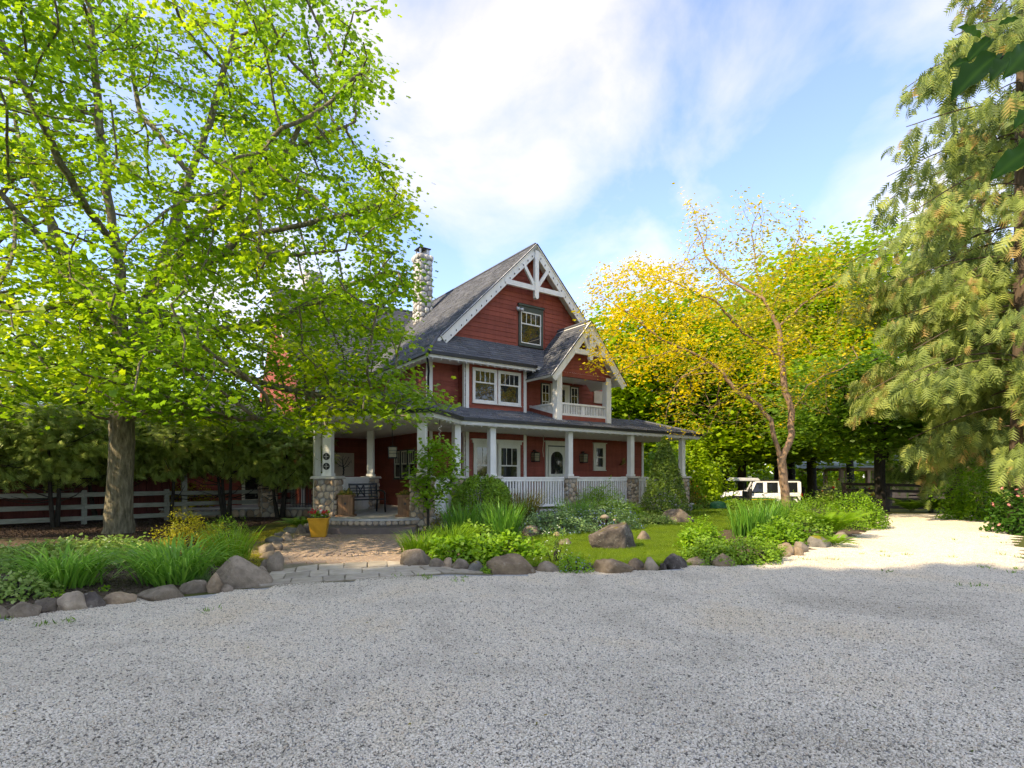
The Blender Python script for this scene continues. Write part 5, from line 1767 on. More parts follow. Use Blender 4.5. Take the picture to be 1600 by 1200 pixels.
r *= 0.295 / r[0]
r = r[0] * (r / r[0]) ** 0.95
r = np.maximum(r, 0.0045)
# flare at the root
for i in range(6): r[i] *= 1 + 0.30 * (1 - i / 6) ** 2
wood('trunk', nodes, par, r, M['bark_maple'], maple, sides=(16, 7, 4))
thin = np.quantile(r, 0.80)
n_ok = maple_ok(nodes)
leaves_on(nodes, np.where(n_ok, r, 9), kids, thin, 29, 0.29, (0.060, 0.145), T_MAPLE, 'leaf_maple', maple, 3, tscale=0.42, flatz=0.24, tmix=0.62)

# ---- golden tree on the island bed
gold = empty('golden_tree', (0, 0, 0), label='golden leaved tree with forked orange-brown trunk behind the island bed', cat='tree')
GY = 19.5
G = lambda *p: [tuple(at(x, y, GY + d)) for x, y, d in p]
paths = [
    G((1229, 812, 0), (1227, 775, 0), (1224, 742, 0), (1221, 718, 0)),
    G((1221, 718, 0), (1211, 688, -.1), (1205, 656, -.2), (1187, 634, -.2), (1150, 610, -.3), (1128, 580, -.3), (1106, 566, -.4), (1070, 546, -.5), (1030, 528, -.7), (985, 492, -.8), (950, 470, -.9)),
    G((1221, 718, 0), (1234, 690, .1), (1237, 642, .1), (1226, 612, .1), (1222, 560, .2), (1216, 510, .2), (1194, 468, .3), (1182, 420, .3), (1174, 360, .3), (1190, 312, .3)),
    G((1216, 510, .2), (1262, 470, .5), (1310, 440, .8), (1345, 405, 1)),
    G((1150, 610, -.3), (1192, 592, -.8), (1197, 556, -1)),
    G((1194, 468, .3), (1142, 440, .8), (1104, 402, 1), (1088, 345, 1.1)),
    G((1222, 560, .2), (1160, 520, -.8), (1118, 470, -1.4), (1050, 440, -1.8)),
    G((1237, 642, .1), (1262, 602, -.5), (1300, 582, -.9), (1340, 560, -1.2)),
    G((1205, 488, .25), (1232, 420, -.2), (1248, 372, -.4), (1252, 325, -.5)),
    G((1106, 566, -.4), (1062, 592, -1), (1042, 640, -1.2), (1038, 672, -1.2)),
    G((1070, 546, -.5), (1000, 560, -1.2), (955, 590, -1.5), (930, 560, -1.8)),
    G((1226, 612, .1), (1275, 640, .9), (1312, 652, 1.4)),
    G((1128, 580, -.3), (1120, 630, 1), (1100, 655, 1.6)),
]
gn, gpn = path_nodes(paths, 0.25)
A = np.c_[rnd(30000, 950 - 60, 1370), rnd(30000, 280, 690), rnd(30000, -4, 4)]
ee = ((A[:, 0] - 1135) / 232) ** 2 + ((A[:, 1] - 500) / 195) ** 2 + (A[:, 2] / 3.9) ** 2
A = A[(ee < 1) & (ee > 0.06) & ~((A[:, 1] < 400) & (A[:, 0] < 1065)) & ~((A[:, 0] < 1010) & (A[:, 1] > 590))]
W3 = np.c_[(A[:, 0] - 800) / FPX * (GY + A[:, 2]), GY + A[:, 2], CAM_H + (HORIZON - A[:, 1]) / FPX * (GY + A[:, 2])]
W3 = W3[:1900]
nodes, par = grow(gn, gpn, W3, 0.22, 2.0, 0.36, 60, up=0.0, jitter=0.30)
r, kids = radii_of(par, 0.0052, 2.3)
r *= 0.145 / r[0]
r = r[0] * (r / r[0]) ** 1.3
r = np.maximum(r, 0.0042)
wood('trunk', nodes, par, r, M['bark_gold'], gold, sides=(12, 6, 3))
thin = np.quantile(r, 0.85)
def gold_keep(p):
    px = 800 + p[0] / p[1] * FPX; py = HORIZON - (p[2] - CAM_H) / p[1] * FPX
    dens = 0.52 + 0.48 * max(0, min(1, (1130 - px) / 170)) * max(0, min(1, (600 - py) / 110))
    if py < 415: dens *= 0.65
    if py > 600: dens *= 0.45
    return random.random() < dens
leaves_on(nodes, r, kids, thin, 17, 0.17, (0.07, 0.14), T_OVAL, 'leaf_gold', gold, 5, upk=0.6, tscale=0.5, tb=-0.08, keep=gold_keep, flatz=0.8, tfun=lambda P: np.clip((1170 - (800 + P[:, 0] / P[:, 1] * FPX)) / 300, -0.12, 0.5))

# ---- broad trees behind
def broad_tree(name, label, x, y, h, rr, base, n, leaf, mat, seed, group=None, trunk=0.25, layers=0.4, bark='bark_dark', clumps=90, tb=0.0, top=1.0):
    """trunk with limbs; leaves in flattened clumps through the crown, gaps between"""
    random.seed(seed); z0 = terrain(x, y)
    root = empty(name, (x, y, z0), label=label, cat='tree', group=group)
    cz = (base + h) / 2; hz = (h - base) / 2
    C = []
    while len(C) < clumps:
        d = Vector((random.gauss(0, 1), random.gauss(0, 1), random.gauss(0, 1))).normalized()
        t = random.uniform(0.35, 1.0) ** 0.6
        k = 1 + 0.28 * mnoise.noise(d * 1.7 + Vector((seed, 0, 0)))
        p = Vector((d.x * rr * t * k, d.y * rr * t * k, cz + d.z * hz * t * (0.85 + 0.15 * k)))
        if d.z < -0.2: p.z = max(p.z, base + 0.1)
        C.append(p)
    limb = [Vector((0, 0, -0.1)), Vector((random.uniform(-.1, .1), random.uniform(-.1, .1), base * 0.6)), Vector((random.uniform(-.3, .3), random.uniform(-.3, .3), base + hz * 0.5)), Vector((0, 0, h * 0.85))]
    nd, pr = path_nodes([[tuple(p) for p in limb]], 0.5)
    nodes, par = grow(nd, pr, np.array([tuple(p) for p in C]), 0.5, 6.0, 0.6, 60, up=0.06)
    r_, kids = radii_of(par, 0.012, 2.3)
    r_ *= trunk / r_[0]
    r_ = np.maximum(r_, 0.012)
    wood('trunk', nodes, par, r_, M[bark], root, sides=(10, 5, 3))
    per = n // clumps
    Cn = np.repeat(np.array([tuple(p) for p in C]), per, axis=0)
    N = len(Cn)
    sp = rr * 0.24
    off = NP.normal(size=(N, 3)) * np.array([sp, sp, sp * layers])
    P = Cn + off
    nr = unit(np.array([0, 0, 0.9]) + NP.normal(size=(N, 3)) * 0.5)
    ax = unit(np.c_[off[:, :2] + NP.normal(size=(N, 2)) * 0.3, np.full(N, -0.1)])
    tint = 0.45 + 0.5 * clump_noise(Cn, 0.35, seed) + rnd(N, -0.2, 0.2) + tb
    obj('crown', leaf_mesh('crown', P, ax, nr, leaf * rnd(N, 0.6, 1.3), T_DIAMOND, tint), M[mat], root)
    return root
BG = 'trees behind the house and car park'
bt = [
    ('bright green tree directly behind the right end of the porch roof', 955, 41, 13.2, 5.2, 2.2, 'leaf_wood', 1),
    ('bright green tree rising behind the yellow boughs, left of the golden trunk', 1045, 38, 14.6, 5.0, 2.4, 'leaf_wood', 2),
    ('full green tree seen through the middle of the golden crown', 1135, 42, 15.5, 5.6, 2.6, 'leaf_wood', 3),
    ('dark forked tree with low spreading boughs beside the green cart', 1160, 37, 9.5, 4.4, 2.9, 'leaf_wood', 4),
    ('tall bright tree rising straight behind the white car', 1236, 41, 18.2, 5.4, 3.0, 'leaf_wood', 5),
    ('dark stemmed tree with low layered boughs behind the spare wheel', 1268, 36, 10.0, 4.4, 3.0, 'leaf_wood', 6),
    ('tallest bright green tree left of the drooping cedar', 1330, 43, 21.5, 5.6, 2.8, 'leaf_wood', 7),
    ('dark trunked tree standing at the far bend of the drive', 1376, 25.6, 7.6, 3.7, 2.6, 'leaf_wood_dark', 8),
    ('bright tree half hidden behind the cedar boughs', 1425, 46, 20.5, 5.6, 2.6, 'leaf_wood', 9),
    ('green tree behind the open shed', 1500, 55, 16, 6.5, 2.5, 'leaf_wood_dark', 10),
    ('dark stemmed tree between the cart and the white car', 1215, 39, 9.5, 4.4, 3.2, 'leaf_wood', 15),
]
for lab, px, Yd, h, rr, base, mat, sd in bt:
    broad_tree('broadleaf_tree', lab, (px - 800) / FPX * Yd, Yd, h, rr, base, 19000, 0.40 if Yd > 30 else 0.24, mat, sd, BG, trunk=0.22 if Yd < 30 else 0.28 if 'dark' in lab else 0.26, layers=0.33 if 'dark' in lab else 0.55, clumps=150)
for lab, px, Yd, h, rr, base, mat, sd in [
    ('green tree behind the red barn at the left edge', 30, 30, 10.5, 4.8, 2.0, 'leaf_wood', 11),
    ('leafy tree standing behind the barn and the maple trunk', 190, 33, 9.0, 4.6, 1.8, 'leaf_wood', 12),
    ('small leafy tree in the garden between barn and house', 318, 31, 6.5, 3.2, 0.6, 'leaf_wood', 13),
]:
    broad_tree('broadleaf_tree', lab, (px - 800) / FPX * Yd, Yd, h, rr, base, 9000, 0.32, mat, sd, 'trees behind the barn')

# far woods closing the view
N = 16000
fx = rnd(N, -75, 95); fy = 66 + 6 * np.sin(fx * 0.11) + rnd(N, -3, 3)
hh = 7 + 3.5 * clump_noise(np.c_[fx, fy * 0, fx * 0], 0.12, 2) + 2.0 * clump_noise(np.c_[fx, fy * 0, fx * 0], 0.4, 7)
P = np.c_[fx, fy, rnd(N) ** 0.8 * hh - 0.6]
tag(obj('distant_woods', leaf_mesh('distant_woods', P, rdirs(N), unit(np.array([-0.2, -0.7, 0.6]) + NP.normal(size=(N, 3)) * 0.5), rnd(N, 0.7, 1.5), T_DIAMOND, 0.4 + 0.5 * clump_noise(P, 0.2, 3) + rnd(N, -.2, .2)), M['leaf_wood']), kind='stuff')

# ---- cedars
def cedar(name, label, x, y, h, rad, n_br, z_first, seed, mat='leaf_cedar', group=None, spray=(0.30, 0.62), dens=15, trunk=0.34, az=None, cat='tree', hang=0.8, prof=None):
    random.seed(seed)
    root = empty(name, (x, y, terrain(x, y)), label=label, cat=cat, group=group)
    mb = MB()
    mb.tube([(0, 0, -0.1), (0.05, 0, h * 0.3), (0, 0.05, h * 0.65), (0, 0, h)], [trunk * 1.15, trunk * 0.8, trunk * 0.45, 0.03], 12, False)
    P, AX, NRM, SZ, TT = [], [], [], [], []
    for k in range(n_br):
        f = (k + random.random()) / n_br
        z = z_first + (h - z_first) * f ** 1.05
        L = (rad * (1 - (z / h) ** 1.3 * 0.92) if prof is None else float(np.interp(z, prof[0], prof[1]))) * random.uniform(0.45, 1.15)
        a = random.uniform(0, 6.283) if az is None else random.uniform(*az)
        o = Vector((math.cos(a), math.sin(a), 0)); sd = Vector((-math.sin(a), math.cos(a), 0))
        rise = random.uniform(-0.05, 0.30)
        pts = []
        S = 9
        for s in range(S + 1):
            t = s / S
            pts.append(Vector((0, 0, z)) + o * L * t + Vector((0, 0, L * (rise * t - 0.62 * t * t + 0.20 * t ** 3))) + sd * math.sin(t * 3 + k) * 0.10 * L * t)
        mb.tube(pts, [0.012 + 0.02 * L / rad * (1 - s / S) * 1.6 for s in range(S + 1)], 5, False)
        n = int(dens * L * (0.6 if z > 0.5 * h else 1.0))
        bt_ = random.uniform(-0.15, 0.2)
        for q in range(n):
            t = 0.12 + 0.88 * math.sqrt(random.random())
            i = min(S - 1, int(t * S)); p = pts[i].lerp(pts[i + 1], t * S - i)
            g = random.choice((-1, 1)); w = random.random() ** 0.7 * 0.30 * L * (1 - 0.45 * t)
            p = p + sd * g * w + Vector((0, 0, -0.35 * w - random.random() ** 1.5 * 0.6)) + o * random.uniform(-0.1, 0.15)
            d = (o * random.uniform(-0.1, 0.7) + sd * g * random.uniform(-0.2, 0.5) + Vector((0, 0, -hang * random.uniform(0.5, 1.5)))).normalized()
            P.append(p); AX.append(d); NRM.append((o * 0.3 + Vector((random.gauss(0, .8), random.gauss(0, .8), 0.4)))); SZ.append(random.uniform(*spray))
            TT.append(0.36 + bt_ * 1.3 + random.gauss(0, 0.28) + (0.30 if random.random() < 0.03 else 0) + 0.12 * t)
    mb.build('trunk', M['bark_cedar'], root, True)
    obj('crown', leaf_mesh('crown', np.array(P), np.array(AX), np.array(NRM), np.array(SZ), T_SPRAY3, np.array(TT)), M[mat], root)
    return root
cedar('cedar_tree', 'tall drooping cedar at the right edge beside the drive', 15.6, 17.0, 19.5, 6.3, 150, 2.8, 21, dens=40, spray=(0.26, 0.52), prof=([0, 4, 6, 9, 9.5, 11, 14, 17, 19.5], [3.0, 3.7, 4.4, 4.7, 5.6, 4.1, 3.4, 2.2, 0.5]))
cedar('cedar_tree', 'drooping cedar standing behind the first one, right of the shed', 21.5, 27.0, 21, 6.0, 150, 3.0, 22, dens=26, spray=(0.3, 0.65))

# ---- dark hedge trees along the fence, with bare lower stems
def fence_pt(px, off=0.0):
    k = (px - 800) / FPX
    t = (k * 16.06 + 14.77) / (4.02 - k * 3.84)
    d = Vector((4.02, 3.84, 0)).normalized(); n = Vector((d.y, -d.x, 0))
    return Vector((-14.77 + 4.02 * t, 16.06 + 3.84 * t, 0)) + n * off
def hedge_tree(label, px, off, h, rad, z0, seed, stems, n=3600):
    random.seed(seed)
    b = fence_pt(px, off)
    root = empty('yew_tree', b, label=label, cat='tree', group='dark clipped yews along the white fence')
    mb = MB()
    tips = []
    for s in range(stems):
        a = random.uniform(0, 6.28); q = random.uniform(0.05, 0.3)
        p0 = Vector((math.cos(a) * q * 0.5, math.sin(a) * q * 0.5, -0.05)); p1 = Vector((math.cos(a) * q * 1.2, math.sin(a) * q * 1.2, z0 * 0.6)); p2 = Vector((math.cos(a) * q * 2, math.sin(a) * q * 2, h * 0.8))
        mb.tube([p0, p1, p2], [random.uniform(0.06, 0.10), 0.055, 0.02], 8, False)
        for k in range(9):
            a2 = random.uniform(0, 6.28); L = random.uniform(0.5, 1.0) * rad
            st = p0.lerp(p2, random.uniform(0.25, 0.8))
            e = st + Vector((math.cos(a2) * L, math.sin(a2) * L, random.uniform(-0.15, 0.7)))
            mb.tube([st, st.lerp(e, 0.5) + Vector((0, 0, -0.12)), e], [0.022, 0.014, 0.006], 5, False)
    mb.build('trunk', M['bark_dark'], root, True)
    d = rdirs(n)
    lump = 1 + 0.5 * clump_noise(d, 1.9, seed) + 0.25 * clump_noise(d, 5, seed)
    t = rnd(n, 0.45, 1.0) ** 0.7
    P = d * np.array([rad, rad * 0.8, (h - z0) / 2]) * (t * lump)[:, None] + np.array([0, 0, (h + z0) / 2])
    ax = unit(d * np.array([1, 1, 0.3]) + NP.normal(size=(n, 3)) * 0.4 + np.array([0, 0, -0.25]))
    nr = unit(d * 0.5 + np.array([0, 0, 0.8]) + NP.normal(size=(n, 3)) * 0.3)
    tint = 0.40 + 0.35 * clump_noise(P, 0.9, seed) + rnd(n, -0.2, 0.25) + (rnd(n) < 0.03) * 0.4
    obj('crown', leaf_mesh('crown', P, ax, nr, rnd(n, 0.16, 0.33), T_SPRAY3, tint), M['leaf_hedge'], root)
hedge_tree('dark yew on two stems in front of the barn, left of the maple trunk', 84, 0.5, 3.75, 2.0, 1.40, 31, 2)
hedge_tree('dark yew at the far left edge against the barn', -40, -0.3, 3.9, 2.2, 1.35, 36, 2)
hedge_tree('dark yew behind the maple trunk', 165, -0.9, 3.9, 1.9, 1.35, 35, 2)
hedge_tree('dark yew on one straight stem just right of the maple', 258, 0.5, 3.8, 1.9, 1.5, 32, 1)
hedge_tree('open yew with several bare stems before the gap in the barn', 346, 0.7, 3.7, 1.6, 1.5, 33, 4)
hedge_tree('rounded yew closest to the porch, with arching bare boughs', 418, 1.3, 3.45, 1.75, 1.25, 34, 3, 4000)

# ---- trees on the near side of the drive, behind the camera: they shade the gravel in front
N = 9000
d_ = rdirs(N); d_ = np.sign(d_) * np.abs(d_) ** 0.8
P = d_ * rnd(N, 0.4, 1.0)[:, None] ** 0.5 * np.array([2.9, 2.9, 8.2]) + np.array([0, 0, 11.0])
shade_me = leaf_mesh('crown', P, rdirs(N), rdirs(N), rnd(N, 0.45, 0.85), T_DIAMOND, rnd(N, 0.2, 0.8))
mb = MB(); mb.tube([(0, 0, -0.1), (0, 0, 9), (0, 0, 17)], [0.36, 0.26, 0.05], 10, False); shade_tr = mb.mesh('trunk', True)
NL = ['first', 'second', 'third', 'fourth', 'fifth', 'sixth', 'seventh']
for k, (x, y, sc) in enumerate([(-11.5, -11.2, 1.36), (-15.6, -10.6, 1.33), (-19.8, -10.8, 1.35), (-24.0, -10.6, 1.34), (-28.2, -10.4, 1.35), (-32.4, -10.2, 1.36), (-36.5, -10.0, 1.37)]):
    root = empty('broadleaf_tree', (x, y, 0), k * 1.3, '%s tall tree of the row behind the camera, counted from the camera' % NL[k], 'tree', 'trees on the near side of the drive')
    root.scale = (sc, sc, sc)
    obj('crown', shade_me, M['leaf_wood_dark'], root); obj('trunk', shade_tr, M['bark_dark'], root)
random.seed(77)
# ------------------------------------------------------------------ fences, barn, shed
fd = Vector((4.02, 3.84, 0)).normalized(); fnn = Vector((fd.y, -fd.x, 0))
fence = empty('board_fence', fence_pt(132), math.atan2(fd.y, fd.x), 'pale three-rail board fence running behind the maple', 'fence')
posts = [-6.6, -4.4, -2.2, 0.0, 2.25, 4.5, 6.6]
for x in posts:
    if x == 4.5: continue
    mb = MB(); mb.box(x - 0.07, x + 0.07, 0.03, 0.17, -0.1, 1.08); mb.build('post', M['fence_pale'], fence, bevel=0.006)
for x0, x1 in zip(posts[:-1], posts[1:]):
    for z in (0.20, 0.56, 0.94):
        mb = MB(); dz = random.uniform(-0.012, 0.012)
        mb.hexa([(x0 + 0.004, -0.012, z - 0.07), (x1 - 0.004, -0.012, z - 0.07 + dz), (x1 - 0.004, 0.028, z - 0.07 + dz), (x0 + 0.004, 0.028, z - 0.07), (x0 + 0.004, -0.012, z + 0.07), (x1 - 0.004, -0.012, z + 0.07 + dz), (x1 - 0.004, 0.028, z + 0.07 + dz), (x0 + 0.004, 0.028, z + 0.07)])
        mb.build('fence_board', M['fence_pale'], fence)
# tall gate post at the end of the barn
gpo = fence_pt(289, -0.1)
mb = MB(); mb.box(-0.08, 0.08, -0.08, 0.08, -0.1, 2.25); mb.box(-0.095, 0.095, -0.095, 0.095, 2.25, 2.30)
tag(mb.build('gate_post', M['fence_pale'], None, loc=gpo, rz=0.75), 'tall pale timber post in the fence at the corner of the barn', 'post')

bc = fence_pt(283, -1.6)
barn = empty('barn', bc, math.atan2(fd.y, fd.x), 'dark red barn with vertical boards behind the fence', 'barn')
mb = MB(); mb.box(-16, 0, 0.05, 7, -0.1, 2.75); mb.build('wall', M['barn_red'], barn)
x = -16.0
while x < 0:
    w = 0.235
    mb = MB(); mb.box(x, min(x + w - 0.012, 0), 0.0, 0.049 + 0.0, 0.02, 2.72 + random.uniform(-0.01, 0.01)); mb.build('wall_board', M['barn_red'], barn)
    x += w
mb = MB(); mb.add([(-16.3, -0.5, 2.7), (0.3, -0.5, 2.7), (0.3, 3.5, 4.2), (-16.3, 3.5, 4.2), (0.3, 7.4, 2.7), (-16.3, 7.4, 2.7), (-16.3, -0.5, 2.62), (0.3, -0.5, 2.62), (0.3, 3.5, 4.12), (-16.3, 3.5, 4.12), (0.3, 7.4, 2.62), (-16.3, 7.4, 2.62)],
    [(0, 1, 2, 3), (3, 2, 4, 5), (7, 6, 9, 8), (8, 9, 11, 10), (0, 6, 7, 1), (4, 10, 11, 5), (1, 7, 8, 2), (2, 8, 10, 4), (3, 9, 6, 0), (5, 11, 9, 3)])
me = mb.mesh('roof'); set_tint(me, 0.3); obj('roof', me, M['shingle'], barn)

# orange ladder lying against the barn behind the fence
la, lb = at(-30, 806, 17.2), at(62, 782, 18.6)
lad = empty('ladder', la, 0, 'orange ladder leaning low behind the fence at the left edge', 'ladder')
d = (lb - la); dn = d.normalized(); dn2 = Vector((0.15, -0.2, -0.42))
for nm, o in (('side_rail', Vector((0, 0, 0))), ('side_rail', dn2)):
    mb = MB(); mb.beam(o, o + d, 0.035, 0.085, up=(0, 0, 1)); mb.build(nm, M['ladder_orange'] if o.length < 0.01 else M['aluminium'], lad)
for k in range(7):
    p = d * ((k + 0.5) / 7)
    mb = MB(); mb.beam(p, p + dn2, 0.05, 0.05, up=dn); mb.build('rung', M['aluminium'], lad)

# brown paddock fences and the open shed at the far right
def paddock(label, a, b, n, top, rails, name='paddock_fence'):
    a, b = Vector(a), Vector(b)
    f = empty(name, a, 0, label, 'fence')
    d = b - a; L = d.length
    for k in range(n + 1):
        p = d * (k / n); g = terrain(a.x + p.x, a.y + p.y) - a.z
        mb = MB(); mb.box(p.x - 0.07, p.x + 0.07, p.y - 0.07, p.y + 0.07, g - 0.1, g + top); mb.build('post', M['fence_brown'], f)
    for k in range(n):
        p, q = d * (k / n), d * ((k + 1) / n)
        for z in rails:
            g0 = terrain(a.x + p.x, a.y + p.y) - a.z; g1 = terrain(a.x + q.x, a.y + q.y) - a.z
            o = Vector((d.y, -d.x, 0)).normalized() * 0.09
            mb = MB(); mb.beam(p + o + Vector((0, 0, g0 + z)), q + o + Vector((0, 0, g1 + z)), 0.035, 0.14); mb.build('fence_board', M['fence_brown'], f)
    return f
g1 = (14.2, 25.6, 0); g2 = (25.6, 27.4, 0)
paddock('dark brown board fence behind the ferns at the end of the drive', (16.2, 27.2, terrain(16.2, 27.2)), (25.5, 28.2, terrain(25.5, 28.2)), 4, 1.5, (0.35, 0.75, 1.15, 1.45))
paddock('weathered brown fence between the white car and the dark trunk', (19.5, 36.0, terrain(19.5, 36)), (25.5, 37.5, terrain(25.5, 37)), 3, 1.35, (0.4, 0.8, 1.2))
sh = empty('open_shed', (30.0, 44.5, -0.55), 0.12, 'open timber shed with grey roof and orange-brown posts beyond the paddock fence', 'shed')
for x in (-4.0, -1.7, 0.4, 3.0, 6.0):
    for y in (0, 5):
        mb = MB(); mb.box(x - 0.13, x + 0.13, y - 0.13, y + 0.13, -0.1, 2.55); mb.build('post', M['shed_wood'], sh)
for y in (0, 5):
    mb = MB(); mb.box(-4.2, 6.2, y - 0.09, y + 0.09, 2.55, 2.80); mb.build('beam', M['shed_wood'], sh)
for z in (0.25, 0.6, 0.95):
    for y in (0.15, 4.85):
        mb = MB(); mb.box(-3.9, 5.9, y - 0.02, y + 0.02, z, z + 0.26); mb.build('wall_board', M['shed_wood'], sh)
mb = MB(); mb.hexa([(-4.8, -0.9, 2.75), (1.0, -0.9, 2.82), (1.0, 6, 2.82), (-4.8, 6, 2.75), (-4.8, -0.9, 2.83), (1.0, -0.9, 2.90), (1.0, 6, 3.5), (-4.8, 6, 3.45)]); mb.build('roof', M['shed_roof'], sh)
mb = MB(); mb.hexa([(1.0, -0.9, 2.82), (6.8, -0.9, 4.3), (6.8, 6, 4.3), (1.0, 6, 2.82), (1.0, -0.9, 2.92), (6.8, -0.9, 4.42), (6.8, 6, 4.42), (1.0, 6, 2.92)]); mb.build('roof', M['shed_roof'], sh)

# ------------------------------------------------------------------ white off-road car and green utility cart
def wheel(parent, p, r, w, ax, rim='galvanised'):
    wl_ = empty('wheel', p); wl_.parent = parent
    ax = Vector(ax).normalized()
    mb = MB(); mb.tube([-ax * w / 2, -ax * w * 0.4, ax * w * 0.4, ax * w / 2], [r * 0.9, r, r, r * 0.9], 20); mb.build('tyre', M['rubber'], wl_, True)
    mb = MB(); mb.tube([-ax * (w / 2 + 0.012), ax * (w / 2 + 0.012)], r * 0.58, 14); mb.build('rim', M[rim], wl_)
    return wl_
CY = 33.0; cpx = 1188
car = empty('off_road_car', ((cpx - 800) / FPX * CY, CY, -0.52), R(163), 'white off-road car with black roof and a spare wheel on its tail', 'car')
# car frame: +x forwards, y to its left
mb = MB()
mb.hexa([(-2.0, -0.82, 0.55), (2.15, -0.78, 0.55), (2.15, 0.78, 0.55), (-2.0, 0.82, 0.55), (-2.05, -0.84, 1.12), (2.1, -0.74, 1.02), (2.1, 0.74, 1.02), (-2.05, 0.84, 1.12)])
mb.hexa([(0.75, -0.72, 1.02), (2.05, -0.66, 1.0), (2.05, 0.66, 1.0), (0.75, 0.72, 1.02), (0.75, -0.70, 1.22), (1.95, -0.62, 1.10), (1.95, 0.62, 1.10), (0.75, 0.70, 1.22)])
mb.build('body', M['car_white'], car, bevel=0.05)
mb = MB()
for sy in (-1, 1):
    y0 = sy * 0.80; y1 = sy * 0.70
    for x0, x1 in ((0.56, 0.74), (-0.26, -0.06), (-1.06, -0.84), (-2.04, -1.86)):
        lean = 0.28 if x0 > 0.5 else 0
        mb.hexa([(x0, y0 - 0.03, 1.10), (x1, y0 - 0.03, 1.10), (x1, y0 + 0.03, 1.10), (x0, y0 + 0.03, 1.10), (x0 - lean, y1 - 0.03, 1.72), (x1 - lean, y1 - 0.03, 1.72), (x1 - lean, y1 + 0.03, 1.72), (x0 - lean, y1 + 0.03, 1.72)])
    mb.beam((0.38, y1, 1.72), (-2.0, y1, 1.74), 0.07, 0.07)
mb.build('pillars', M['car_white'], car)
for sy in (-1, 1):
    for x0, x1, l0 in ((-0.05, 0.55, 0.27), (-0.83, -0.27, 0), (-1.85, -1.07, 0)):
        mb = MB(); y0, y1 = sy * 0.795, sy * 0.705
        mb.hexa([(x0, y0 - 0.01, 1.13), (x1, y0 - 0.01, 1.13), (x1, y0 + 0.01, 1.13), (x0, y0 + 0.01, 1.13), (x0, y1 - 0.01, 1.69), (x1 - l0, y1 - 0.01, 1.69), (x1 - l0, y1 + 0.01, 1.69), (x0, y1 + 0.01, 1.69)])
        mb.build('side_window', M['car_glass'], car)
    mb = MB(); mb.box(-0.1, 0.03, sy * 0.83 - 0.015, sy * 0.83 + 0.015, 0.98, 1.01); mb.build('door_handle', M['car_black'], car)
    mb = MB(); mb.box(0.60, 0.72, sy * 0.95 - 0.1, sy * 0.95 + 0.1, 1.15, 1.33); mb.build('wing_mirror', M['car_black'], car, bevel=0.02)
mb = MB(); mb.hexa([(0.66, -0.7, 1.13), (0.69, -0.7, 1.13), (0.69, 0.7, 1.13), (0.66, 0.7, 1.13), (0.37, -0.64, 1.70), (0.40, -0.64, 1.70), (0.40, 0.64, 1.70), (0.37, 0.64, 1.70)]); mb.build('windscreen', M['car_glass'], car)
mb = MB(); mb.hexa([(-2.03, -0.7, 1.15), (-2.0, -0.7, 1.15), (-2.0, 0.7, 1.15), (-2.03, 0.7, 1.15), (-2.03, -0.64, 1.70), (-2.0, -0.64, 1.70), (-2.0, 0.64, 1.70), (-2.03, 0.64, 1.70)]); mb.build('rear_window', M['car_glass'], car)
mb = MB(); mb.box(-2.06, 0.44, -0.72, 0.72, 1.74, 1.84); mb.build('hard_top', M['car_black'], car, bevel=0.04)
for sx in (-1.45, 1.45):
    for sy in (-0.78, 0.78):
        wheel(car, (sx, sy, 0.40), 0.40, 0.26, (0, 1, 0), 'car_black')
        mb = MB(); mb.tube([(sx - 0.52, sy * 1.08, 0.52), (sx - 0.36, sy * 1.08, 0.86), (sx + 0.36, sy * 1.08, 0.86), (sx + 0.52, sy * 1.08, 0.52)], 0.06, 6); mb.build('fender', M['car_black'], car)
wheel(car, (-2.20, 0.05, 1.05), 0.40, 0.25, (1, 0, 0), 'car_black')
for sy in (-0.7, 0.7):
    mb = MB(); mb.box(-2.11, -2.06, sy - 0.07, sy + 0.07, 0.86, 1.08); mb.build('tail_light', M['petal_red'], car)
    mb = MB(); mb.tube([(2.1, sy * 0.72, 0.86), (2.17, sy * 0.72, 0.86)], 0.11, 12); mb.build('headlight', M['galvanised'], car)
mb = MB(); mb.box(-2.22, -2.02, -0.8, 0.8, 0.5, 0.66); mb.box(2.1, 2.3, -0.8, 0.8, 0.52, 0.68); mb.build('bumper', M['car_black'], car)

UY = 30.0
cart = empty('utility_cart', ((1160 - 800) / FPX * UY, UY, -0.52), R(178), 'green and yellow utility cart under a grey canopy', 'cart')
mb = MB(); mb.box(-1.35, 1.2, -0.62, 0.62, 0.32, 0.55); mb.build('chassis', M['car_black'], cart, bevel=0.03)
mb = MB(); mb.box(-1.5, -0.28, -0.66, 0.66, 0.56, 0.88); mb.build('cargo_bed', M['cart_green'], cart, bevel=0.02)
mb = MB(); mb.box(-1.51, -0.27, -0.67, 0.67, 0.80, 0.85); mb.build('stripe', M['cart_yellow'], cart)
mb = MB(); mb.hexa([(0.7, -0.55, 0.5), (1.35, -0.42, 0.5), (1.35, 0.42, 0.5), (0.7, 0.55, 0.5), (0.7, -0.52, 0.98), (1.25, -0.36, 0.78), (1.25, 0.36, 0.78), (0.7, 0.52, 0.98)]); mb.build('bonnet', M['cart_green'], cart, bevel=0.04)
for sy in (-0.3, 0.3):
    mb = MB(); mb.box(-0.2, 0.25, sy - 0.25, sy + 0.25, 0.72, 0.84); mb.box(-0.28, -0.18, sy - 0.25, sy + 0.25, 0.84, 1.25); mb.build('seat', M['car_black'], cart, bevel=0.03)
for sx, xt in ((-0.25, -0.3), (0.85, 0.45)):
    for sy in (-0.58, 0.58):
        mb = MB(); mb.tube([(sx, sy, 0.6), (xt, sy * 0.95, 1.85)], 0.025, 6); mb.build('canopy_pole', M['car_black'], cart)
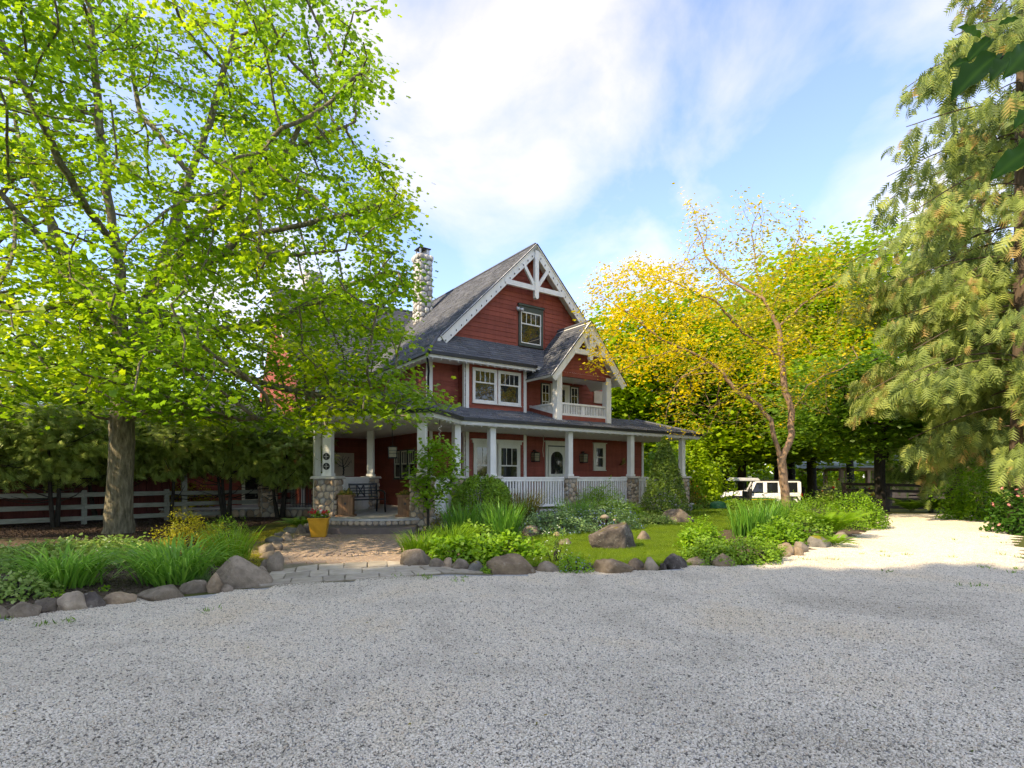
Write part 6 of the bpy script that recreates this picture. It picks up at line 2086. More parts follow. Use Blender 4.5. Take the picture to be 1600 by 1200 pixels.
mb = MB(); mb.hexa([(-0.75, -0.66, 1.78), (0.70, -0.62, 1.80), (0.70, 0.62, 1.80), (-0.75, 0.66, 1.78), (-0.65, -0.56, 1.96), (0.55, -0.5, 1.98), (0.55, 0.5, 1.98), (-0.65, 0.56, 1.96)]); mb.build('canopy', M['canvas_grey'], cart, bevel=0.06)
mb = MB(); mb.tube([(0.62, 0.25, 0.95), (0.35, 0.25, 1.2)], 0.02, 6); mb.tube([(0.35 + 0.17 * math.cos(t) * 0.5, 0.25 + 0.17 * math.sin(t), 1.2 + 0.17 * math.cos(t) * 0.8) for t in np.linspace(0, 6.28, 14)], 0.015, 5, False); mb.build('steering_wheel', M['car_black'], cart)
for sx in (-0.95, 0.95):
    for sy in (-0.6, 0.6): wheel(cart, (sx, sy, 0.30), 0.30, 0.26, (0, 1, 0), 'cart_yellow')

# green hose reel box by the bed
mb = MB(); mb.lathe([(0.0, 0.0), (0.34, 0.0), (0.38, 0.30), (0.33, 0.52), (0.20, 0.60), (0, 0.62)], 18)
tag(mb.build('garden_tub', M['cart_green'], None, True, loc=(9.4, 25.4, -0.22)), 'small green garden tub on the lawn left of the utility cart', 'tub')

# ------------------------------------------------------------------ things on the porch and forecourt
pot_at = gp(494, 842); 
pot = empty('flower_pot', (pot_at.x, pot_at.y + 0.2, 0.03), 0.2, 'square yellow pot with red and white flowers at the foot of the steps', 'pot')
def frustum(mb, w0, w1, z0, z1):
    mb.hexa([(-w0, -w0, z0), (w0, -w0, z0), (w0, w0, z0), (-w0, w0, z0), (-w1, -w1, z1), (w1, -w1, z1), (w1, w1, z1), (-w1, w1, z1)])
mb = MB(); frustum(mb, 0.165, 0.235, 0, 0.46); mb.build('pot_body', M['pot_yellow'], pot, bevel=0.015)
mb = MB(); frustum(mb, 0.242, 0.248, 0.43, 0.475); mb.build('rim', M['pot_yellow'], pot, bevel=0.01)
mb = MB(); mb.box(-0.215, 0.215, -0.215, 0.215, 0.472, 0.482); mb.build('soil', M['soil'], pot)
n = 160; P = np.c_[NP.normal(size=(n, 2)) * 0.10, rnd(n, 0.48, 0.60)]
obj('foliage', leaf_mesh('foliage', P, rdirs(n), unit(np.array([0, -.2, 1]) + rdirs(n) * .6), rnd(n, .05, .10), T_OVATE, rnd(n)), M['leaf_boxwood'], pot)
for nm, ct, ctr in (('petal_red', 26, (-0.10, -0.08, 0.60)), ('petal_red', 26, (0.13, -0.08, 0.60)), ('petal_white', 22, (0.03, -0.06, 0.63))):
    P = np.array(ctr) + NP.normal(size=(ct, 3)) * np.array([0.045, 0.06, 0.03])
    obj('flowers', leaf_mesh('flowers', P, rdirs(ct), unit(np.array([0, -.6, .8]) + rdirs(ct) * .5), rnd(ct, .05, .08), T_FLOWER, rnd(ct)), M[nm], pot)

def planter(label, px, Yd, rz):
    b = at(px, 806, Yd)
    p = empty('wooden_planter', (b.x, b.y, FLOOR), rz, label, 'planter', 'tall wooden planters flanking the entrance')
    mb = MB(); frustum(mb, 0.27, 0.255, 0, 0.05); mb.build('base', M['planter_wood'], p, bevel=0.008)
    for k in range(4):
        a = k * math.pi / 2; ca, sa = math.cos(a), math.sin(a)
        for j in range(3):
            x0, x1 = -0.20 + j * 0.1335, -0.20 + (j + 1) * 0.1335 - 0.004
            mb = MB(); mb.box(x0, x1, -0.205, -0.185, 0.05, 0.56)
            mb.v = [(x * ca - y * sa, x * sa + y * ca, z) for x, y, z in mb.v]
            mb.build('board', M['planter_wood'], p)
        mb = MB(); mb.box(-0.24, 0.24, -0.24, -0.18, 0.56, 0.62)
        mb.v = [(x * ca - y * sa, x * sa + y * ca, z + 0.0005 * k) for x, y, z in mb.v]
        mb.build('rim_board', M['planter_wood'], p)
    mb = MB(); mb.tube([(0, -0.206, 0.37), (0, -0.215, 0.37)], 0.035, 12); mb.build('ornament', M['iron_black'], p)
    mb = MB(); mb.box(-0.18, 0.18, -0.18, 0.18, 0.5, 0.585); mb.build('soil', M['soil'], p)
    n = 260; P = np.c_[NP.normal(size=(n, 2)) * 0.09, 0.58 + np.abs(NP.normal(size=n)) * 0.06]
    obj('foliage', leaf_mesh('foliage', P, unit(rdirs(n) + np.array([0, 0, .5])), rdirs(n), rnd(n, .05, .11), T_OVAL, rnd(n)), M['leaf_bronze'], p)
planter('wooden planter left of the entrance, in front of the bench', 541, 16.0, R(8))
planter('wooden planter right of the entrance, under the small maple', 634, 15.9, R(4))

# cast bench: slatted back with a lattice panel, curved arms
bb = at(570, 801, 17.6)
bench = empty('garden_bench', (bb.x, bb.y, FLOOR), math.atan2(0.70, 0.71), 'black slatted garden bench on the porch behind the left planter', 'bench')
# local x along the bench, -y towards its front
for sx in (-0.58, 0.58):
    mb = MB(); mb.tube([(sx, -0.27, 0), (sx, -0.25, 0.25), (sx, -0.26, 0.42), (sx, -0.22, 0.62)], [0.03, 0.026, 0.026, 0.022], 7); mb.build('leg', M['iron_black'], bench, True)
    mb = MB(); mb.tube([(sx, 0.26, 0), (sx, 0.22, 0.4), (sx, 0.30, 0.92)], [0.03, 0.027, 0.024], 7); mb.build('leg', M['iron_black'], bench, True)
    mb = MB(); mb.tube([(sx, 0.25, 0.66), (sx, 0.05, 0.70), (sx, -0.18, 0.66), (sx, -0.27, 0.58)], 0.026, 7); mb.build('arm', M['iron_black'], bench, True)
for k in range(6):
    y = -0.24 + k * 0.088
    mb = MB(); mb.box(-0.60, 0.60, y, y + 0.07, 0.40, 0.425); mb.build('seat_slat', M['iron_black'], bench)
for z0, z1 in ((0.86, 0.92), (0.47, 0.51)):
    mb = MB(); yy = lambda z: 0.22 + (z - 0.4) * 0.154
    mb.hexa([(-0.58, yy(z0) - 0.02, z0), (0.58, yy(z0) - 0.02, z0), (0.58, yy(z0) + 0.02, z0), (-0.58, yy(z0) + 0.02, z0), (-0.58, yy(z1) - 0.02, z1), (0.58, yy(z1) - 0.02, z1), (0.58, yy(z1) + 0.02, z1), (-0.58, yy(z1) + 0.02, z1)]); mb.build('back_rail', M['iron_black'], bench)
for z in (0.60, 0.68, 0.77):
    mb = MB(); mb.beam((-0.58, yy(z), z), (0.58, yy(z), z), 0.02, 0.035); mb.build('back_slat', M['iron_black'], bench)
for x in (-0.38, -0.13, 0.13, 0.38):
    mb = MB(); mb.beam((x, yy(0.5), 0.5), (x, yy(0.88), 0.88), 0.035, 0.022, up=(0, 1, 0)); mb.build('back_slat', M['iron_black'], bench)
for s in (-1, 1):
    mb = MB(); mb.beam((-0.13 * s, yy(0.5), 0.5), (0.13 * s, yy(0.88), 0.88), 0.03, 0.02, up=(0, 1, 0)); mb.build('back_slat', M['iron_black'], bench)

# lanterns
def lantern(name, label, top, drop, s=1.0, group=None):
    l = empty(name, top, 0.3, label, 'lantern', group)
    mb = MB(); mb.tube([(0, 0, 0), (0, 0, -0.02)], 0.06, 10); mb.tube([(0, 0, -0.02), (0, 0, -drop)], 0.008, 6); mb.build('rod', M['iron_black'], l)
    z = -drop
    mb = MB(); frustum(mb, 0.15 * s, 0.02 * s, z - 0.06 * s, z); mb.build('roof', M['iron_black'], l)
    mb = MB(); frustum(mb, 0.105 * s, 0.115 * s, z - 0.36 * s, z - 0.065 * s); mb.build('glass', M['lamp_glass'], l)
    for sx in (-1, 1):
        for sy in (-1, 1):
            mb = MB(); mb.beam((sx * 0.112 * s, sy * 0.112 * s, z - 0.37 * s), (sx * 0.125 * s, sy * 0.125 * s, z - 0.06 * s), 0.016, 0.016, up=(0, 1, 0)); mb.build('bar', M['iron_black'], l)
    for zz in (0.16, 0.25):
        for a in range(4):
            mb = MB(); mb.box(-0.12 * s, 0.12 * s, -0.125 * s, -0.113 * s, z - zz * s - 0.006, z - zz * s + 0.006)
            ca, sa = math.cos(a * math.pi / 2), math.sin(a * math.pi / 2)
            mb.v = [(x * ca - y * sa, x * sa + y * ca, q + 0.0004 * a) for x, y, q in mb.v]; mb.build('bar', M['iron_black'], l)
    mb = MB(); frustum(mb, 0.12 * s, 0.13 * s, z - 0.40 * s, z - 0.365 * s); mb.build('base', M['iron_black'], l)
    return l
lp = at(613, 660, 17.0); lantern('hanging_lantern', 'black hanging lantern with frosted glass under the porch ceiling', (lp.x, lp.y, SOF), 0.66, 1.0)
for lab, a in (('black wall lantern left of the front door', 3.45), ('black wall lantern between front door and narrow window', 6.05)):
    p = wfA.p(a, 0.14, 2.58); w = hl(p.x, p.y, p.z)
    l = lantern('wall_lantern', lab, w, 0.06, 1.05, 'wall lanterns beside the front door')
    mb = MB(); mb.box(-0.03, 0.03, 0.0, 0.14, -0.05, 0.0); o = mb.build('bracket', M['iron_black'], l); l.rotation_euler = (0, 0, HA)

# tree picture on the wing wall (silhouette of a bare tree on a pale board)
pp = wfW.p(1.70, 0.03, 1.35)
pic = empty('wall_picture', hl(pp.x, pp.y, 1.52), HA, 'square pale picture of a dark tree hanging inside the porch', 'picture')
mb = MB(); mb.box(-0.45, 0.45, -0.03, 0.0, 0, 0.98); mb.build('board', M['picture_board'], pic, bevel=0.006)
pn, ppp = path_nodes([[(0, -0.036, 0.06), (0.02, -0.036, 0.25), (-0.02, -0.036, 0.42)]], 0.05)
at2 = np.c_[rnd(240, -0.38, 0.38), np.full(240, -0.036), rnd(240, 0.36, 0.88)]
at2 = at2[((at2[:, 0] / 0.37) ** 2 + ((at2[:, 2] - 0.60) / 0.28) ** 2) < 1]
nd, pr = grow(pn, ppp, at2, 0.035, 0.5, 0.05, 40, jitter=0.05)
nd[:, 1] = -0.034
rr2, kk = radii_of(pr, 0.004, 2.2); rr2 = np.minimum(rr2 * 0.03 / rr2[0], 0.03); rr2 = np.maximum(rr2, 0.004)
o = wood('tree_motif', nd, pr, rr2, M['picture_ink'], pic, sides=(6, 4, 4)); o.scale = (1, 0.12, 1); o.location = (0, -0.027, 0)

# bronze bird on the wall, wind charm under the corner of the eave
p = wfA.p(8.5, 0.08, 2.05)
brd = empty('bird_ornament', hl(p.x, p.y, 2.1), HA, 'small bronze bird ornament on the wall right of the narrow window', 'ornament')
mb = MB(); mb.tube([(-0.16, 0, -0.06), (-0.05, -0.01, 0.0), (0.10, -0.01, 0.05), (0.16, 0, 0.12)], [0.02, 0.05, 0.05, 0.015], 8); mb.build('body', M['bronze'], brd, True)
for s in (-1, 1):
    mb = MB(); mb.hexa([(-0.06, -0.02, 0.0), (0.06, -0.02, 0.03), (0.06, 0.0, 0.03), (-0.06, 0.0, 0.0), (-0.16 + s * 0.12, -0.03, 0.14 * s + 0.10), (-0.02 + s * 0.14, -0.03, 0.14 * s + 0.12), (-0.02 + s * 0.14, -0.02, 0.14 * s + 0.12), (-0.16 + s * 0.12, -0.02, 0.14 * s + 0.10)]); mb.build('wing', M['bronze'], brd)
wc = at(687, 661, 15.9)
ch_ = empty('wind_charm', (wc.x, wc.y, SOF), 0, 'pale rope charm hanging from the porch eave beside the small maple', 'ornament')
mb = MB(); mb.tube([(0, 0, 0), (0, 0, -0.14)], 0.012, 6); mb.build('hook', M['iron_black'], ch_)
mb = MB(); mb.tube([(0.05 * math.sin(t * 3) * (1 - t / 8), 0.03 * math.cos(t * 2), -0.14 - 0.07 * t) for t in np.linspace(0, 5.5, 26)], 0.012, 5); mb.build('rope', M['rope'], ch_, True)
p = wfA.p(3.25, 0.9, 3.1)
w = hl(p.x, p.y, SOF); rc = empty('dangling_rope', w, 0, 'thin pale rope dangling from the porch ceiling left of the door', 'rope')
mb = MB(); mb.tube([(0, 0, 0), (0.01, 0, -0.3), (-0.02, 0, -0.6), (0.01, 0, -0.85)], 0.012, 5); mb.build('strand', M['rope'], rc)
# ------------------------------------------------------------------ stones
random.seed(5)
GL, GR = 'stones edging the left bed', 'stones edging the right bed and lawn'
for i, (px, py, w, h, mt, lab) in enumerate([
    (-5, 966, 26, 20, 'rock_grey', 'small grey border stone cut by the left edge of the picture'),
    (31, 966, 46, 22, 'rock_grey', 'rounded grey border stone, first whole one from the left edge'),
    (64, 958, 44, 24, 'rock_dark', 'dark rough border stone, second from the left edge'),
    (104, 955, 50, 30, 'rock_grey', 'broad grey border stone, third from the left edge'),
    (137, 951, 40, 26, 'rock_lichen', 'lichen-spotted border stone, fourth from the left edge'),
    (180, 945, 48, 20, 'rock_tan', 'low brown border stone between the lichen stone and the long flat one'),
    (240, 938, 78, 22, 'rock_grey', 'long flat grey border stone beside the big daylily'),
    (298, 926, 50, 20, 'rock_grey', 'flat pointed border stone left of the big boulder'),
    (334, 926, 27, 28, 'rock_tan', 'upright brownish stone leaning on the big boulder'),
    (352, 926, 22, 12, 'rock_dark', 'small dark stone at the foot of the big boulder'),
]):
    rock(lab, px, py, w, h, mt, 3.1 + i * 1.7, group=GL)
rock('big smooth grey boulder at the left corner of the paving', 369, 919, 88, 50, 'rock_grey', 40.3, name='boulder', deep=0.55, rough=0.13, rz=0.15, cat='boulder')
for i, (px, py, w, h, mt, lab) in enumerate([
    (408, 908, 24, 24, 'rock_grey', 'grey stone right behind the big boulder, at the paving'),
    (428, 896, 28, 34, 'rock_grey', 'tall grey stone beside the brick border, next to the big boulder'),
    (412, 893, 18, 20, 'rock_dark', 'dark stone wedged between the tall grey stone and the boulder'),
    (420, 874, 32, 13, 'rock_tan', 'flat pinkish stone along the left of the brick court'),
    (414, 866, 28, 18, 'rock_grey', 'grey stone behind the flat pinkish one'),
    (431, 862, 22, 18, 'rock_dark', 'dark stone beside the brick court below the mossy ones'),
    (426, 849, 30, 14, 'rock_moss', 'mossy yellow-green stone, nearer one beside the brick court'),
    (446, 847, 20, 15, 'rock_grey', 'grey stone just right of the mossy one at the court'),
    (439, 842, 24, 14, 'rock_moss', 'mossy yellow-green stone, middle one beside the brick court'),
    (453, 835, 26, 14, 'rock_moss', 'mossy yellow-green stone under the fern'),
    (468, 836, 18, 16, 'rock_dark', 'dark round stone between fern and yellow pot'),
    (479, 832, 18, 15, 'rock_grey', 'pale grey stone touching the yellow pot'),
]):
    rock(lab, px, py, w, h, mt, 60.1 + i * 1.3, group=GL)
for i, (px, py, w, h, mt, lab) in enumerate([
    (648, 886, 54, 28, 'rock_dark', 'long dark ledge stone at the right corner of the paving'),
    (682, 889, 26, 18, 'rock_dark', 'dark brown stone next to the ledge stone'),
    (699, 888, 20, 16, 'rock_grey', 'small grey stone, third from the paving on the right bed'),
    (718, 892, 30, 18, 'rock_grey', 'grey rounded stone before the yellow-topped one'),
    (743, 895, 27, 20, 'rock_moss', 'stone with a yellow lichen top left of the pale boulder'),
    (857, 894, 40, 16, 'rock_grey', 'low grey stone right of the pale boulder'),
    (921, 892, 18, 12, 'rock_dark', 'small dark stone by the white flowered weeds'),
    (957, 896, 64, 24, 'rock_tan', 'long rounded brown stone edging the lawn'),
    (995, 888, 32, 14, 'rock_dark', 'slanting dark stone right of the long brown one'),
    (1018, 892, 24, 23, 'rock_grey', 'upright grey stone at the lawn edge'),
    (1037, 890, 12, 12, 'rock_lichen', 'small pale stone between the upright one and the patterned one'),
    (1057, 889, 42, 24, 'rock_lichen', 'pale patterned stone at the right end of the lawn edge'),
    (1092, 884, 36, 15, 'rock_grey', 'grey stone under the left end of the ground cover'),
    (1112, 882, 16, 12, 'rock_dark', 'small dark stone under the ground cover'),
    (1133, 886, 40, 18, 'rock_tan', 'orange-brown stone under the ground cover'),
    (1229, 869, 28, 22, 'rock_tan', 'brown stone at the bend of the bed, nearest the drive'),
    (1253, 864, 26, 20, 'rock_grey', 'grey-brown stone heaped at the bend of the bed'),
    (1250, 869, 20, 14, 'rock_tan', 'tan stone in front of the heap at the bend'),
    (1284, 856, 46, 18, 'rock_moss', 'mossy ledge stone under the ferns right of the bend'),
    (1318, 846, 26, 16, 'rock_dark', 'dark stone under the ferns near the shrub corner'),
]):
    rock(lab, px, py, w, h, mt, 90.7 + i * 1.9, group=GR)
rock('pale smooth boulder at the edge of the gravel, left of the lawn', 799, 898, 84, 33, 'rock_tan', 17.2, name='boulder', deep=0.5, rough=0.13, rz=-0.1, cat='boulder')
big = rock('lichen-covered boulder standing in the middle of the lawn', 963, 861, 82, 50, 'rock_lichen', 23.4, name='boulder', deep=0.7, rough=0.24, rz=0.2, cat='boulder')
rock('dark rock behind the right side of the lawn boulder', 1007, 847, 24, 17, 'rock_dark', 29.1, name='boulder', cat='boulder')
rock('broad grey-brown boulder at the back of the lawn before the conifer', 1062, 819, 56, 25, 'rock_dark', 31.4, name='boulder', cat='boulder', deep=0.7, rough=0.14)
rock('pinkish flat topped rock among the perennials before the railing', 850, 803, 32, 16, 'rock_tan', 33.8, name='boulder', cat='boulder')
rock('smooth grey stone between tall iris and lawn', 830, 838, 30, 18, 'rock_grey', 35.2, name='boulder', cat='boulder', rough=0.1)
rock('small pale round stone at the left of the lawn', 871, 841, 13, 11, 'rock_tan', 37.7, name='garden_stone', rough=0.1)
rock('grey leaning stone at the left of the lawn', 884, 855, 22, 16, 'rock_grey', 38.9, name='garden_stone')
g = gp(956, 861)
for lab, dx, z, s, sd in (('round stone balanced on the lawn boulder', -0.10, 0.66, 0.085, 44), ('small pale pebble on top of the lawn boulder', 0.10, 0.60, 0.035, 45)):
    tag(obj('perched_stone', rock_mesh('perched_stone', s * 1.15, s, s * 0.75, sd, 0.1, 2), M['rock_grey'], None, (g.x + 0.02 + dx, g.y + 0.34, z)), lab, 'stone')

# ------------------------------------------------------------------ planting
def G0(px, py, back=0.0):
    p = gp(px, py); return (p.x, p.y + back, 0.01)
# left bed
blades('daylily', 'daylily clump with arching leaves at the left edge of the bed', 'plant', G0(72, 925, 0.3), 300, 0.86, 0.55, 0.026, 1.55, 'leaf_strap', 0.62)
blades('daylily', 'large daylily clump with arching leaves right of the hosta', 'plant', G0(252, 917, 0.3), 380, 0.94, 0.62, 0.028, 1.5, 'leaf_strap', 0.60)
mound('groundcover', 'pale variegated ground cover spreading before the maple trunk', 'plant', G0(70, 880, 0.2), 1.15, 0.9, 0.42, 2600, 0.075, T_OVATE, 'leaf_pale', 1, shell=0.5, up=0.75, flat=0.5)
mound('groundcover', 'pale ground cover with tiny white flowers under the maple trunk', 'plant', G0(165, 876, 0.2), 0.95, 0.8, 0.40, 2200, 0.07, T_OVATE, 'leaf_pale', 2, shell=0.5, up=0.75, flowers=('petal_white', 60, 0.03))
mound('groundcover', 'light green ground cover in the lower left corner', 'plant', G0(8, 940, 0.2), 0.42, 0.4, 0.30, 900, 0.06, T_OVATE, 'leaf_pale', 3, up=0.7)
mound('groundcover', 'low pale ground cover at the left edge behind the daylily', 'plant', G0(-10, 893, 0.2), 0.8, 0.6, 0.36, 1300, 0.07, T_OVATE, 'leaf_pale', 4, up=0.75)
hb = Vector(G0(178, 892, 0.1)); hosta = empty('hosta', hb, 0, 'hosta with three broad blue-green leaves between ground cover and daylily', 'plant')
hv = [(0, 0)] + [(0.36 * math.sin(math.pi * min(1, t * 1.02)) ** 0.7, t) for t in np.linspace(0.08, 0.96, 8)] + [(0, 1)]
TH = half_leaf(hv, 0.35, 0.35)
for k, (dx, dy, dz, ax, ay, s) in enumerate([(-0.06, 0.05, 0.26, -1, -0.4, 0.30), (-0.03, -0.10, 0.16, -1, -1.0, 0.32), (0.12, 0.10, 0.30, 0.9, -0.6, 0.34), (0.1, -0.1, 0.2, 0.4, -1, 0.28)]):
    tn = np.array([0.2])
    me = leaf_mesh('leaf', np.array([(dx, dy, dz)]), np.array([(ax, ay, 0.15)]), np.array([(0.1, -0.25, 1.0)]), np.array([s]), TH, tn)
    vv = me.attributes['tint'].data
    for i_, (x_, y_, z_) in enumerate(TH[0]): vv[i_].value = 1.0 if (abs(x_) > 0.24 or y_ > 0.93) else 0.3
    obj('leaf', me, M['leaf_hosta'], hosta)
    mb = MB(); mb.tube([(0, 0, 0), (dx * 0.6, dy * 0.6, dz * 0.6), (dx, dy, dz)], 0.008, 5, False); mb.build('stalk', M['leaf_hosta'], hosta)
mound('spirea_shrub', 'yellow-green spirea shrub behind the large daylily', 'shrub', G0(282, 866, 0.3), 0.66, 0.6, 0.74, 4200, 0.045, T_OVAL, 'leaf_yellow', 5, bumpy=0.3, up=0.35)
mound('leafy_perennial', 'mid green leafy perennial right of the yellow spirea', 'plant', G0(345, 853, 0.2), 0.50, 0.45, 0.60, 1500, 0.09, T_NARROW, 'leaf_boxwood', 6, up=0.4)
blades('crocosmia', 'upright clump of sword leaves behind the big boulder', 'plant', G0(350, 886, 0.2), 240, 0.62, 0.42, 0.020, 0.5, 'leaf_bright', 0.72, tb=-0.15)
blades('blue_fescue', 'small blue-grey grass tuft behind the border stones', 'plant', G0(318, 912, 0.05), 160, 0.20, 0.2, 0.006, 1.0, 'leaf_blue', 0.5, tb=0.3)
for k, (px, py, s) in enumerate(((140, 912, .1), (165, 925, .08), (90, 935, .09))):
    mound('seedling', ['green seedling in the bare soil below the hosta', 'tiny seedling in the bare soil near the border', 'seedling in the bare soil between daylilies and border'][k], 'plant', G0(px, py), s, s, s * 0.8, 40, 0.04, T_OVATE, 'leaf_bright', 20 + k, stems=False)
fern('sword_fern', 'fern arching over the mossy stones left of the yellow pot', 'fern', G0(462, 827, 0.3), 16, 0.75, 'leaf_boxwood', lean=0.7)
fern('sword_fern', 'smaller fern against the stone pier behind the yellow pot', 'fern', G0(492, 822, 0.4), 10, 0.5, 'leaf_boxwood', lean=0.7)
# right of the paving
blades('grassy_iris', 'bright grassy clump at the right corner of the paving', 'plant', G0(652, 868, 0.25), 420, 0.50, 0.50, 0.014, 0.85, 'leaf_bright', 0.66, rx=0.5, ry=0.4, tb=-0.1)
blades('grassy_iris', 'bright grassy clump left of the leafy ground cover', 'plant', G0(705, 858, 0.2), 420, 0.55, 0.55, 0.014, 0.8, 'leaf_bright', 0.68, rx=0.6, ry=0.4, tb=-0.1)
mound('leafy_groundcover', 'leafy light green ground cover above the ledge stones', 'plant', G0(725, 882, 0.25), 0.70, 0.45, 0.42, 1600, 0.085, T_OVATE, 'leaf_bright', 7, up=0.7, tintbias=-0.1)
mound('leafy_groundcover', 'leafy light green ground cover behind the pale boulder', 'plant', G0(790, 876, 0.25), 0.75, 0.5, 0.42, 1700, 0.085, T_OVATE, 'leaf_bright', 8, up=0.7, tintbias=-0.1)
mound('leafy_groundcover', 'darker leafy patch between the grassy clump and the tall iris', 'plant', G0(745, 852, 0.3), 0.55, 0.5, 0.42, 1200, 0.08, T_OVATE, 'leaf_boxwood', 9, up=0.7)
blades('tall_iris', 'tall iris clump in front of the round boxwood, left one', 'plant', G0(722, 838, 0.4), 220, 0.80, 0.55, 0.032, 0.45, 'leaf_iris', 0.80, rx=0.8, ry=0.4)
blades('tall_iris', 'tall iris clump left of the smooth grey stone', 'plant', G0(786, 848, 0.4), 240, 0.90, 0.5, 0.032, 0.5, 'leaf_iris', 0.80, rx=0.55, ry=0.45)
mound('variegated_shrub', 'dull bronze-green shrub at the right end of the steps', 'shrub', G0(660, 829, 0.3), 0.62, 0.5, 0.60, 1700, 0.06, T_OVAL, 'leaf_bronze', 10, bumpy=0.3, up=0.4)
mound('boxwood', 'round clipped boxwood ball before the porch windows', 'shrub', G0(752, 822, 0.4), 0.94, 0.9, 1.50, 12000, 0.075, T_OVAL, 'leaf_boxwood', 11, shell=0.80, boxy=0.72, tintbias=0.2, bumpy=0.05, up=0.25, stems=True)
jm = Vector((-2.30, 14.95, 0.01)); jap = empty('small_maple', jm, 0, 'small lime green maple growing against the right entrance pier', 'tree')
pn, ppp = path_nodes([[(0, 0, 0), (0.05, 0, 0.5), (-0.02, 0, 1.0), (0.10, 0, 1.7), (0.15, 0, 2.3)], [(0.05, 0, 0.6), (0.45, -0.1, 1.1), (0.85, -0.1, 1.6)], [(0, 0, 0.9), (-0.3, -0.1, 1.3)]], 0.15)
A = np.c_[rnd(1500, -0.55, 1.15), rnd(1500, -0.6, 0.35), rnd(1500, 0.6, 2.65)]
A = A[((A[:, 0] - 0.25 - 0.12 * (A[:, 2] - 1.5)) ** 2 / 0.5 + (A[:, 1] + 0.1) ** 2 / 0.2 + (A[:, 2] - 1.6) ** 2 / 1.15) < 1][:420]
nd, pr = grow(pn, ppp, A, 0.10, 1.0, 0.16, 40)
rr2, kk = radii_of(pr, 0.004, 2.2); rr2 = np.maximum(rr2 * 0.035 / rr2[0], 0.003)
wood('trunk', nd, pr, rr2, M['bark_dark'], jap)
leaves_on(nd, rr2, kk, 0.010, 8, 0.12, (0.06, 0.12), T_MAPLE, 'leaf_bright', jap, 8, tscale=1.2, tb=0.05)
blades('bronze_grass', 'bronze tinged upright shrub right of the boxwood', 'shrub', G0(820, 822, 0.3), 420, 1.05, 0.35, 0.018, 0.5, 'leaf_bronze', 0.72, rx=0.42, ry=0.35, tb=-0.1)
mound('white_perennial', 'leafy perennial with white flower dots against the railing', 'plant', G0(858, 812, 0.6), 0.60, 0.4, 1.05, 1700, 0.11, T_NARROW, 'leaf_bright', 12, up=0.3, flowers=('petal_white', 45, 0.05))
mound('catmint', 'blue-green mound of perennials left of the lawn boulder', 'plant', G0(868, 838, 0.6), 1.0, 0.8, 0.62, 3200, 0.065, T_OVATE, 'leaf_blue', 13, up=0.55, flowers=('petal_blue', 110, 0.035))
mound('catmint', 'blue-green flowering mound behind the lawn boulder', 'plant', G0(948, 832, 0.6), 1.15, 0.8, 0.75, 3400, 0.06, T_OVATE, 'leaf_blue', 14, up=0.5, flowers=('petal_blue', 220, 0.04))
mound('light_green_shrub', 'feathery lime green shrub before the middle of the railing', 'shrub', G0(945, 812, 0.5), 1.0, 0.7, 1.12, 5200, 0.12, T_NARROW, 'leaf_bright', 15, up=0.15, bumpy=0.35)
mound('light_green_shrub', 'low lime green shrub at the foot of the second stone pier', 'shrub', G0(985, 815, 0.4), 0.55, 0.5, 0.62, 1800, 0.11, T_NARROW, 'leaf_bright', 16, up=0.2)
blades('tall_iris', 'dark iris clump below the first stone pier of the railing', 'plant', G0(903, 822, 0.4), 220, 0.8, 0.5, 0.028, 0.4, 'leaf_iris', 0.8, rx=0.8, ry=0.35)
mound('dwarf_conifer', 'cone-shaped dwarf conifer before the right end of the porch', 'shrub', G0(1040, 808, 0.1), 1.02, 0.95, 2.95, 11500, 0.085, T_OVAL, 'leaf_spruce', 17, cone=True, bumpy=0.2, up=0.1)
mound('groundcover', 'silvery ground cover against the broad boulder at the back of the lawn', 'plant', G0(1028, 823, 0.3), 0.75, 0.5, 0.36, 1600, 0.06, T_OVATE, 'leaf_pale', 18, up=0.7)
for k, (px, py, w, h) in enumerate(((1020, 808, 0.5, 0.2), (1080, 798, 0.6, 0.3), (1110, 793, 0.9, 0.35), (1160, 791, 0.9, 0.32), (1200, 792, 0.9, 0.4))):
    mound('low_border_plant', ['small edging plant under the conifer', 'edging plant at the back corner of the lawn', 'dark green border plants before the cart', 'leafy border plants at the far edge of the lawn', 'leafy border plants left of the golden trunk'][k], 'plant', G0(px, py, 0.3), w, 0.5, h, 900, 0.07, T_OVATE, 'leaf_boxwood', 30 + k, up=0.6, flowers=('petal_white', 14, 0.05) if k in (0, 3) else None)
# weeds with white flowers at the lawn edge
mound('feverfew', 'upright white flowered plant between two lawn edge stones', 'plant', G0(868, 886, 0.3), 0.32, 0.3, 0.62, 700, 0.07, T_NARROW, 'leaf_boxwood', 40, up=0.3, flowers=('petal_white', 40, 0.03))
mound('forget_me_not', 'low plant with tiny pale blue flowers at the lawn edge', 'plant', G0(898, 896, 0.15), 0.30, 0.25, 0.26, 600, 0.05, T_OVAL, 'leaf_bright', 41, up=0.5, flowers=('petal_blue', 60, 0.022))
mound('forget_me_not', 'weed growing beside the yellow-topped border stone', 'plant', G0(764, 897, 0.05), 0.12, 0.1, 0.14, 150, 0.05, T_OVATE, 'leaf_bright', 42, up=0.5, stems=False)
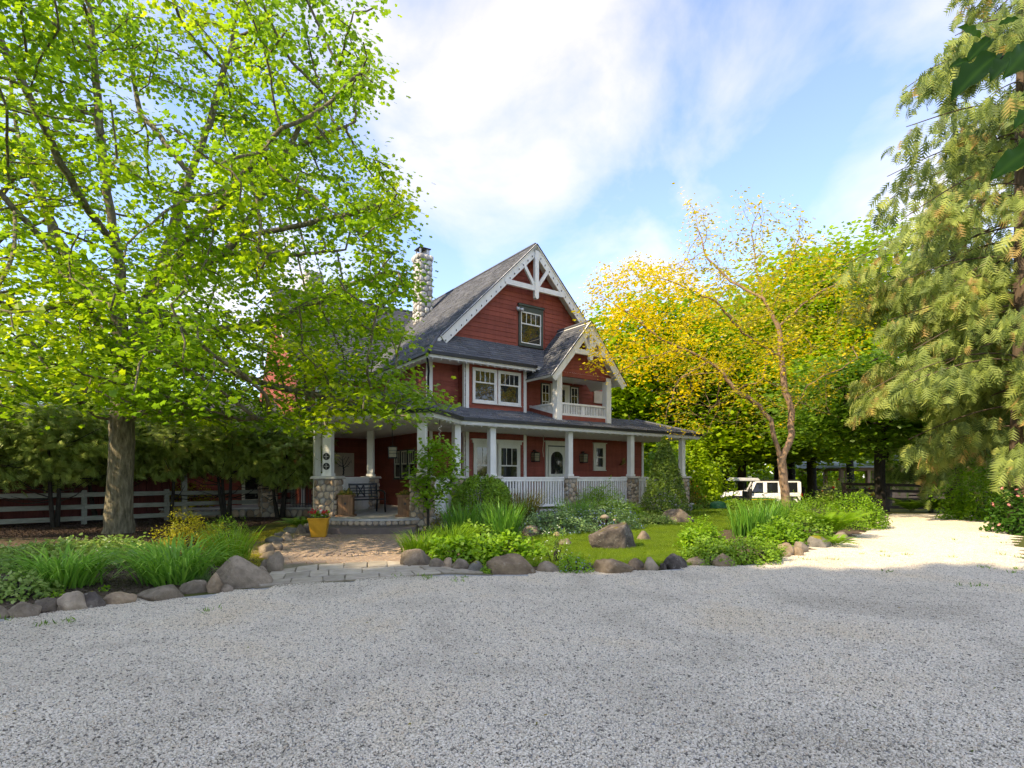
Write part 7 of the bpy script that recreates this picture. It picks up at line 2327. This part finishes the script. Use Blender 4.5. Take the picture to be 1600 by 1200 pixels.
# island bed on the right
mound('light_shrub', 'round light green shrub at the right end of the lawn', 'shrub', G0(1108, 866, 0.4), 0.52, 0.5, 0.60, 2600, 0.055, T_OVATE, 'leaf_bright', 43, up=0.5)
mound('leafy_groundcover', 'dense ground cover spilling over the stones, left part', 'plant', G0(1120, 884, 0.3), 0.55, 0.42, 0.40, 2200, 0.05, T_OVATE, 'leaf_boxwood', 44, up=0.6, tintbias=0.1)
mound('leafy_groundcover', 'dense ground cover spilling over the stones, right part', 'plant', G0(1180, 882, 0.3), 0.62, 0.45, 0.42, 2400, 0.05, T_OVATE, 'leaf_boxwood', 45, up=0.6, tintbias=0.15)
blades('grassy_iris', 'small bright grass tuft at the right end of the ground cover', 'plant', G0(1214, 877, 0.1), 160, 0.34, 0.2, 0.012, 0.8, 'leaf_bright', 0.6)
blades('tall_iris', 'dark iris clump standing in the island bed', 'plant', G0(1190, 842, 0.3), 300, 0.85, 0.55, 0.03, 0.35, 'leaf_iris', 0.83, rx=0.95, ry=0.4)
mound('leafy_perennial', 'leafy perennial right of the island iris', 'plant', G0(1228, 855, 0.3), 0.62, 0.5, 0.52, 1700, 0.08, T_OVATE, 'leaf_bright', 46, up=0.6, tintbias=-0.15)
mound('leafy_perennial', 'low leafy perennials above the stone heap', 'plant', G0(1268, 846, 0.5), 0.8, 0.6, 0.62, 2000, 0.07, T_OVATE, 'leaf_boxwood', 47, up=0.5)
mound('island_shrub', 'green shrub at the foot of the golden trunk', 'shrub', G0(1215, 815, 0.6), 1.1, 0.8, 0.85, 2600, 0.08, T_NARROW, 'leaf_boxwood', 48, up=0.3)
blades('tall_iris', 'iris leaves right at the foot of the golden trunk', 'plant', G0(1242, 822, 0.3), 260, 0.75, 0.6, 0.026, 0.5, 'leaf_iris', 0.75, rx=0.9, ry=0.4)
mound('island_shrub', 'fine leaved green shrub in the middle of the island bed', 'shrub', G0(1285, 828, 0.6), 1.1, 0.9, 0.95, 3200, 0.075, T_NARROW, 'leaf_bright', 49, up=0.2, tintbias=-0.1)
fern('sword_fern', 'tall lime fern at the right of the island bed', 'fern', G0(1312, 842, 0.3), 20, 1.15, 'leaf_bright', lean=0.45)
fern('sword_fern', 'fern spilling over the stones at the island edge', 'fern', G0(1308, 855, 0.1), 12, 0.6, 'leaf_bright', lean=0.8)
mound('azalea', 'yellow-green tipped azalea at the right corner of the island bed', 'shrub', G0(1345, 828, 0.5), 0.95, 0.8, 1.0, 4200, 0.06, T_OVAL, 'leaf_bright', 51, up=0.35, bumpy=0.25)
mound('azalea', 'darker shrub at the very corner of the island bed', 'shrub', G0(1366, 826, 0.2), 0.45, 0.5, 0.7, 1500, 0.07, T_OVAL, 'leaf_boxwood', 52, up=0.35)
# far end and right side of the drive
for k, (px, py, s) in enumerate(((1435, 801, 1.0), (1465, 801, 1.15), (1500, 802, 1.1), (1522, 803, 1.0))):
    fern('sword_fern', ['fern at the far end of the drive, next to the dark trunk', 'big fern at the far end of the drive, second from the dark trunk', 'fern at the far end of the drive, third from the dark trunk', 'fern at the far end of the drive, nearest the bright shrub'][k], 'fern', G0(px, py, 0.4), 22, s, 'leaf_boxwood', 'ferns along the far end of the drive', 0.6)
mound('bright_shrub', 'lime green shrub right of the drive, below the cedar', 'shrub', G0(1572, 815, 0.8), 1.5, 1.2, 1.75, 5200, 0.10, T_OVATE, 'leaf_bright', 53, up=0.6, bumpy=0.3)
mound('rhododendron', 'rhododendron with pink flowers at the right edge of the picture', 'shrub', G0(1632, 836, 0.5), 0.95, 0.9, 1.15, 2600, 0.11, T_OVAL, 'leaf_holly', 54, up=0.4, flowers=('petal_pink', 38, 0.10))
mound('red_shrub', 'dark shrub with red flowers in front of the paddock fence', 'shrub', (18.6, 31.0, -0.5), 1.5, 1.0, 1.9, 2600, 0.13, T_OVAL, 'leaf_hedge', 56, up=0.4, flowers=('petal_red', 25, 0.14))
mound('orange_azalea', 'orange flowering azalea right of the conifer', 'shrub', (8.7, 27.5, -0.4), 0.9, 0.7, 1.5, 1600, 0.1, T_OVAL, 'leaf_bronze', 57, up=0.4, flowers=('petal_orange', 80, 0.10))
mound('green_shrub', 'tall leafy shrub between conifer and the dark trees', 'shrub', (9.6, 29.5, -0.4), 1.9, 1.5, 4.0, 5200, 0.16, T_OVATE, 'leaf_wood', 58, up=0.5, bumpy=0.3)
mound('green_shrub', 'leafy shrub behind the last post of the porch', 'shrub', (7.6, 28.0, -0.2), 1.2, 1.2, 3.6, 3600, 0.15, T_OVATE, 'leaf_wood_dark', 59, up=0.5, bumpy=0.3)
for k, (x, y, w, h) in enumerate(((11.2, 27.6, 1.2, 0.7), (13.2, 28.2, 1.2, 0.7), (15.2, 27.2, 1.3, 0.9))):
    mound('border_shrub', ['dark border shrub below the green cart', 'dark border shrub below the white car', 'dark border shrub right of the golden trunk'][k], 'shrub', (x, y, terrain(x, y)), w, 0.7, h, 1300, 0.10, T_OVATE, 'leaf_boxwood', 60 + k, up=0.5)
# sunlit shrubs on the far side of the car park, seen between the trunks
for k, (x, y, w, h) in enumerate(((13.0, 45.0, 3.2, 2.6), (18.5, 47.0, 3.4, 3.2), (24.0, 49.0, 3.6, 3.0), (30.5, 53.0, 4.0, 3.4), (8.5, 44.0, 3.0, 3.4))):
    mound('far_shrub', ['bright shrub far behind the green cart', 'bright shrub far behind the white car', 'bright shrub far behind the gap right of the golden trunk', 'bright shrub behind the open shed', 'bright shrub far behind the orange azalea'][k], 'shrub', (x, y, -0.55), w, 1.6, h, 2600, 0.34, T_DIAMOND, 'leaf_wood', 70 + k, up=0.4, bumpy=0.3, group='shrubs beyond the car park')
# garden glimpsed between barn and house
mound('golden_shrub', 'sunlit yellow-green shrub behind the fence gap', 'shrub', (fence_pt(318, -2.0).x, fence_pt(318, -2.0).y, 0), 1.1, 0.9, 1.35, 2200, 0.10, T_OVATE, 'leaf_yellow', 64, up=0.5)

# ------------------------------------------------------------------ holly twigs hanging into the top right corner, close to the camera
HD = 1.65
hol = empty('holly_branch', at(1660, 90, HD), 0, 'dark glossy holly leaves hanging into the top right corner', 'branch')
o0 = at(1660, 90, HD)
mb = MB()
for pts in ([(1700, 60), (1600, 76), (1560, 92), (1530, 108)], [(1700, 150), (1640, 170), (1600, 182)], [(1700, 280), (1630, 235), (1600, 222)]):
    mb.tube([at(x, y, HD + 0.05 * i) - o0 for i, (x, y) in enumerate(pts)], [0.009, 0.006, 0.0045, 0.003][:len(pts)], 6, False)
mb.build('twig', M['bark_dark'], hol, True)
for k, (x0, y0, x1, y1, dz) in enumerate([(1556, 88, 1481, 142, 0), (1512, 96, 1484, 100, 0.05), (1548, 62, 1508, 92, .05), (1590, 88, 1545, 112, -.05), (1610, 70, 1582, 112, -.1), (1612, 232, 1549, 272, 0), (1620, 168, 1584, 192, 0), (1560, 40, 1600, 20, 0), (1600, 120, 1640, 90, 0), (1615, 205, 1588, 262, .08), (1530, 60, 1500, 30, 0.05), (1630, 150, 1595, 140, .1)]):
    a = at(x0, y0, HD + dz) - o0; b2 = at(x1, y1, HD + dz * 1.3 - 0.03) - o0
    b2 = a.lerp(b2, 0.82); L_ = (b2 - a).length; dx_ = (b2 - a).normalized(); nn_ = Vector((0.35 * math.sin(k * 1.7), -0.8, 0.5 + 0.3 * math.cos(k * 2.3)))
    sd_ = dx_.cross(nn_).normalized(); nn_ = sd_.cross(dx_)
    V_, F_, NU, NV = [], [], 24, 6
    for i_ in range(NU + 1):
        t_ = i_ / NU
        w_ = 0.235 * math.sin(math.pi * min(1, t_ * 0.98 + 0.01)) ** 0.75 * (1 + (0.05 + 0.09 * (k % 3 == 0)) * math.cos(2 * math.pi * (3 * t_ + 0.5)))
        for j_ in range(NV + 1):
            e_ = (j_ / NV - 0.5) * 2
            V_.append(tuple(a + dx_ * (t_ * L_) + sd_ * (e_ * w_ * L_) + nn_ * L_ * (0.10 * abs(e_) ** 1.5 + 0.045 * e_ * e_ * math.cos(2 * math.pi * (3 * t_ + 0.5)) - 0.28 * t_ * t_)))
    for i_ in range(NU):
        for j_ in range(NV):
            q_ = i_ * (NV + 1) + j_; F_.append((q_, q_ + 1, q_ + NV + 2, q_ + NV + 1))
    me = bpy.data.meshes.new('leaf'); me.from_pydata(V_, [], F_)
    for p_ in me.polygons: p_.use_smooth = True
    set_tint(me, 0.15 + 0.07 * k)
    vv_ = me.attributes['tint'].data
    for i_ in range(NU + 1): vv_[i_ * (NV + 1) + NV // 2].value = 1.0      # paler midrib
    obj('leaf', me, M['leaf_holly'], hol)

# fallen leaves, twigs and tufts on the gravel
n = 420
X = rnd(n, -9, 10); Y = rnd(n, 2.6, 16) ; k = inside(drive_poly, X, Y); X, Y = X[k], Y[k]; n = len(X)
o = obj('leaf_litter', leaf_mesh('leaf_litter', np.c_[X, Y, np.full(n, 0.016)], np.c_[NP.normal(size=(n, 2)), np.zeros(n)], unit(np.array([0, 0, 1]) + NP.normal(size=(n, 3)) * 0.3), rnd(n, 0.02, 0.05), T_OVAL, rnd(n)), M['leaf_bronze']); o['kind'] = 'stuff'
P, AX, SZ = [], [], []
for c in range(34):
    px, py = random.choice(((random.uniform(1180, 1420), random.uniform(850, 905)), (random.uniform(1480, 1600), random.uniform(830, 920)), (random.uniform(560, 760), random.uniform(897, 912)), (random.uniform(0, 400), random.uniform(930, 985))))
    g = gp(px, py)
    for j in range(16):
        P.append((g.x + random.gauss(0, 0.05), g.y + random.gauss(0, 0.05), 0.006)); AX.append((random.gauss(0, .6), random.gauss(0, .6), 1)); SZ.append(random.uniform(0.03, 0.08))
n = len(P)
o = obj('gravel_weeds', leaf_mesh('gravel_weeds', np.array(P), np.array(AX), rdirs(n), np.array(SZ), T_NARROW, rnd(n)), M['leaf_boxwood']); o['kind'] = 'stuff'
